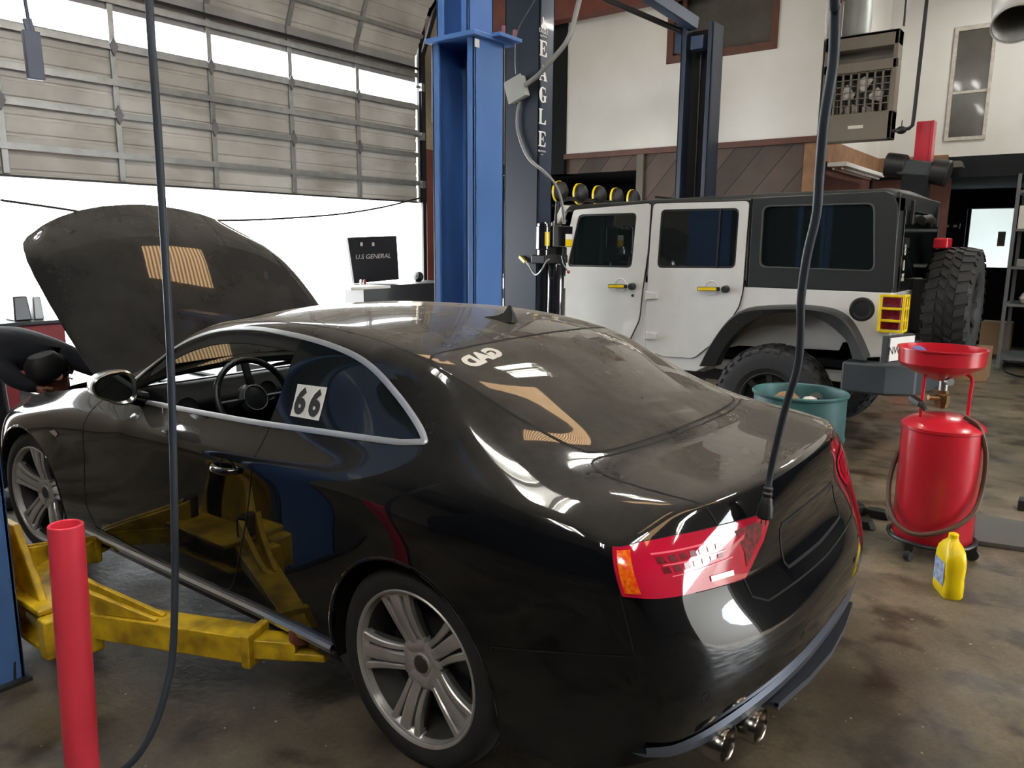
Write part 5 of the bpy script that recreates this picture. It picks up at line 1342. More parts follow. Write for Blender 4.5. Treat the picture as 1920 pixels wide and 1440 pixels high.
m = MB(); m.tube([(BX + .03, -1.60, .7), (BX + .03, -1.60, 4.4)], .012, 8); m.tube([(BX - .05, -1.62, .7), (BX - .05, -1.62, 2.9)], .04, 12); lb(bl, m, 'lift_cylinder', M['navy_mid'])
m = MB(); m.box((BX - .3, -1.85, 0), (BX + .3, -1.3, .02)); lb(bl, m, 'base_plate', M['blue'])
p = at(894, 81, X=BX - .18); m = MB(); m.box((BX - .1835, p.y - .022, p.z - .024), (BX - .181, p.y + .022, p.z + .024)); lb(bl, m, 'tag_sticker', M['white'])
# blue lift, near column at the left edge, with its arms
NX_ = 1.70
nl = thing('lift_column', 'blue lift column with yellow swing arms beside the coupe front wheel', 'lift column', (NX_, 1.6, 0))
m = MB(); cchan(m, NX_, 1.72, 0, 2.93, .38, .29, -1); cchan(m, NX_ + .04, 1.70, 2.93, 4.6, .27, .25, -1); lb(nl, m, 'post', M['blue'], bevel=.006)
m = MB(); m.box((1.585, 1.455, .76), (1.815, 1.60, 2.9)); lb(nl, m, 'channel_shade_box', M['gap'], bevel=.006)  # added dark box standing in for shade inside the column channel
m = MB(); m.box((NX_ - .22, 1.42, 0), (NX_ + .25, 1.9, .015)); lb(nl, m, 'base_plate', M['steel_dark'])
m = MB(); m.box((NX_ - .13, 1.44, .10), (NX_ + .15, 1.60, .75)); m.box((NX_ + .03, 1.33, .10), (NX_ + .17, 1.45, .50)); m.prism([(1.69, 1.33, .55), (1.46, 1.33, .235), (1.46, 1.33, .20), (1.95, 1.33, .20), (1.84, 1.33, .55)], (0, .03, 0)); m.box((1.42, 1.14, .12), (1.98, 1.40, .145)); m.box((1.42, 1.14, .265), (1.98, 1.40, .29))
car = lb(nl, m, 'carriage', M['yellow_lift'], bevel=.008)
def arm(p0, p1, p2, name):
    m = MB(); p0, p1, p2 = map(V, (p0, p1, p2)); d = (p1 - p0).normalized()
    m.bar(p0, p1, .11, .10); m.bar(p1 - d * .015, p1 + d * .02, .135, .125)
    s = V((-d.y, d.x, 0)); top = .052
    a = p0 + V((0, 0, .05)); m.prism([a + s * .03, a + d * .42 + s * .02, a + d * .42 + s * .02 + V((0, 0, .01)), a + s * .03 + V((0, 0, .12))], s * -.02)
    m.prism([a + s * -.03, a + d * .42 + s * -.02, a + d * .42 + s * -.02 + V((0, 0, .01)), a + s * -.03 + V((0, 0, .12))], s * -.02)
    o = lb(nl, m, name, M['yellow_lift'], bevel=.006)
    m = MB(); m.bar(p1, p2, .085, .072); m.prism([p2 + s * .042 - V((0, 0, .034)), p2 - s * .042 - V((0, 0, .034)), p2 + d * .12 - s * .03 - V((0, 0, .03)), p2 + d * .12 + s * .03 - V((0, 0, .03))], (0, 0, .03))
    lb(nl, m, 'arm_extension', M['yellow_lift'], bevel=.005)
    m = MB(); m.lathe([(0, .17), (.03, .17), (.035, .16), (.035, -.11), (0, -.11)], Matrix.Translation(p0), 16); lb(nl, m, 'arm_pin', M['steel_dark'])
    m = MB(); m.lathe([(0, .05), (.045, .05), (.05, .04), (.05, 0), (0, 0)], Matrix.Translation(p2 + d * .02 + V((0, 0, .036))), 20); lb(nl, m, 'lift_pad', M['rust'])
a0 = V((1.46, 1.27, .21)); a1 = at(478, 1207, Z=.21); a2 = at(560, 1213, Z=.20)
arm(a0, a1, a2, 'swing_arm')
b0 = V((1.90, 1.27, .21)); b1 = at(175, 1050, Z=.21); b1 = V((2.1, .93, .21)); b2 = V((2.17, .80, .20))
arm(b0, b1, b2, 'swing_arm')
for x, y, z in ((1.40, 1.36, .19), (1.33, 1.27, .19)):
    m = MB(); m.box((x - .035, y - .045, z - .085), (x + .035, y + .045, z + .075)); lb(nl, m, 'arm_restraint', M['yellow_lift'], bevel=.012)
m = MB(); m.tube([(1.52, 1.45, .22), (1.515, 1.47, .0)], .008, 6); lb(nl, m, 'release_rod', M['steel_dark'])
# black EAGLE lift
EX = 2.42
el = thing('lift_column', 'dark navy lift column with white vertical lettering in front of off-roader', 'lift column', (EX, -3.1, 0))
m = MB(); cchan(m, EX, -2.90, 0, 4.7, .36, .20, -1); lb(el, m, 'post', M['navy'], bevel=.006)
m = MB(); m.box((EX - .3, -3.2, 0), (EX + .3, -2.75, .02)); lb(el, m, 'base_plate', M['navy'])
XF = EX - .183
def slab(ch):
    """heavy slab-serif capital in a unit box, as a list of convex outlines"""
    Q = lambda x0, y0, x1, y1: [(x0, y0), (x1, y0), (x1, y1), (x0, y1)]
    if ch in 'EL':
        o = [Q(.10, 0, .38, 1), Q(0, 0, .5, .07), Q(0, .93, .5, 1), Q(.38, 0, .82, .09), [(.72, .09), (.90, 0), (.95, .30), (.86, .30)], [(.72, .0), (.92, 0), (.93, .12), (.80, .12)]]
        if ch == 'E': o += [Q(.38, .91, .82, 1), [(.72, .91), (.90, 1), (.93, .72), (.85, .72)], Q(.38, .46, .62, .54), [(.56, .36), (.66, .32), (.66, .68), (.56, .64)]]
        return o
    if ch == 'A':
        return [[(.40, 1), (.60, 1), (.98, .06), (.66, .06)], [(.44, .92), (.52, .92), (.20, .06), (.10, .06)], Q(0, 0, .34, .07), Q(.56, 0, 1.04, .07), Q(.26, .28, .72, .36)]
    if ch == 'G':
        o = []; N = 16
        for i in range(N):
            a0 = math.radians(52 + 256 * i / N); a1 = math.radians(52 + 256 * (i + 1) / N)
            w = lambda a: .30 * abs(math.cos(a)) + .09
            pt = lambda a, k: (.50 + (.48 - k * w(a)) * math.cos(a), .5 + (.52 - k * (.09 + .04 * abs(math.cos(a)))) * math.sin(a))
            o.append([pt(a0, 0), pt(a1, 0), pt(a1, 1), pt(a0, 1)])
        return o + [Q(.62, .04, .88, .42), Q(.50, .38, .98, .45), [(.74, .98), (.82, 1.0), (.84, .68), (.78, .68)]]
for ch, py in zip('EAGLE', (91, 137, 178, 219, 261)):
    p = at(1018.5, py, X=XF); m = MB()
    for k, ol in enumerate(slab(ch)): m.prism([V((XF - .0008 - .00015 * k, -2.942 - .108 * (x - .5), p.z + .120 * (y - .5))) for x, y in ol], (.0006, 0, 0))
    lb(el, m, 'column_letter', M['white'], smooth=False)
for t_, py, s_ in (('EAGLE', 59, .045), ('EQUIPMENT', 68, .018), ('800.225.0016', 284, .02), ('eaglelift', 290, .013)):
    p = at(1018.5, py, X=XF); text_obj('column_lettering', t_, s_, (XF - .0005, -2.942, p.z), (0, -1, 0), (0, 0, 1), M['white'], el, ext=.0008).matrix_parent_inverse = Matrix.Translation(-el.location)
p = at(1018.5, 45, X=XF)
m = MB(); m.prism([V((XF - .001, -2.942 + y, p.z + z)) for y, z in ((-.035, -.03), (-.015, -.04), (.0, -.03), (.02, -.04), (.04, -.02), (.02, .0), (.012, .03), (.018, .05), (.004, .055), (-.004, .03), (-.012, .0), (-.04, .0))], (.002, 0, 0)); lb(el, m, 'bird_emblem', M['white'])
el2 = thing('lift_column', 'dark blue open channel lift column rising behind the off-roader roof', 'lift column', (2.22, -5.95, 0))
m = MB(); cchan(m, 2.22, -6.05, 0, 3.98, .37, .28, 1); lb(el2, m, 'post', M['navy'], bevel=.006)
m = MB(); m.tube([(2.24, -5.93, .4), (2.24, -5.93, 3.8)], .012, 6); m.box((2.05, -6.03, 0.1), (2.4, -6.02, 3.97)); lb(el2, m, 'lift_cable', M['steel_dark'])
m = MB(); m.box((2.15, -5.90, 3.72), (2.29, -5.76, 3.86)); m.box((2.38, -5.86, 3.72), (2.50, -5.80, 4.02)); lb(el2, m, 'pulley_bracket', M['navy_mid'], bevel=.01)
m = MB(); m.bar((2.30, -5.85, 4.0), (2.75, -3.1, 4.45), .12, .13); xb_ = m.build('overhead_crossbar', M['navy_mid'], bevel=.008)
tag(xb_, 'slate blue crossbar joining the two navy lift columns overhead', 'beam')
m = MB(); m.tube([at(1275, 58, Y=-5.78), at(1140, 0, Y=-5.2), at(1100, -25, Y=-5.0)], .03, 10); m.tube([at(1100, -25, Y=-5.0), at(1000, -80, Y=-4.4)], .03, 10)
tag(m.build('shutoff_bar', M['steel_dark']), 'round grey padded bar slanting below the blue crossbar', 'bar')
# power unit on the EAGLE column
pu = thing('power_unit', 'black hydraulic power unit with yellow warning stickers on navy column', 'hydraulic pump', (EX - .1, -3.35, 1.2))
UX = 2.13
pc = at(1019, 450, X=UX); bc_ = at(1056, 445, X=UX); tc0 = at(1043, 520, X=UX)
m = MB(); fm = Matrix.Translation(V((UX, pc.y, 0)))
zt_, zb_ = at(1019, 417, X=UX).z, at(1019, 478, X=UX).z
m.lathe([(0, zt_), (.045, zt_), (.053, zt_ - .01), (.053, zt_ - .03), (.060, zt_ - .035), (.060, zb_ + .05), (.052, zb_ + .04), (.052, zb_), (.0, zb_)], fm, 36); lb(pu, m, 'motor', M['hyd'])
zy0, zy1 = at(1025, 461, X=UX).z, at(1025, 435, X=UX).z
m = MB(); m.lathe([(.0612, zy0), (.0612, zy1)], fm, 8, a0=math.radians(135), a1=math.radians(178)); lb(pu, m, 'warning_sticker', M['yellow'])
m = MB(); zb0, zb1 = at(1056, 463, X=UX).z, at(1056, 424, X=UX).z; by0, by1 = at(1074, 445, X=UX - .06).y, at(1037, 445, X=UX - .06).y
m.box((UX - .06, by0, zb0), (UX + .06, by1, zb1)); m.tube([(UX, by1 - .04, zb1 - .01), (UX, by1 - .04, zb1 + .03)], .03, 16); lb(pu, m, 'switch_box', M['hyd'], bevel=.008)
q0, q1, q2 = at(1060, 462, X=UX - .062), at(1073, 449, X=UX - .062), at(1073, 439, X=UX - .062)
m = MB(); m.box((UX - .0625, q1.y, q0.z), (UX - .061, q0.y, q1.z)); lb(pu, m, 'warning_sticker', M['yellow'])
m = MB(); m.box((UX - .0625, q1.y, q1.z), (UX - .061, q0.y, q2.z)); lb(pu, m, 'rating_sticker', M['white'])
m = MB(); m.box((UX - .05, tc0.y - .10, zb_ - .07), (UX + .09, pc.y + .05, zb_)); m.box((UX - .03, bc_.y - .02, zb_ - .02), (UX + .04, bc_.y + .05, zb0)); m.tube([(UX - .05, tc0.y, zb_ - .03), (UX - .09, tc0.y, zb_ - .03)], .018, 12); lb(pu, m, 'pump_block', M['steel_dark'], bevel=.01)
tm_ = Matrix.Translation(V((UX + .005, tc0.y, 0))); zt2 = zb_ - .07
m = MB(); m.lathe([(0, zt2), (.082, zt2), (.086, zt2 - .01), (.086, 1.10), (.088, 1.10), (.088, 1.09), (.086, 1.09), (.086, .70), (0, .70)], tm_, 36); lb(pu, m, 'oil_tank', M['hyd'])
zr = at(1054, 528, X=UX).z; m = MB(); m.lathe([(.0872, zr - .05), (.0872, zr + .05)], tm_, 8, a0=math.radians(178), a1=math.radians(222)); lb(pu, m, 'round_sticker', M['white'])
p1, p2 = at(1052, 480, X=UX - .08), at(1066, 510, X=UX - .10); m = MB(); m.tube([p1, p1.lerp(p2, .3) + V((0, .01, -.02)), p2], .006, 8); lv = lb(pu, m, 'release_lever', M['steel'])
m = MB(); m.lathe([(0, -.014), (.010, -.010), (.014, 0), (.010, .010), (0, .014)], Matrix.Translation(p2), 16); lb(pu, m, 'lever_knob', M['red'])
m = MB(); q = [at(979, 484, Y=-2.87), at(992, 498, Y=-2.85), at(1001, 513, Y=-2.84), at(1008, 514, X=UX), at(1016, 505, X=UX - .06), at(1024, 490, X=UX - .06), at(1030, 486, X=UX - .06)]; m.tube(catmull(q, 6), .007, 8); lb(pu, m, 'hydraulic_hose', M['steel'])
m = MB(); m.bar(at(975, 481, Y=-2.885), at(986, 492, Y=-2.865), .03, .03); lb(pu, m, 'hose_fitting', M['yellow'], bevel=.006)
# conduit and junction box across the column
cb = thing('junction_box', 'pale square electrical box tilted on the navy column face', 'junction box', at(970, 168, Y=-2.86))
p = at(970, 168, Y=-2.86); e = Matrix.Translation(p) @ Matrix.Rotation(math.radians(18), 4, 'Y')
m = MB(); m.box((-.085, -.035, -.085), (.085, .03, .085), mtx=e); m.box((-.092, .03, -.092), (.092, .042, .092), mtx=e); lb(cb, m, 'box_body', mat('pale_grey_plastic', sh(188, 192, 184), rough=.5), bevel=.006)
m = MB(); m.tube(catmull([at(985, 160, Y=-2.84), at(1010, 140, Y=-2.83), at(1035, 112, Y=-2.86), at(1060, 82, Y=-2.9), at(1072, 55, Y=-2.93), at(1080, 25, Y=-2.95), at(1090, -15, Y=-2.97)], 6), .02, 10)
tag(m.build('conduit', mat('grey_conduit', sh(140, 140, 138), rough=.45)), 'thick grey flexible conduit rising from the tilted electrical box', 'conduit')
m = MB(); m.tube(catmull([at(975, 190, Y=-2.87), at(970, 215, Y=-2.87), at(972, 250, Y=-2.87), at(990, 295, Y=-2.87), at(1020, 322, Y=-2.9), at(1040, 345, X=2.16), at(1052, 375, X=2.14), at(1057, 405, X=2.13), at(1058, 420, X=2.13)], 6), .013, 10)
tag(m.build('power_cable', mat('grey_cable', sh(150, 150, 150), rough=.4)), 'grey power cable curving down from tilted box to hydraulic unit', 'cable')
m = MB(); m.tube(catmull([at(1003, 0, Y=-2.88), at(970, 60, Y=-2.88), at(966, 110, Y=-2.88), at(967, 138, Y=-2.88)], 5), .004, 6)
tag(m.build('thin_wire', M['steel']), 'thin wire hanging down the navy column above tilted box', 'wire')
# dome camera
dc = thing('security_camera', 'small white dome camera between the blue and navy columns', 'security camera', at(929, 333, Y=-6.0))
p = at(929, 333, Y=-6.0); m = MB(); m.lathe([(.055, .03), (.06, .0), (.052, -.03), (.03, -.055), (0, -.06)], Matrix.Translation(p), 24); lb(dc, m, 'housing', M['white'])
m = MB(); m.lathe([(0, .0), (.026, .002), (.028, -.01)], frame_mtx(p + V((-.03, .035, -.03)), (-.5, .6, -.4)), 16); lb(dc, m, 'lens', M['black'])
m = MB(); m.tube([p + V((0, 0, .02)), p + V((-.35, -.1, .03))], .006, 6); m.box((p.x - .05, p.y - .05, p.z + .03), (p.x + .05, p.y + .05, p.z + .045)); lb(dc, m, 'mount', M['white'])
# stock shelf with odds and ends between the columns
ss = thing('stock_shelf', 'dark parts shelving seen between the blue and navy columns', 'shelf', (4.9, -7.6, 0))
m = MB()
for z in (.9, 1.35, 1.8, 2.2): m.box((4.2, -8.0, z), (5.9, -7.5, z + .03))
for x in (4.2, 5.87): m.box((x, -8.0, 0), (x + .03, -7.5, 2.3))
lb(ss, m, 'shelf_frame', M['wall_black'])
for i, (px, py, w, h, mm) in enumerate(((932, 410, .12, .16, 'steel'), (942, 402, .10, .10, 'rust'), (930, 455, .16, .14, 'steel_dark'), (934, 488, .1, .08, 'steel'), (922, 488, .08, .10, 'white'))):
    p = at(px, py, Y=-7.6); m = MB(); m.box((p.x - w / 2, -7.72, p.z - h / 2), (p.x + w / 2, -7.5, p.z + h / 2))
    tag(m.build('parts_box', M[mm], bevel=.012), ['grey alternator-sized part on the upper dark shelf', 'brown rusty part beside the grey one on dark shelf', 'dull dark box on the middle of dark shelf', 'small grey can low on the dark shelf', 'small white tub low on the dark shelf by blue column'][i], ['car part', 'car part', 'box', 'can', 'tub'][i])

# ------------------------------------------------------------------ red bollard, hanging hoses and strap
tp = at(123, 984, D=2.12)
bt = at(163, 1560, D=2.10)
dv = (bt - tp).normalized(); base_ = tp + dv * (tp.z / -dv.z) if dv.z < 0 else bt
m = MB(); fm = frame_mtx(tp, -dv); Lb = (tp - base_).length
m.lathe([(.040, -.06), (.040, .0), (.043, .003), (.0465, 0), (.0475, -.01), (.0475, -Lb), (.0, -Lb)], fm, 40)
m.lathe([(0, -.40), (.040, -.40), (.040, -.05)], fm, 32)
tag(m.build('pipe_post', M['red_pipe']), 'open-topped pinkish red pipe standing in the lower left foreground', 'pipe')
def hose(pts, r, name, m_, label, cat, k=6):
    mb = MB(); mb.tube(catmull(pts, k), r, 12); return tag(mb.build(name, m_), label, cat)
h1 = [at(x, y, D=d) for x, y, d in ((276, -60, 2.12), (283, 60, 2.12), (293, 200, 2.12), (302, 350, 2.12), (312, 520, 2.12), (320, 680, 2.12), (324, 820, 2.12), (327, 960, 2.12), (328, 1100, 2.12), (324, 1220, 2.1), (312, 1290, 2.07), (290, 1360, 2.04), (262, 1412, 2.02), (225, 1448, 2.02), (180, 1475, 2.03))]
top = h1[0]; h1 = [V((top.x - .03, top.y + .02, CZ - .01)), V((top.x - .015, top.y + .01, 4.2)), V((top.x - .005, top.y, 2.9))] + h1
h1 = [V((p.x, p.y, max(p.z, .013))) for p in h1]
hose(h1, .0105, 'air_hose', M['rubber'], 'dark hose hanging in front of the coupe door down to the floor', 'hose')
h2 = [at(x, y, D=d) for x, y, d in ((1568, -60, 1.66), (1566, 20, 1.68), (1562, 120, 1.70), (1546, 220, 1.72), (1537, 320, 1.75), (1531, 400, 1.77), (1513, 480, 1.80), (1502, 560, 1.83), (1501, 630, 1.86), (1495, 690, 1.89), (1474, 760, 1.93), (1457, 830, 1.97), (1444, 890, 2.0), (1438, 935, 2.0))]
top = h2[0]; h2 = [V((top.x + .05, top.y, CZ - .01)), V((top.x + .02, top.y, 4.0)), V((top.x + .005, top.y, 2.8))] + h2
drop = thing('drop_cord', 'thick black cord hanging down to a plug beside the coupe tail lamp', 'power cord', h2[-1])
mb = MB(); N2 = (len(h2) - 1) * 6 + 1; rs = [.0125 - .004 * i / N2 for i in range(N2)]
mb.tube(catmull(h2, 6), rs, 12); lb(drop, mb, 'cord', M['rubber'])
e_ = h2[-1]; q_ = at(1434, 965, D=2.0); dd = (q_ - e_).normalized()
mb = MB(); fm = frame_mtx(e_, dd); mb.lathe([(.010, -.035), (.013, -.03), (.011, -.02), (.014, -.015), (.012, -.005), (.015, 0), (.016, .01), (.020, .02), (.022, .05), (.018, .055), (0, .055)], fm, 20); lb(drop, mb, 'plug', M['black'])
mb = MB(); mb.box((-.008, -.002, .055), (-.004, .002, .075), mtx=fm); mb.box((.004, -.002, .055), (.008, .002, .075), mtx=fm); lb(drop, mb, 'plug_prong', M['steel'])
hs = thing('hanging_tag', 'dark slab hanging on a cord in front of the overhead door', 'hanging weight', at(65, 100, X=4.0))
a, b = at(57, 58, X=4), at(68, 150, X=4); mb = MB(); mb.bar(a, b, .10, .04, up=V((1, 0, 0))); lb(hs, mb, 'slab', mat('blue_grey_slab', sh(74, 80, 98), rough=.5), bevel=.006)
mb = MB(); mb.tube([a, at(52, 30, X=4), at(48, 8, X=4), at(44, -20, X=4), V((4, at(44, -20, X=4).y, CZ))], .012, 8); mb.bar(at(50, 35, X=4), a, .05, .02, up=V((1, 0, 0))); lb(hs, mb, 'hanger_cord', mat('blue_grey_slab', sh(74, 80, 98)))

# ------------------------------------------------------------------ heater, flue, gas pipe, duct
HYF = -7.0
ht_ = thing('unit_heater', 'tan ceiling-hung gas heater with grille beside the office wall', 'heater', (.85, -7.3, 2.8))
hx0, hx1, hz0, hz1 = .47, 1.235, 2.80, 3.93
m = MB()
m.box((hx0, HYF - .20, hz0), (hx1, HYF - .18, hz1))
for x in (hx0, hx1 - .05): m.box((x, HYF - .20, hz0), (x + .05, HYF, hz1))
m.box((hx0, HYF - .20, hz0), (hx1, HYF, hz0 + .30)); m.box((hx0, HYF - .20, hz1 - .16), (hx1, HYF, hz1)); m.box((hx0, HYF - .05, hz1 - .40), (hx1, HYF, hz1 - .29)); m.box((hx0, HYF - .20, hz1 - .04), (hx1, HYF, hz1))
lb(ht_, m, 'casing', M['tan_metal'], bevel=.01)
m = MB(); g0, g1 = hz0 + .30, hz1 - .40
for i in range(9): m.box((hx0 + .05 + i * .083 - .010, HYF - .035, g0), (hx0 + .05 + i * .083 + .010, HYF - .015, g1))
for i in range(6): m.box((hx0 + .05, HYF - .03, g0 + .08 + i * .068), (hx1 - .05, HYF - .015, g0 + .088 + i * .068))
lb(ht_, m, 'grille', M['tan_metal'])
m = MB()
for i in range(10): m.prism([(hx0 + .06 + i * .075, HYF - .06, g0), (hx0 + .10 + i * .075, HYF - .10, g0), (hx0 + .085 + i * .075, HYF - .10, g0 + .16), (hx0 + .075 + i * .075, HYF - .06, g0 + .16)], (.004, 0, 0))
lb(ht_, m, 'louvre', M['tan_metal'])
m = MB(); fc = V((.84, HYF - .14, 3.26))
m.box((hx0 + .05, HYF - .17, g0), (hx1 - .05, HYF - .165, g1), 0)
lb(ht_, m, 'fan_shroud', M['black'])
m = MB()
for k in range(5):
    a = 2 * PI / 5 * k + .5; m.prism([fc + V((math.cos(a + t) * r, 0, math.sin(a + t) * r)) for r, t in ((.09, -.3), (.20, -.45), (.24, -.1), (.23, .35), (.09, .2))], (0, .02, 0))
lb(ht_, m, 'fan_blade', M['white'])
m = MB(); m.box((.76, HYF + .001, 2.93), (.92, HYF + .004, 2.965)); lb(ht_, m, 'name_plate', M['sticker'])
m = MB(); m.tube([(1.0, -7.32, 3.93), (1.0, -7.32, 5.2), (1.0, -7.32, CZ - .01)], .15, 24); tag(m.build('flue_pipe', mat('flue_galvanised', sh(158, 164, 160), rough=.5, metal=.3, var=.1, vscale=9)), 'wide galvanised flue pipe rising from the tan heater', 'pipe')
for i, (px, pz) in enumerate(((1689, -7.0),)):
    m = MB(); q = at(1690, 60, Y=-6.95); m.tube([(q.x - .02, -6.95, 3.93), (q.x - .02, -6.95, CZ)], .012, 8)
    tag(m.build('hanger_rod', M['steel_dark']), 'thin hanger rod above the right side of tan heater', 'rod')
m = MB(); m.tube(catmull([at(1673, 246, Y=-6.9), at(1690, 243, Y=-6.9), at(1704, 241, Y=-6.9)], 4) + [at(1711, 235, Y=-6.9), at(1714, 215, Y=-6.9), at(1738, 0, Y=-6.9), at(1745, -60, Y=-6.9)], .019, 10)
gp = m.build('gas_pipe', M['steel_dark']); tag(gp, 'dark steel gas pipe bending into the right side of tan heater', 'pipe')
m = MB(); p = at(1690, 244, Y=-6.9); m.lathe([(0, -.05), (.025, -.045), (.04, -.02), (.04, .02), (.025, .045), (0, .05)], frame_mtx(p, (1, 0, 0)), 14); m.tube([p, p + V((0, 0, .10))], .006, 6); o = m.build('valve', M['steel_dark'], gp)
dk = thing('ventilation_duct', 'round grey duct mouth hanging from the ceiling at upper right', 'duct', at(1890, 40, Y=-4.6))
A_ = at(1905, 45, Y=-4.6); B_ = at(1850, -10, Y=-5.0); ax = (A_ - B_).normalized()
mo_ = A_; ax = V((-.12, .55, -.70)).normalized()
m = MB(); m.tube([mo_, mo_ - ax * .25, mo_ - ax * .5 + V((0, 0, .1)), mo_ - ax * .6 + V((.05, 0, .5)), V((mo_.x, mo_.y - .3, CZ))], .155, 28, cap=False); m.lathe([(.155, 0), (.165, .01), (.165, -.02), (.155, -.02)], frame_mtx(mo_, ax), 28); lb(dk, m, 'duct_body', mat('duct_metal', sh(176, 176, 172), rough=.45, metal=.4), solid=.004)
# fluorescent fixture under the mezzanine, and the ceiling fixtures and skylights that mirror in the car
m = MB(); a_, b_ = V((1.10, -7.3, 2.58)), V((1.10, -9.2, 2.58)); m.box((.98, -9.2, 2.56), (1.20, -7.3, 2.61)); fx = thing('strip_light', 'unlit white strip light under the raw timber mezzanine edge', 'ceiling light', (1.1, -8.2, 2.58))
lb(fx, m, 'housing', M['white'], bevel=.006)
m = MB(); m.tube([(1.04, -9.15, 2.54), (1.04, -7.35, 2.54)], .014, 8); m.tube([(1.14, -9.15, 2.54), (1.14, -7.35, 2.54)], .014, 8); lb(fx, m, 'tube', M['white'])

# ------------------------------------------------------------------ red post with black pads
rp = thing('padded_red_post', 'red square steel post with black padded cradle behind the off-roader', 'post', (.13, -7.6, 0))
x_, y_ = .17, -7.2
m = MB(); m.box((x_ - .075, y_ - .09, 0), (x_ + .075, y_ + .09, 2.97)); m.box((x_ - .10, y_ - .06, 2.5), (x_ - .075, y_ + .11, 2.97)); lb(rp, m, 'post', M['red'], bevel=.008)
m = MB(); m.tube([(x_ + .33, y_ + .16, 2.53), (x_ + .12, y_ + .16, 2.50)], [.13, .12], 24); lb(rp, m, 'end_pad', M['black'], bevel=.02)
m = MB(); m.tube([(x_ - .12, y_ + .16, 2.44), (x_ - .30, y_ + .16, 2.40)], [.13, .14], 24); lb(rp, m, 'end_pad', M['black'], bevel=.02)
m = MB(); m.bar((x_ + .2, y_ + .16, 2.50), (x_ - .25, y_ + .16, 2.42), .20, .17); lb(rp, m, 'cross_pad', mat('grey_pad', sh(52, 60, 62), rough=.6), bevel=.03)
m = MB(); m.box((x_ - .12, y_ + .08, 1.6), (x_ + .14, y_ + .26, 2.40)); lb(rp, m, 'motor_cover', M['wall_black'], bevel=.01)
m = MB(); p = at(1790, 311, Y=-9.9); m.prism([(p.x - .13, -9.9, p.z - .04), (p.x + .13, -9.9, p.z - .04), (p.x + .09, -9.9, p.z + .05), (p.x - .09, -9.9, p.z + .05)], (0, .2, 0)); tag(m.build('wall_lamp', mat('grey_lamp_casing', sh(96, 92, 84), rough=.6), bevel=.01), 'small grey lamp casing on the black band below white wall', 'lamp')
# signs on the back entrance and notes on the black wall
p = at(1784, 424, Y=-12.9); sg = thing('door_sign', 'small black sign with two pale squares on the bright door window', 'sign', p)
m = MB(); m.box((p.x - .13, -12.91, p.z - .045), (p.x + .13, -12.89, p.z + .045)); lb(sg, m, 'plate', M['black'], bevel=.006)
m = MB(); m.box((p.x - .085, -12.889, p.z - .02), (p.x - .035, -12.885, p.z + .02)); m.box((p.x + .035, -12.889, p.z - .02), (p.x + .085, -12.885, p.z + .02)); lb(sg, m, 'pale_square', M['sticker'])
p = at(1877, 448, Y=-12.9); m = MB(); m.box((p.x - .055, -12.95, p.z - .12), (p.x + .055, -12.94, p.z + .12)); tag(m.build('paper_notice', M['sticker']), 'white paper notice pinned to the black back wall', 'notice')
# storage rack at the right edge
rk_ = thing('storage_rack', 'grey steel storage rack at the right edge by black wall', 'shelf', (-.85, -9.6, 0))
m = MB(); rx0, rx1, ry0, ry1 = -2.2, -.66, -10.9, -9.9
rx1 = at(1890, 500, Y=-10.0).x
for x in (rx0, rx1 - .04):
    for y in (-10.9, -10.0): m.box((x, y, 0), (x + .045, y + .045, 2.6))
for z in (.12, .85, 1.35, 1.85, 2.35): m.box((rx0, -10.9, z), (rx1, -9.96, z + .035))
lb(rk_, m, 'rack_frame', mat('grey_rack_steel', sh(96, 98, 98), rough=.5), bevel=.004)
for i, (px, py, w, h, mm, lbl, ct, nm) in enumerate(((1912, 535, .16, .22, 'sticker', 'crumpled white bag on the lower shelf of grey rack', 'bag', 'plastic_bag'), (1914, 400, .12, .3, 'sticker', 'stack of white paper on upper shelf of grey rack', 'paper', 'paper_stack'), (1916, 440, .13, .10, 'steel', 'grey metal box on the middle shelf of grey rack', 'box', 'metal_box'))):
    p = at(px, py, Y=-9.98); m = MB()
    zb = max(z for z in (.155, .885, 1.385, 1.885) if z <= p.z + .05) + .001
    if i == 0:
        m.lathe([(0, 0), (.10, .01), (.13, .07), (.09, .14), (.05, .18), (.03, .2), (0, .2)], Matrix.Translation(V((p.x - .12, -10.15, zb))), 9)
    else: m.box((p.x - w, -10.3, zb), (p.x + .02, -9.98, zb + h))
    tag(m.build(nm, M[mm], bevel=.004), lbl, ct)
m = MB(); m.tube([at(1862 + 0, 470, Y=-12.8), at(1865, 445, Y=-12.8)], .01, 6)
# cardboard box, coil of cord on floor
bxo = thing('cardboard_box', 'tan cardboard box on the floor behind the off-roader spare wheel', 'box', (-.25, -8.7, 0))
m = MB(); m.box((-.52, -9.1, 0), (-.02, -8.6, .40)); lb(bxo, m, 'carton', M['cardboard'], bevel=.004)
m = MB(); m.box((-.30, -9.101, .401), (-.24, -8.599, .403)); lb(bxo, m, 'tape', mat('packing_tape', sh(190, 160, 110), rough=.3))
m = MB(); m.box((-.50, -11.9, 0), (-.10, -11.5, .50)); tag(m.build('cardboard_box', M['cardboard'], bevel=.004), 'smaller cardboard box further back against the black wall', 'box')
m = MB(); m.tube(catmull([at(x, y, Z=.01) for x, y in ((1925, 688), (1900, 686), (1884, 690), (1888, 698), (1905, 704), (1925, 708))], 6), .012, 8); tag(m.build('floor_cable', M['black']), 'black cable loop lying on the floor at right edge', 'cable')

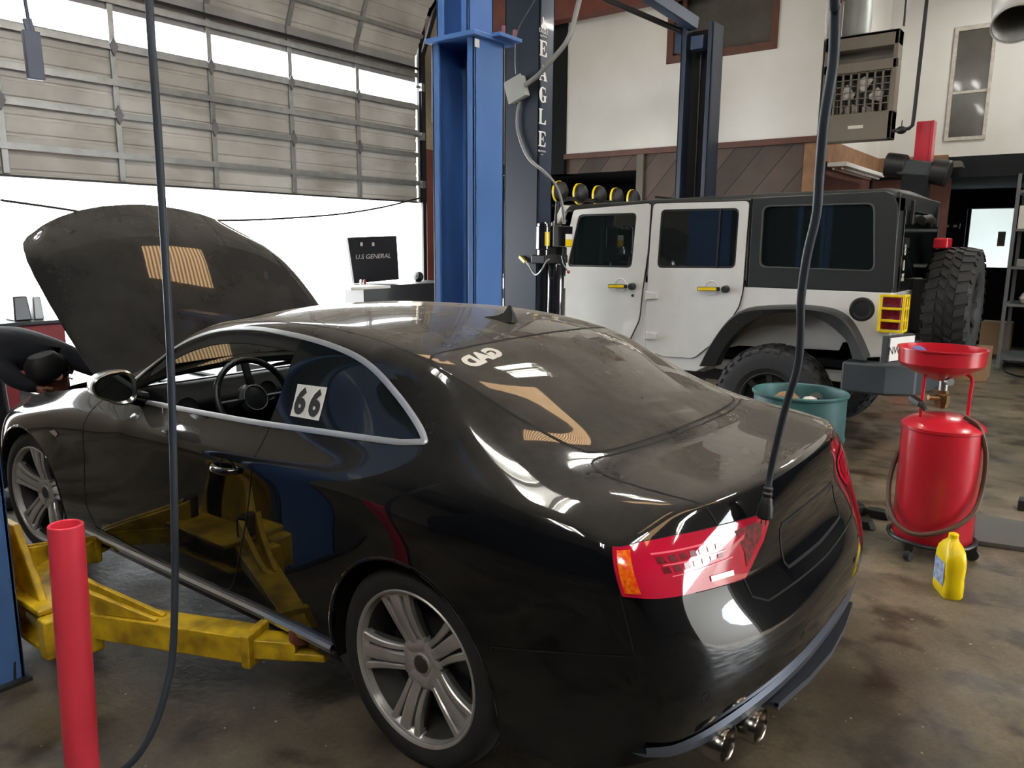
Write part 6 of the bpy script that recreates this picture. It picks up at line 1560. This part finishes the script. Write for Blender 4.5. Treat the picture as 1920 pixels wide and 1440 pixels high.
# ------------------------------------------------------------------ oil drain, bottle, drum, mat
od = thing('oil_drain_tank', 'red rolling oil drain tank with wide red funnel dish', 'oil drain', (-1.03, -2.18, 0))
oc = at(1742, 1000, Z=.12); oc = V((-.985, -2.095, 0))
T = Matrix.Translation(oc)
m = MB(); m.lathe([(0, .10), (.185, .10), (.195, .115), (.195, .70), (.200, .705), (.200, .72), (.192, .728), (.16, .752), (.10, .772), (.05, .78), (0, .78)], T, 56); lb(od, m, 'tank', M['red'])
m = MB(); cz = 1.115; T2 = Matrix.Translation(oc + V((.045, -.03, 0))) 
m.lathe([(.03, cz - .165), (.05, cz - .155), (.13, cz - .12), (.19, cz - .088), (.204, cz - .07), (.207, cz + .0), (.214, cz + .002), (.214, cz + .009), (.202, cz + .009), (.197, cz - .062), (.18, cz - .078), (.03, cz - .12), (0, cz - .12)], T2, 72); lb(od, m, 'funnel_dish', M['red'])
for a in (38, -142):
    m = MB()
    c, s = math.cos(math.radians(a)), math.sin(math.radians(a))
    m.tube(catmull([oc + V((.125 * c, .125 * s, .74)), oc + V((.125 * c, .125 * s, .88)), oc + V((.125 * c, .125 * s, .965)), oc + V((.10 * c + .02, .10 * s - .015, .995))], 5), .009, 8)
    lb(od, m, 'handle_rod', M['red'])
m = MB(); m.lathe([(0, .80), (.030, .81), (.030, .83), (.036, .83), (.036, .875), (.028, .885), (.028, .90), (.020, .90), (.020, .97), (0, .97)], T @ Matrix.Translation(V((.02, -.015, 0))), 8); m.tube([oc + V((.02, 0, .86)), oc + V((.075, .05, .865))], .014, 8); lb(od, m, 'valve_body', M['brass'])
m = MB(); m.lathe([(.021, .90), (.022, .99), (.018, .99)], T @ Matrix.Translation(V((.02, -.015, 0))), 24); m.lathe([(0, 0), (.02, 0), (.02, .03), (0, .03)], frame_mtx(oc + V((.0, .01, .955)), (-.6, .8, 0)), 12); lb(od, m, 'sight_glass', M['steel'])
m = MB(); m.bar(oc + V((.09, .14, .84)), oc + V((.15, .08, .86)), .035, .03); m.tube([oc + V((.13, .11, .86)), oc + V((.07, .12, .81))], .014, 8); lb(od, m, 'hose_clamp', M['black'], bevel=.006)
m = MB(); m.tube(catmull([oc + V((-.10, .06, .79)), oc + V((-.17, .06, .74)), oc + V((-.212, .04, .60)), oc + V((-.215, .06, .42)), oc + V((-.19, .13, .30)), oc + V((-.10, .205, .22)), oc + V((.03, .228, .17)), oc + V((.13, .20, .19)), oc + V((.20, .12, .27)), oc + V((.225, .02, .40)), oc + V((.21, -.05, .52))], 8), .0125, 10); lb(od, m, 'drain_hose', M['hose_brown'])
for a in (70, 190, 310):
    c, s = math.cos(math.radians(a)), math.sin(math.radians(a)); q = oc + V((.20 * c, .20 * s, 0))
    m = MB(); m.lathe([(0, -.015), (.030, -.015), (.034, -.01), (.034, .01), (.030, .015), (0, .015)], frame_mtx(q + V((0, 0, .036)), (-s, c, 0)), 20); m.box((q.x - .02, q.y - .02, .06), (q.x + .02, q.y + .02, .10)); lb(od, m, 'caster', M['black'])
m = MB(); m.tube([oc + V((.10, -.0, .0)) + V((-.1 + .21 * math.cos(t_), .21 * math.sin(t_), .105)) for t_ in [i * PI / 12 for i in range(24)]], .012, 8, closed=True); lb(od, m, 'base_ring', M['black'])
p = T2 @ V((.10, .06, cz - .018)); m = MB(); m.lathe([(0, -.012), (.035, -.012), (.038, 0), (.035, .012), (0, .012)], frame_mtx(p, (-.3, .5, .7)), 20); tag(m.build('round_lid', mat('blue_cap_plastic', sh(96, 110, 170), rough=.4)), 'blue round lid lying in the red funnel dish', 'lid')
p = T2 @ V((-.0, .02, cz - .05)); m = MB(); m.lathe([(0, -.015), (.05, -.01), (.055, .01), (.02, .03), (0, .03)], frame_mtx(p, (.2, .2, .9)), 9); tag(m.build('oily_rag', M['hose_brown']), 'crumpled brown oily rag inside the red funnel dish', 'rag')
# yellow bottle
bo = thing('oil_jug', 'yellow plastic jug with blue label in front of the red tank', 'bottle', (-1.15, -1.60, 0))
bc = V((-1.145, -1.61, 0))
def rrect(hx, hy, z, n=6, r=.3):
    pts = [(-hx, -hy), (hx, -hy), (hx, hy), (-hx, hy)]; return [V((x, y, z)) for x, y in rounded(pts, min(hx, hy) * .9, n)]
RZ = Matrix.Translation(bc) @ Matrix.Rotation(math.radians(-62), 4, 'Z')
rings = [rrect(.085, .042, .0), rrect(.092, .047, .012), rrect(.092, .047, .06), rrect(.088, .044, .10), rrect(.092, .047, .14), rrect(.092, .047, .19), rrect(.080, .042, .225), rrect(.055, .034, .25), rrect(.03, .022, .268), rrect(.026, .020, .278)]
m = MB(); k = len(rings[0]); m.add([RZ @ p for r in rings for p in r], [(i * k + j, i * k + (j + 1) % k, (i + 1) * k + (j + 1) % k, (i + 1) * k + j) for i in range(len(rings) - 1) for j in range(k)] + [tuple(range(k)), tuple((len(rings) - 1) * k + j for j in range(k))]); lb(bo, m, 'bottle_body', M['bottle'])
m = MB(); m.box((-.06, .0475, .055), (.06, .0488, .17), mtx=RZ); m.box((-.06, -.0488, .055), (.06, -.0475, .17), mtx=RZ); lb(bo, m, 'label', M['label_blue'])
m = MB(); m.lathe([(0, .278), (.022, .278), (.022, .298), (.018, .302), (0, .302)], RZ @ Matrix.Translation(V((0, 0, 0))), 20); lb(bo, m, 'cap', M['bottle'])
# teal drum
dm = thing('trash_drum', 'teal steel drum used as a bin beside the off-roader rear wheel', 'drum', (.02, -2.75, 0))
dcn = V((.0, -2.55, 0)); a_ = at(1500, 740, Z=.75)
T = Matrix.Translation(V((a_.x, a_.y, 0)))
m = MB(); m.lathe([(0, 0), (.262, 0), (.268, .01), (.268, .24), (.274, .25), (.274, .26), (.268, .27), (.268, .48), (.274, .49), (.274, .50), (.268, .51), (.268, .75), (.280, .757), (.282, .768), (.276, .776), (.268, .770), (.262, .75), (.262, .04), (0, .04)], T, 56); lb(dm, m, 'drum_shell', M['teal'])
for i, (dx, dy, rr, mm) in enumerate(((.10, -.07, .09, 'cardboard'), (-.06, .0, .07, 'white'), (.07, .11, .06, 'black'), (-.05, -.15, .06, 'steel_dark'))):
    m = MB(); m.lathe([(0, 0), (rr, .01), (rr * 1.1, .06), (rr * .6, .10), (0, .11)], T @ Matrix.Translation(V((dx, dy, .66))) @ Matrix.Rotation(i * .12, 4, 'X') @ Matrix.Scale(.8, 4), 7)
    o = m.build('crumpled_waste', M[mm]); tag(o, ['brown crumpled waste inside the teal drum', 'white crumpled waste inside the teal drum', 'black crumpled waste inside the teal drum', 'grey crumpled waste inside the teal drum'][i], 'waste')
m = MB(); m.lathe([(0, .652), (.255, .645), (.255, .05), (0, .05)], T, 32); lb(dm, m, 'waste_fill', M['debris'])
# grey ramp plate on the floor
q = [at(x, y, Z=.03) for x, y in ((1828, 962), (1935, 980), (1935, 1028), (1826, 1012))]
m = MB(); m.prism(q, (0, 0, -.028)); tag(m.build('floor_plate', mat('grey_floor_plate', sh(88, 88, 86), rough=.6, var=.1), bevel=.004), 'flat grey plate lying on the floor right of red tank', 'plate')
m = MB(); p = at(1918, 955, Z=.0); m.box((p.x - .1, p.y - .05, 0), (p.x + .03, p.y + .05, .07)); tag(m.build('rubber_block', M['black'], bevel=.008), 'black rubber block at the right edge behind grey plate', 'block')
m = MB(); p = at(1918, 1052, Z=.0); m.box((p.x - .1, p.y - .03, 0), (p.x - .01, p.y + .07, .09)); tag(m.build('rubber_block', M['black'], bevel=.008), 'black rubber block at the right edge in front of grey plate', 'block')
# dark scraps behind the bumper
for i, (x, y, s_, lbl) in enumerate(((1608, 955, .10, 'black rubber scrap on the floor beside the coupe bumper'), (1650, 966, .07, 'black rubber scrap nearest the red tank on the floor'), (1625, 985, .06, 'small black rubber scrap in front of the larger ones'))):
    p = at(x, y, Z=.02); m = MB(); pts = [V((s_ * math.cos(a) * random.uniform(.6, 1.2), s_ * math.sin(a) * random.uniform(.4, 1.), 0)) for a in [k * PI / 4 for k in range(8)]]
    m.prism([p + q + V((0, 0, -.015)) for q in pts], (.02, .01, .05)); tag(m.build('rubber_scrap', M['debris'], bevel=.004), lbl, 'scrap')

# ------------------------------------------------------------------ outside: tool chest, cart, red cabinet
tc_ = thing('tool_chest', 'black tool chest with raised lettered lid outside the door', 'tool chest', (5.6, -4.2, 0))
X0 = 5.6
c0, c1, c2_, c3 = at(652, 445, X=X0), at(744, 442, X=X0), at(749, 524, X=X0), at(665, 532, X=X0)
m = MB(); m.prism([c0, c1, c2_, c3], (.05, 0, 0)); lb(tc_, m, 'chest_lid', M['tool_black'], bevel=.008)
cc = (c0 + c1 + c2_ + c3) / 4; lp = at(700, 481, X=X0 - .012); text_obj('lid_lettering', 'U.S GENERAL', .078, lp, (0, -1, .02), (0, 0, 1), M['white'], tc_, ext=.001, font_shear=.2, sx=1.25).matrix_parent_inverse = Matrix.Translation(-tc_.location)
m = MB(); lo = at(806, 556, X=X0); m.box((X0 - .50, c3.y + .12, 0.0), (X0 + .02, lo.y, c3.z - .0)); lb(tc_, m, 'chest_body', M['tool_black'], bevel=.012)
m = MB()
for i in range(3): m.box((X0 - .515, lo.y + .05, .86 - i * .2), (X0 - .50, c3.y + .06, .88 - i * .2))
lb(tc_, m, 'drawer_pull', M['steel'])
m = MB(); 
for px, py in ((678, 458), (700, 458)):
    p = at(px, py, X=X0 - .02); m.box((p.x, p.y - .018, p.z - .022), (p.x + .006, p.y + .018, p.z + .022))
lb(tc_, m, 'lid_sticker', M['white'])
for i, px in enumerate((677, 684)):
    p = at(px, 530, X=X0 - .2); m = MB(); m.lathe([(0, 0), (.018, 0), (.018, .06), (.01, .075), (0, .075)], Matrix.Translation(p - V((0, 0, .035))), 12); tag(m.build('spray_can', M['red_dark' if i else 'white']), ['white spray can on the tool chest beneath its lid', 'red spray can on the tool chest beneath its lid'][i], 'can')
tt = thing('tool_cart', 'low cart with white tray top left of the tool chest', 'cart', (5.0, -3.2, 0))
m = MB(); p, q = at(640, 538, X=4.85), at(715, 538, X=4.85); m.box((4.7, q.y, p.z - .03), (5.05, p.y, p.z)); lb(tt, m, 'tray', M['white'], bevel=.005)
m = MB(); m.box((4.73, q.y + .02, .0), (5.03, p.y - .2, p.z - .03)); lb(tt, m, 'cart_body', M['tool_black'])
p = at(785, 519, X=5.5); m = MB(); m.lathe([(0, -.05), (.05, -.04), (.07, 0), (.05, .05), (0, .06)], frame_mtx(p, (0, 1, .3)), 16); m.tube([p, p - V((0, 0, .09))], .02, 8); tag(m.build('grinder_head', M['steel_dark']), 'dark round machine head on the right end of tool chest', 'machine')
rc_ = thing('red_cabinet', 'dull red cabinet outside behind the raised hood', 'cabinet', (5.2, .3, 0))
X1 = 5.0; p, q = at(-60, 605, X=X1), at(122, 610, X=X1)
m = MB(); m.box((X1, q.y, 0), (X1 + .6, p.y + .3, q.z + .02)); lb(rc_, m, 'cabinet_body', M['red_dark'], bevel=.012)
m = MB(); m.box((X1 - .02, q.y - .02, q.z + .02), (X1 + .6, p.y + .3, q.z + .05)); lb(rc_, m, 'cabinet_top', M['tool_black'], bevel=.006)
for i, (xa, xb2, yt, mm, lbl) in enumerate(((18, 56, 556, 'tool_black', 'dark container on the red cabinet, the left one'), (56, 80, 556, 'steel', 'light grey container on the red cabinet beside the raised hood'))):
    a, b = at(xa, yt, X=X1 + .15), at(xb2, 600, X=X1 + .15); zb = q.z + .05; m = MB(); hw_ = abs(a.y - b.y) / 2; cy_ = (a.y + b.y) / 2
    m.add([(X1 + .1, cy_ - hw_, zb), (X1 + .1, cy_ + hw_, zb), (X1 + .3, cy_ + hw_, zb), (X1 + .3, cy_ - hw_, zb), (X1 + .12, cy_ - hw_ * .8, a.z), (X1 + .12, cy_ + hw_ * .8, a.z), (X1 + .28, cy_ + hw_ * .8, a.z), (X1 + .28, cy_ - hw_ * .8, a.z)], [(0, 3, 2, 1), (4, 5, 6, 7), (0, 1, 5, 4), (1, 2, 6, 5), (2, 3, 7, 6), (3, 0, 4, 7)])
    tag(m.build('parts_container', M[mm], bevel=.01), lbl, 'container')

# ------------------------------------------------------------------ mechanic bending into the engine bay
def skin_body(name, J, E_, mats, root=0, sub=2):
    me = bpy.data.meshes.new(name); me.from_pydata([V(j[0]) for j in J], E_, []); o = bpy.data.objects.new(name, me); COL.objects.link(o)
    md = o.modifiers.new('skin', 'SKIN'); md.use_smooth_shade = True
    for i, j in enumerate(J):
        sv = me.skin_vertices[0].data[i]; r = j[1]; sv.radius = r if isinstance(r, tuple) else (r, r); sv.use_root = (i == root)
    s = o.modifiers.new('sub', 'SUBSURF'); s.levels = sub; s.render_levels = sub
    me.materials.append(mats); return o
ps = thing('person', 'person in black hoodie bending over into the coupe engine bay', 'person', (3.8, .8, 0))
def pz(o): o.parent = ps; o.matrix_parent_inverse = Matrix.Translation(-ps.location); return o
PV = [((3.74, .80, .93), (.16, .13)), ((3.62, .76, 1.02), (.16, .12)), ((3.44, .70, 1.07), (.19, .12)), ((3.26, .62, 1.04), (.19, .12)), ((3.16, .58, .98), (.06, .06)),
      ((3.16, .50, .99), .075), ((3.00, .44, .93), .055), ((2.88, .36, .87), .042), ((3.28, .80, .96), .07), ((3.14, .78, .88), .052), ((3.04, .70, .84), .042)]
torso = pz(skin_body('hoodie', PV, [(0, 1), (1, 2), (2, 3), (3, 4), (3, 5), (5, 6), (6, 7), (3, 8), (8, 9), (9, 10)], M['cloth_black'], 0))
LG = [((3.75, .80, .92), (.155, .13)), ((3.76, .71, .78), .095), ((3.70, .69, .48), .068), ((3.78, .70, .10), .05), ((3.80, .90, .78), .095), ((3.76, .92, .48), .068), ((3.86, .93, .10), .05)]
pz(skin_body('trousers', LG, [(0, 1), (1, 2), (2, 3), (0, 4), (4, 5), (5, 6)], M['denim'], 0))
for x, y in ((3.78, .70), (3.86, .93)):
    m = MB(); m.box((x - .17, y - .05, 0), (x + .09, y + .05, .09)); o = m.build('shoe', M['black'], bevel=.03, segs=3); pz(o)
hd_ = V((3.08, .62, .90))
m = MB(); import itertools
prof_ = [(0, -.12), (.045, -.115), (.065, -.08), (.075, -.03), (.08, .03), (.075, .08), (.05, .11), (0, .12)]
fmh = frame_mtx(hd_, V((-.05, -.35, .85)).normalized() * -1 if False else V((.05, -.25, -.95)) * -1, (0, .95, -.25))
m.lathe(prof_, fmh @ Matrix.Diagonal((1.15, .95, 1, 1)), 24)
m.tube([fmh @ V((-.085, 0, -.01)), fmh @ V((-.11, 0, -.03))], [.012, .016], 8)
for s in (1, -1):
    m.tube([fmh @ V((0, .073 * s, .0)), fmh @ V((0, .088 * s, .005))], [.022, .026], 10)
    m.lathe([(0, .010), (.008, .006), (.011, 0)], frame_mtx(fmh @ V((-.085, .03 * s, .012)), fmh.to_3x3() @ V((-1, 0, 0))), 10)
m.tube([fmh @ V((-.088, -.022, -.06)), fmh @ V((-.093, 0, -.062)), fmh @ V((-.088, .022, -.06))], .006, 6)
pz(m.build('head', M['skin'], ang=60))
m = MB(); m.lathe([(.087, -.02), (.09, .03), (.085, .085), (.057, .122), (0, .132)], fmh @ Matrix.Translation(V((.014, 0, .0))) @ Matrix.Diagonal((1.15, 1.0, 1, 1)), 24); pz(m.build('hair', M['hair'], solid=-.004))
for (w, d) in ((V((2.88, .36, .87)), V((-.55, -.35, -.6))), (V((3.04, .70, .84)), V((-.5, -.5, -.6)))):
    d = d.normalized(); fh = frame_mtx(w, d, (1, 0, 0)); J = [((0, 0, -.02), (.028, .02)), ((0, 0, .04), (.036, .016)), ((0, 0, .085), (.036, .014))]; E2 = [(0, 1), (1, 2)]
    J = [(fh @ V(p), r) for p, r in J]
    for k, (ox, L) in enumerate(((-.03, .065), (-.01, .075), (.01, .072), (.03, .058))):
        b = len(J); J += [(fh @ V((ox, 0, .095)), .009), (fh @ V((ox * 1.1, .012, .095 + L * .5)), .009), (fh @ V((ox * 1.1, .035, .095 + L * .9)), .0075)]; E2 += [(2, b), (b, b + 1), (b + 1, b + 2)]
    b = len(J); J += [(fh @ V((-.045, .01, .03)), .011), (fh @ V((-.062, .025, .065)), .009)]; E2 += [(1, b), (b, b + 1)]
    pz(skin_body('hand', J, E2, M['skin'], 0, 1))

# ------------------------------------------------------------------ overhead lights and skylights
LIGHTS = [(1.2, -3.4, 1), (1.2, -4.3, 0), (1.2, .0, 1), (1.2, 3.9, 1), (-3.4, -3.4, 1), (-3.4, 1.2, 1), (-3.4, 4.6, 1), (-.6, 4.4, 1), (-1.0, -8.2, 1), (-5.8, -1.2, 1)]  # the last four are unseen fill lights, added to brighten the hall
LTX = ['twin-tube ceiling light over the gap between coupe and off-roader', 'unlit twin-tube ceiling light next in line over the off-roader', 'twin-tube ceiling light above the coupe hood hinge', 'twin-tube ceiling light above the near lift column side', 'twin-tube ceiling light behind the viewer toward the off-roader side', 'twin-tube ceiling light behind the viewer on the coupe side', 'added twin-tube fill light at the far rear corner behind the viewer', 'added twin-tube fill light above and behind the viewer', 'added twin-tube fill light near the white back wall', 'added twin-tube fill light close to the open rear bay']
for i, (x, y, on) in enumerate(LIGHTS):
    L_ = thing('ceiling_or_fill_light', LTX[i], 'ceiling light', (x, y, 4.9)); hl = .40 if i < 2 else .6
    m = MB(); m.box((x - .24, y - hl, 4.95), (x + .24, y + hl, 5.0)); m.box((x - .03, y - hl, 4.9), (x + .03, y + hl, 4.95)); lb(L_, m, 'housing', M['white'], bevel=.005)
    for dx in (-.17, .17):
        m = MB(); m.tube([(x + dx, y - hl + .02, 4.915), (x + dx, y + hl - .02, 4.915)], .024, 10); lb(L_, m, 'tube', M['tube_lamp'] if on else M['white'])
    m = MB()
    for dy in (-.3, .3): m.tube([(x, y + dy, 5.0), (x, y + dy, CZ - .004)], .005, 6)
    lb(L_, m, 'suspension_wire', M['steel_dark'])
SKY = [(.74, 1.02, -4.3, -2.45), (2.3, 3.3, -3.1, -1.9), (-5.2, -4.3, -4.5, 1.0), (-2.6, -2.2, -1.0, .6)]
for i, (xa, xb2, ya_, yb_) in enumerate(SKY):
    m = MB(); m.box((xa, ya_, CZ - .02), (xb2, yb_, CZ - .005)); struct(m.build('window_%d' % (4 + i), M['skylight']))

# ------------------------------------------------------------------ world, camera, render
w = bpy.data.worlds.new('world'); sc.world = w; w.use_nodes = True
bg = w.node_tree.nodes['Background']; bg.inputs[0].default_value = (.93, .97, 1.0, 1); bg.inputs[1].default_value = 6.0
sun = bpy.data.lights.new('sun', 'SUN'); sun.energy = 9; sun.angle = .02; sun.color = (1, .96, .9); so = bpy.data.objects.new('sun', sun); COL.objects.link(so)
so.rotation_euler = Euler((0, math.radians(-40), 0)); so.location = (10, 0, 12)
cd = bpy.data.cameras.new('camera'); co = bpy.data.objects.new('camera', cd); COL.objects.link(co); sc.camera = co
cd.sensor_width = 36; cd.lens = FPX / 1920 * 36; cd.clip_start = .05; cd.clip_end = 300
R_ = Matrix((RT, UP, -FW)).transposed().to_4x4(); R_.translation = CAM; co.matrix_world = R_
sc.view_settings.view_transform = 'Standard'; sc.view_settings.look = 'None'; sc.view_settings.gamma = 1; sc.view_settings.exposure = EXPO
sc.cycles.use_denoising = True; sc.cycles.max_bounces = 8; sc.cycles.diffuse_bounces = 4; sc.cycles.glossy_bounces = 4; sc.cycles.transparent_max_bounces = 8; sc.cycles.caustics_reflective = False; sc.cycles.caustics_refractive = False
sc.cycles.sample_clamp_indirect = 8
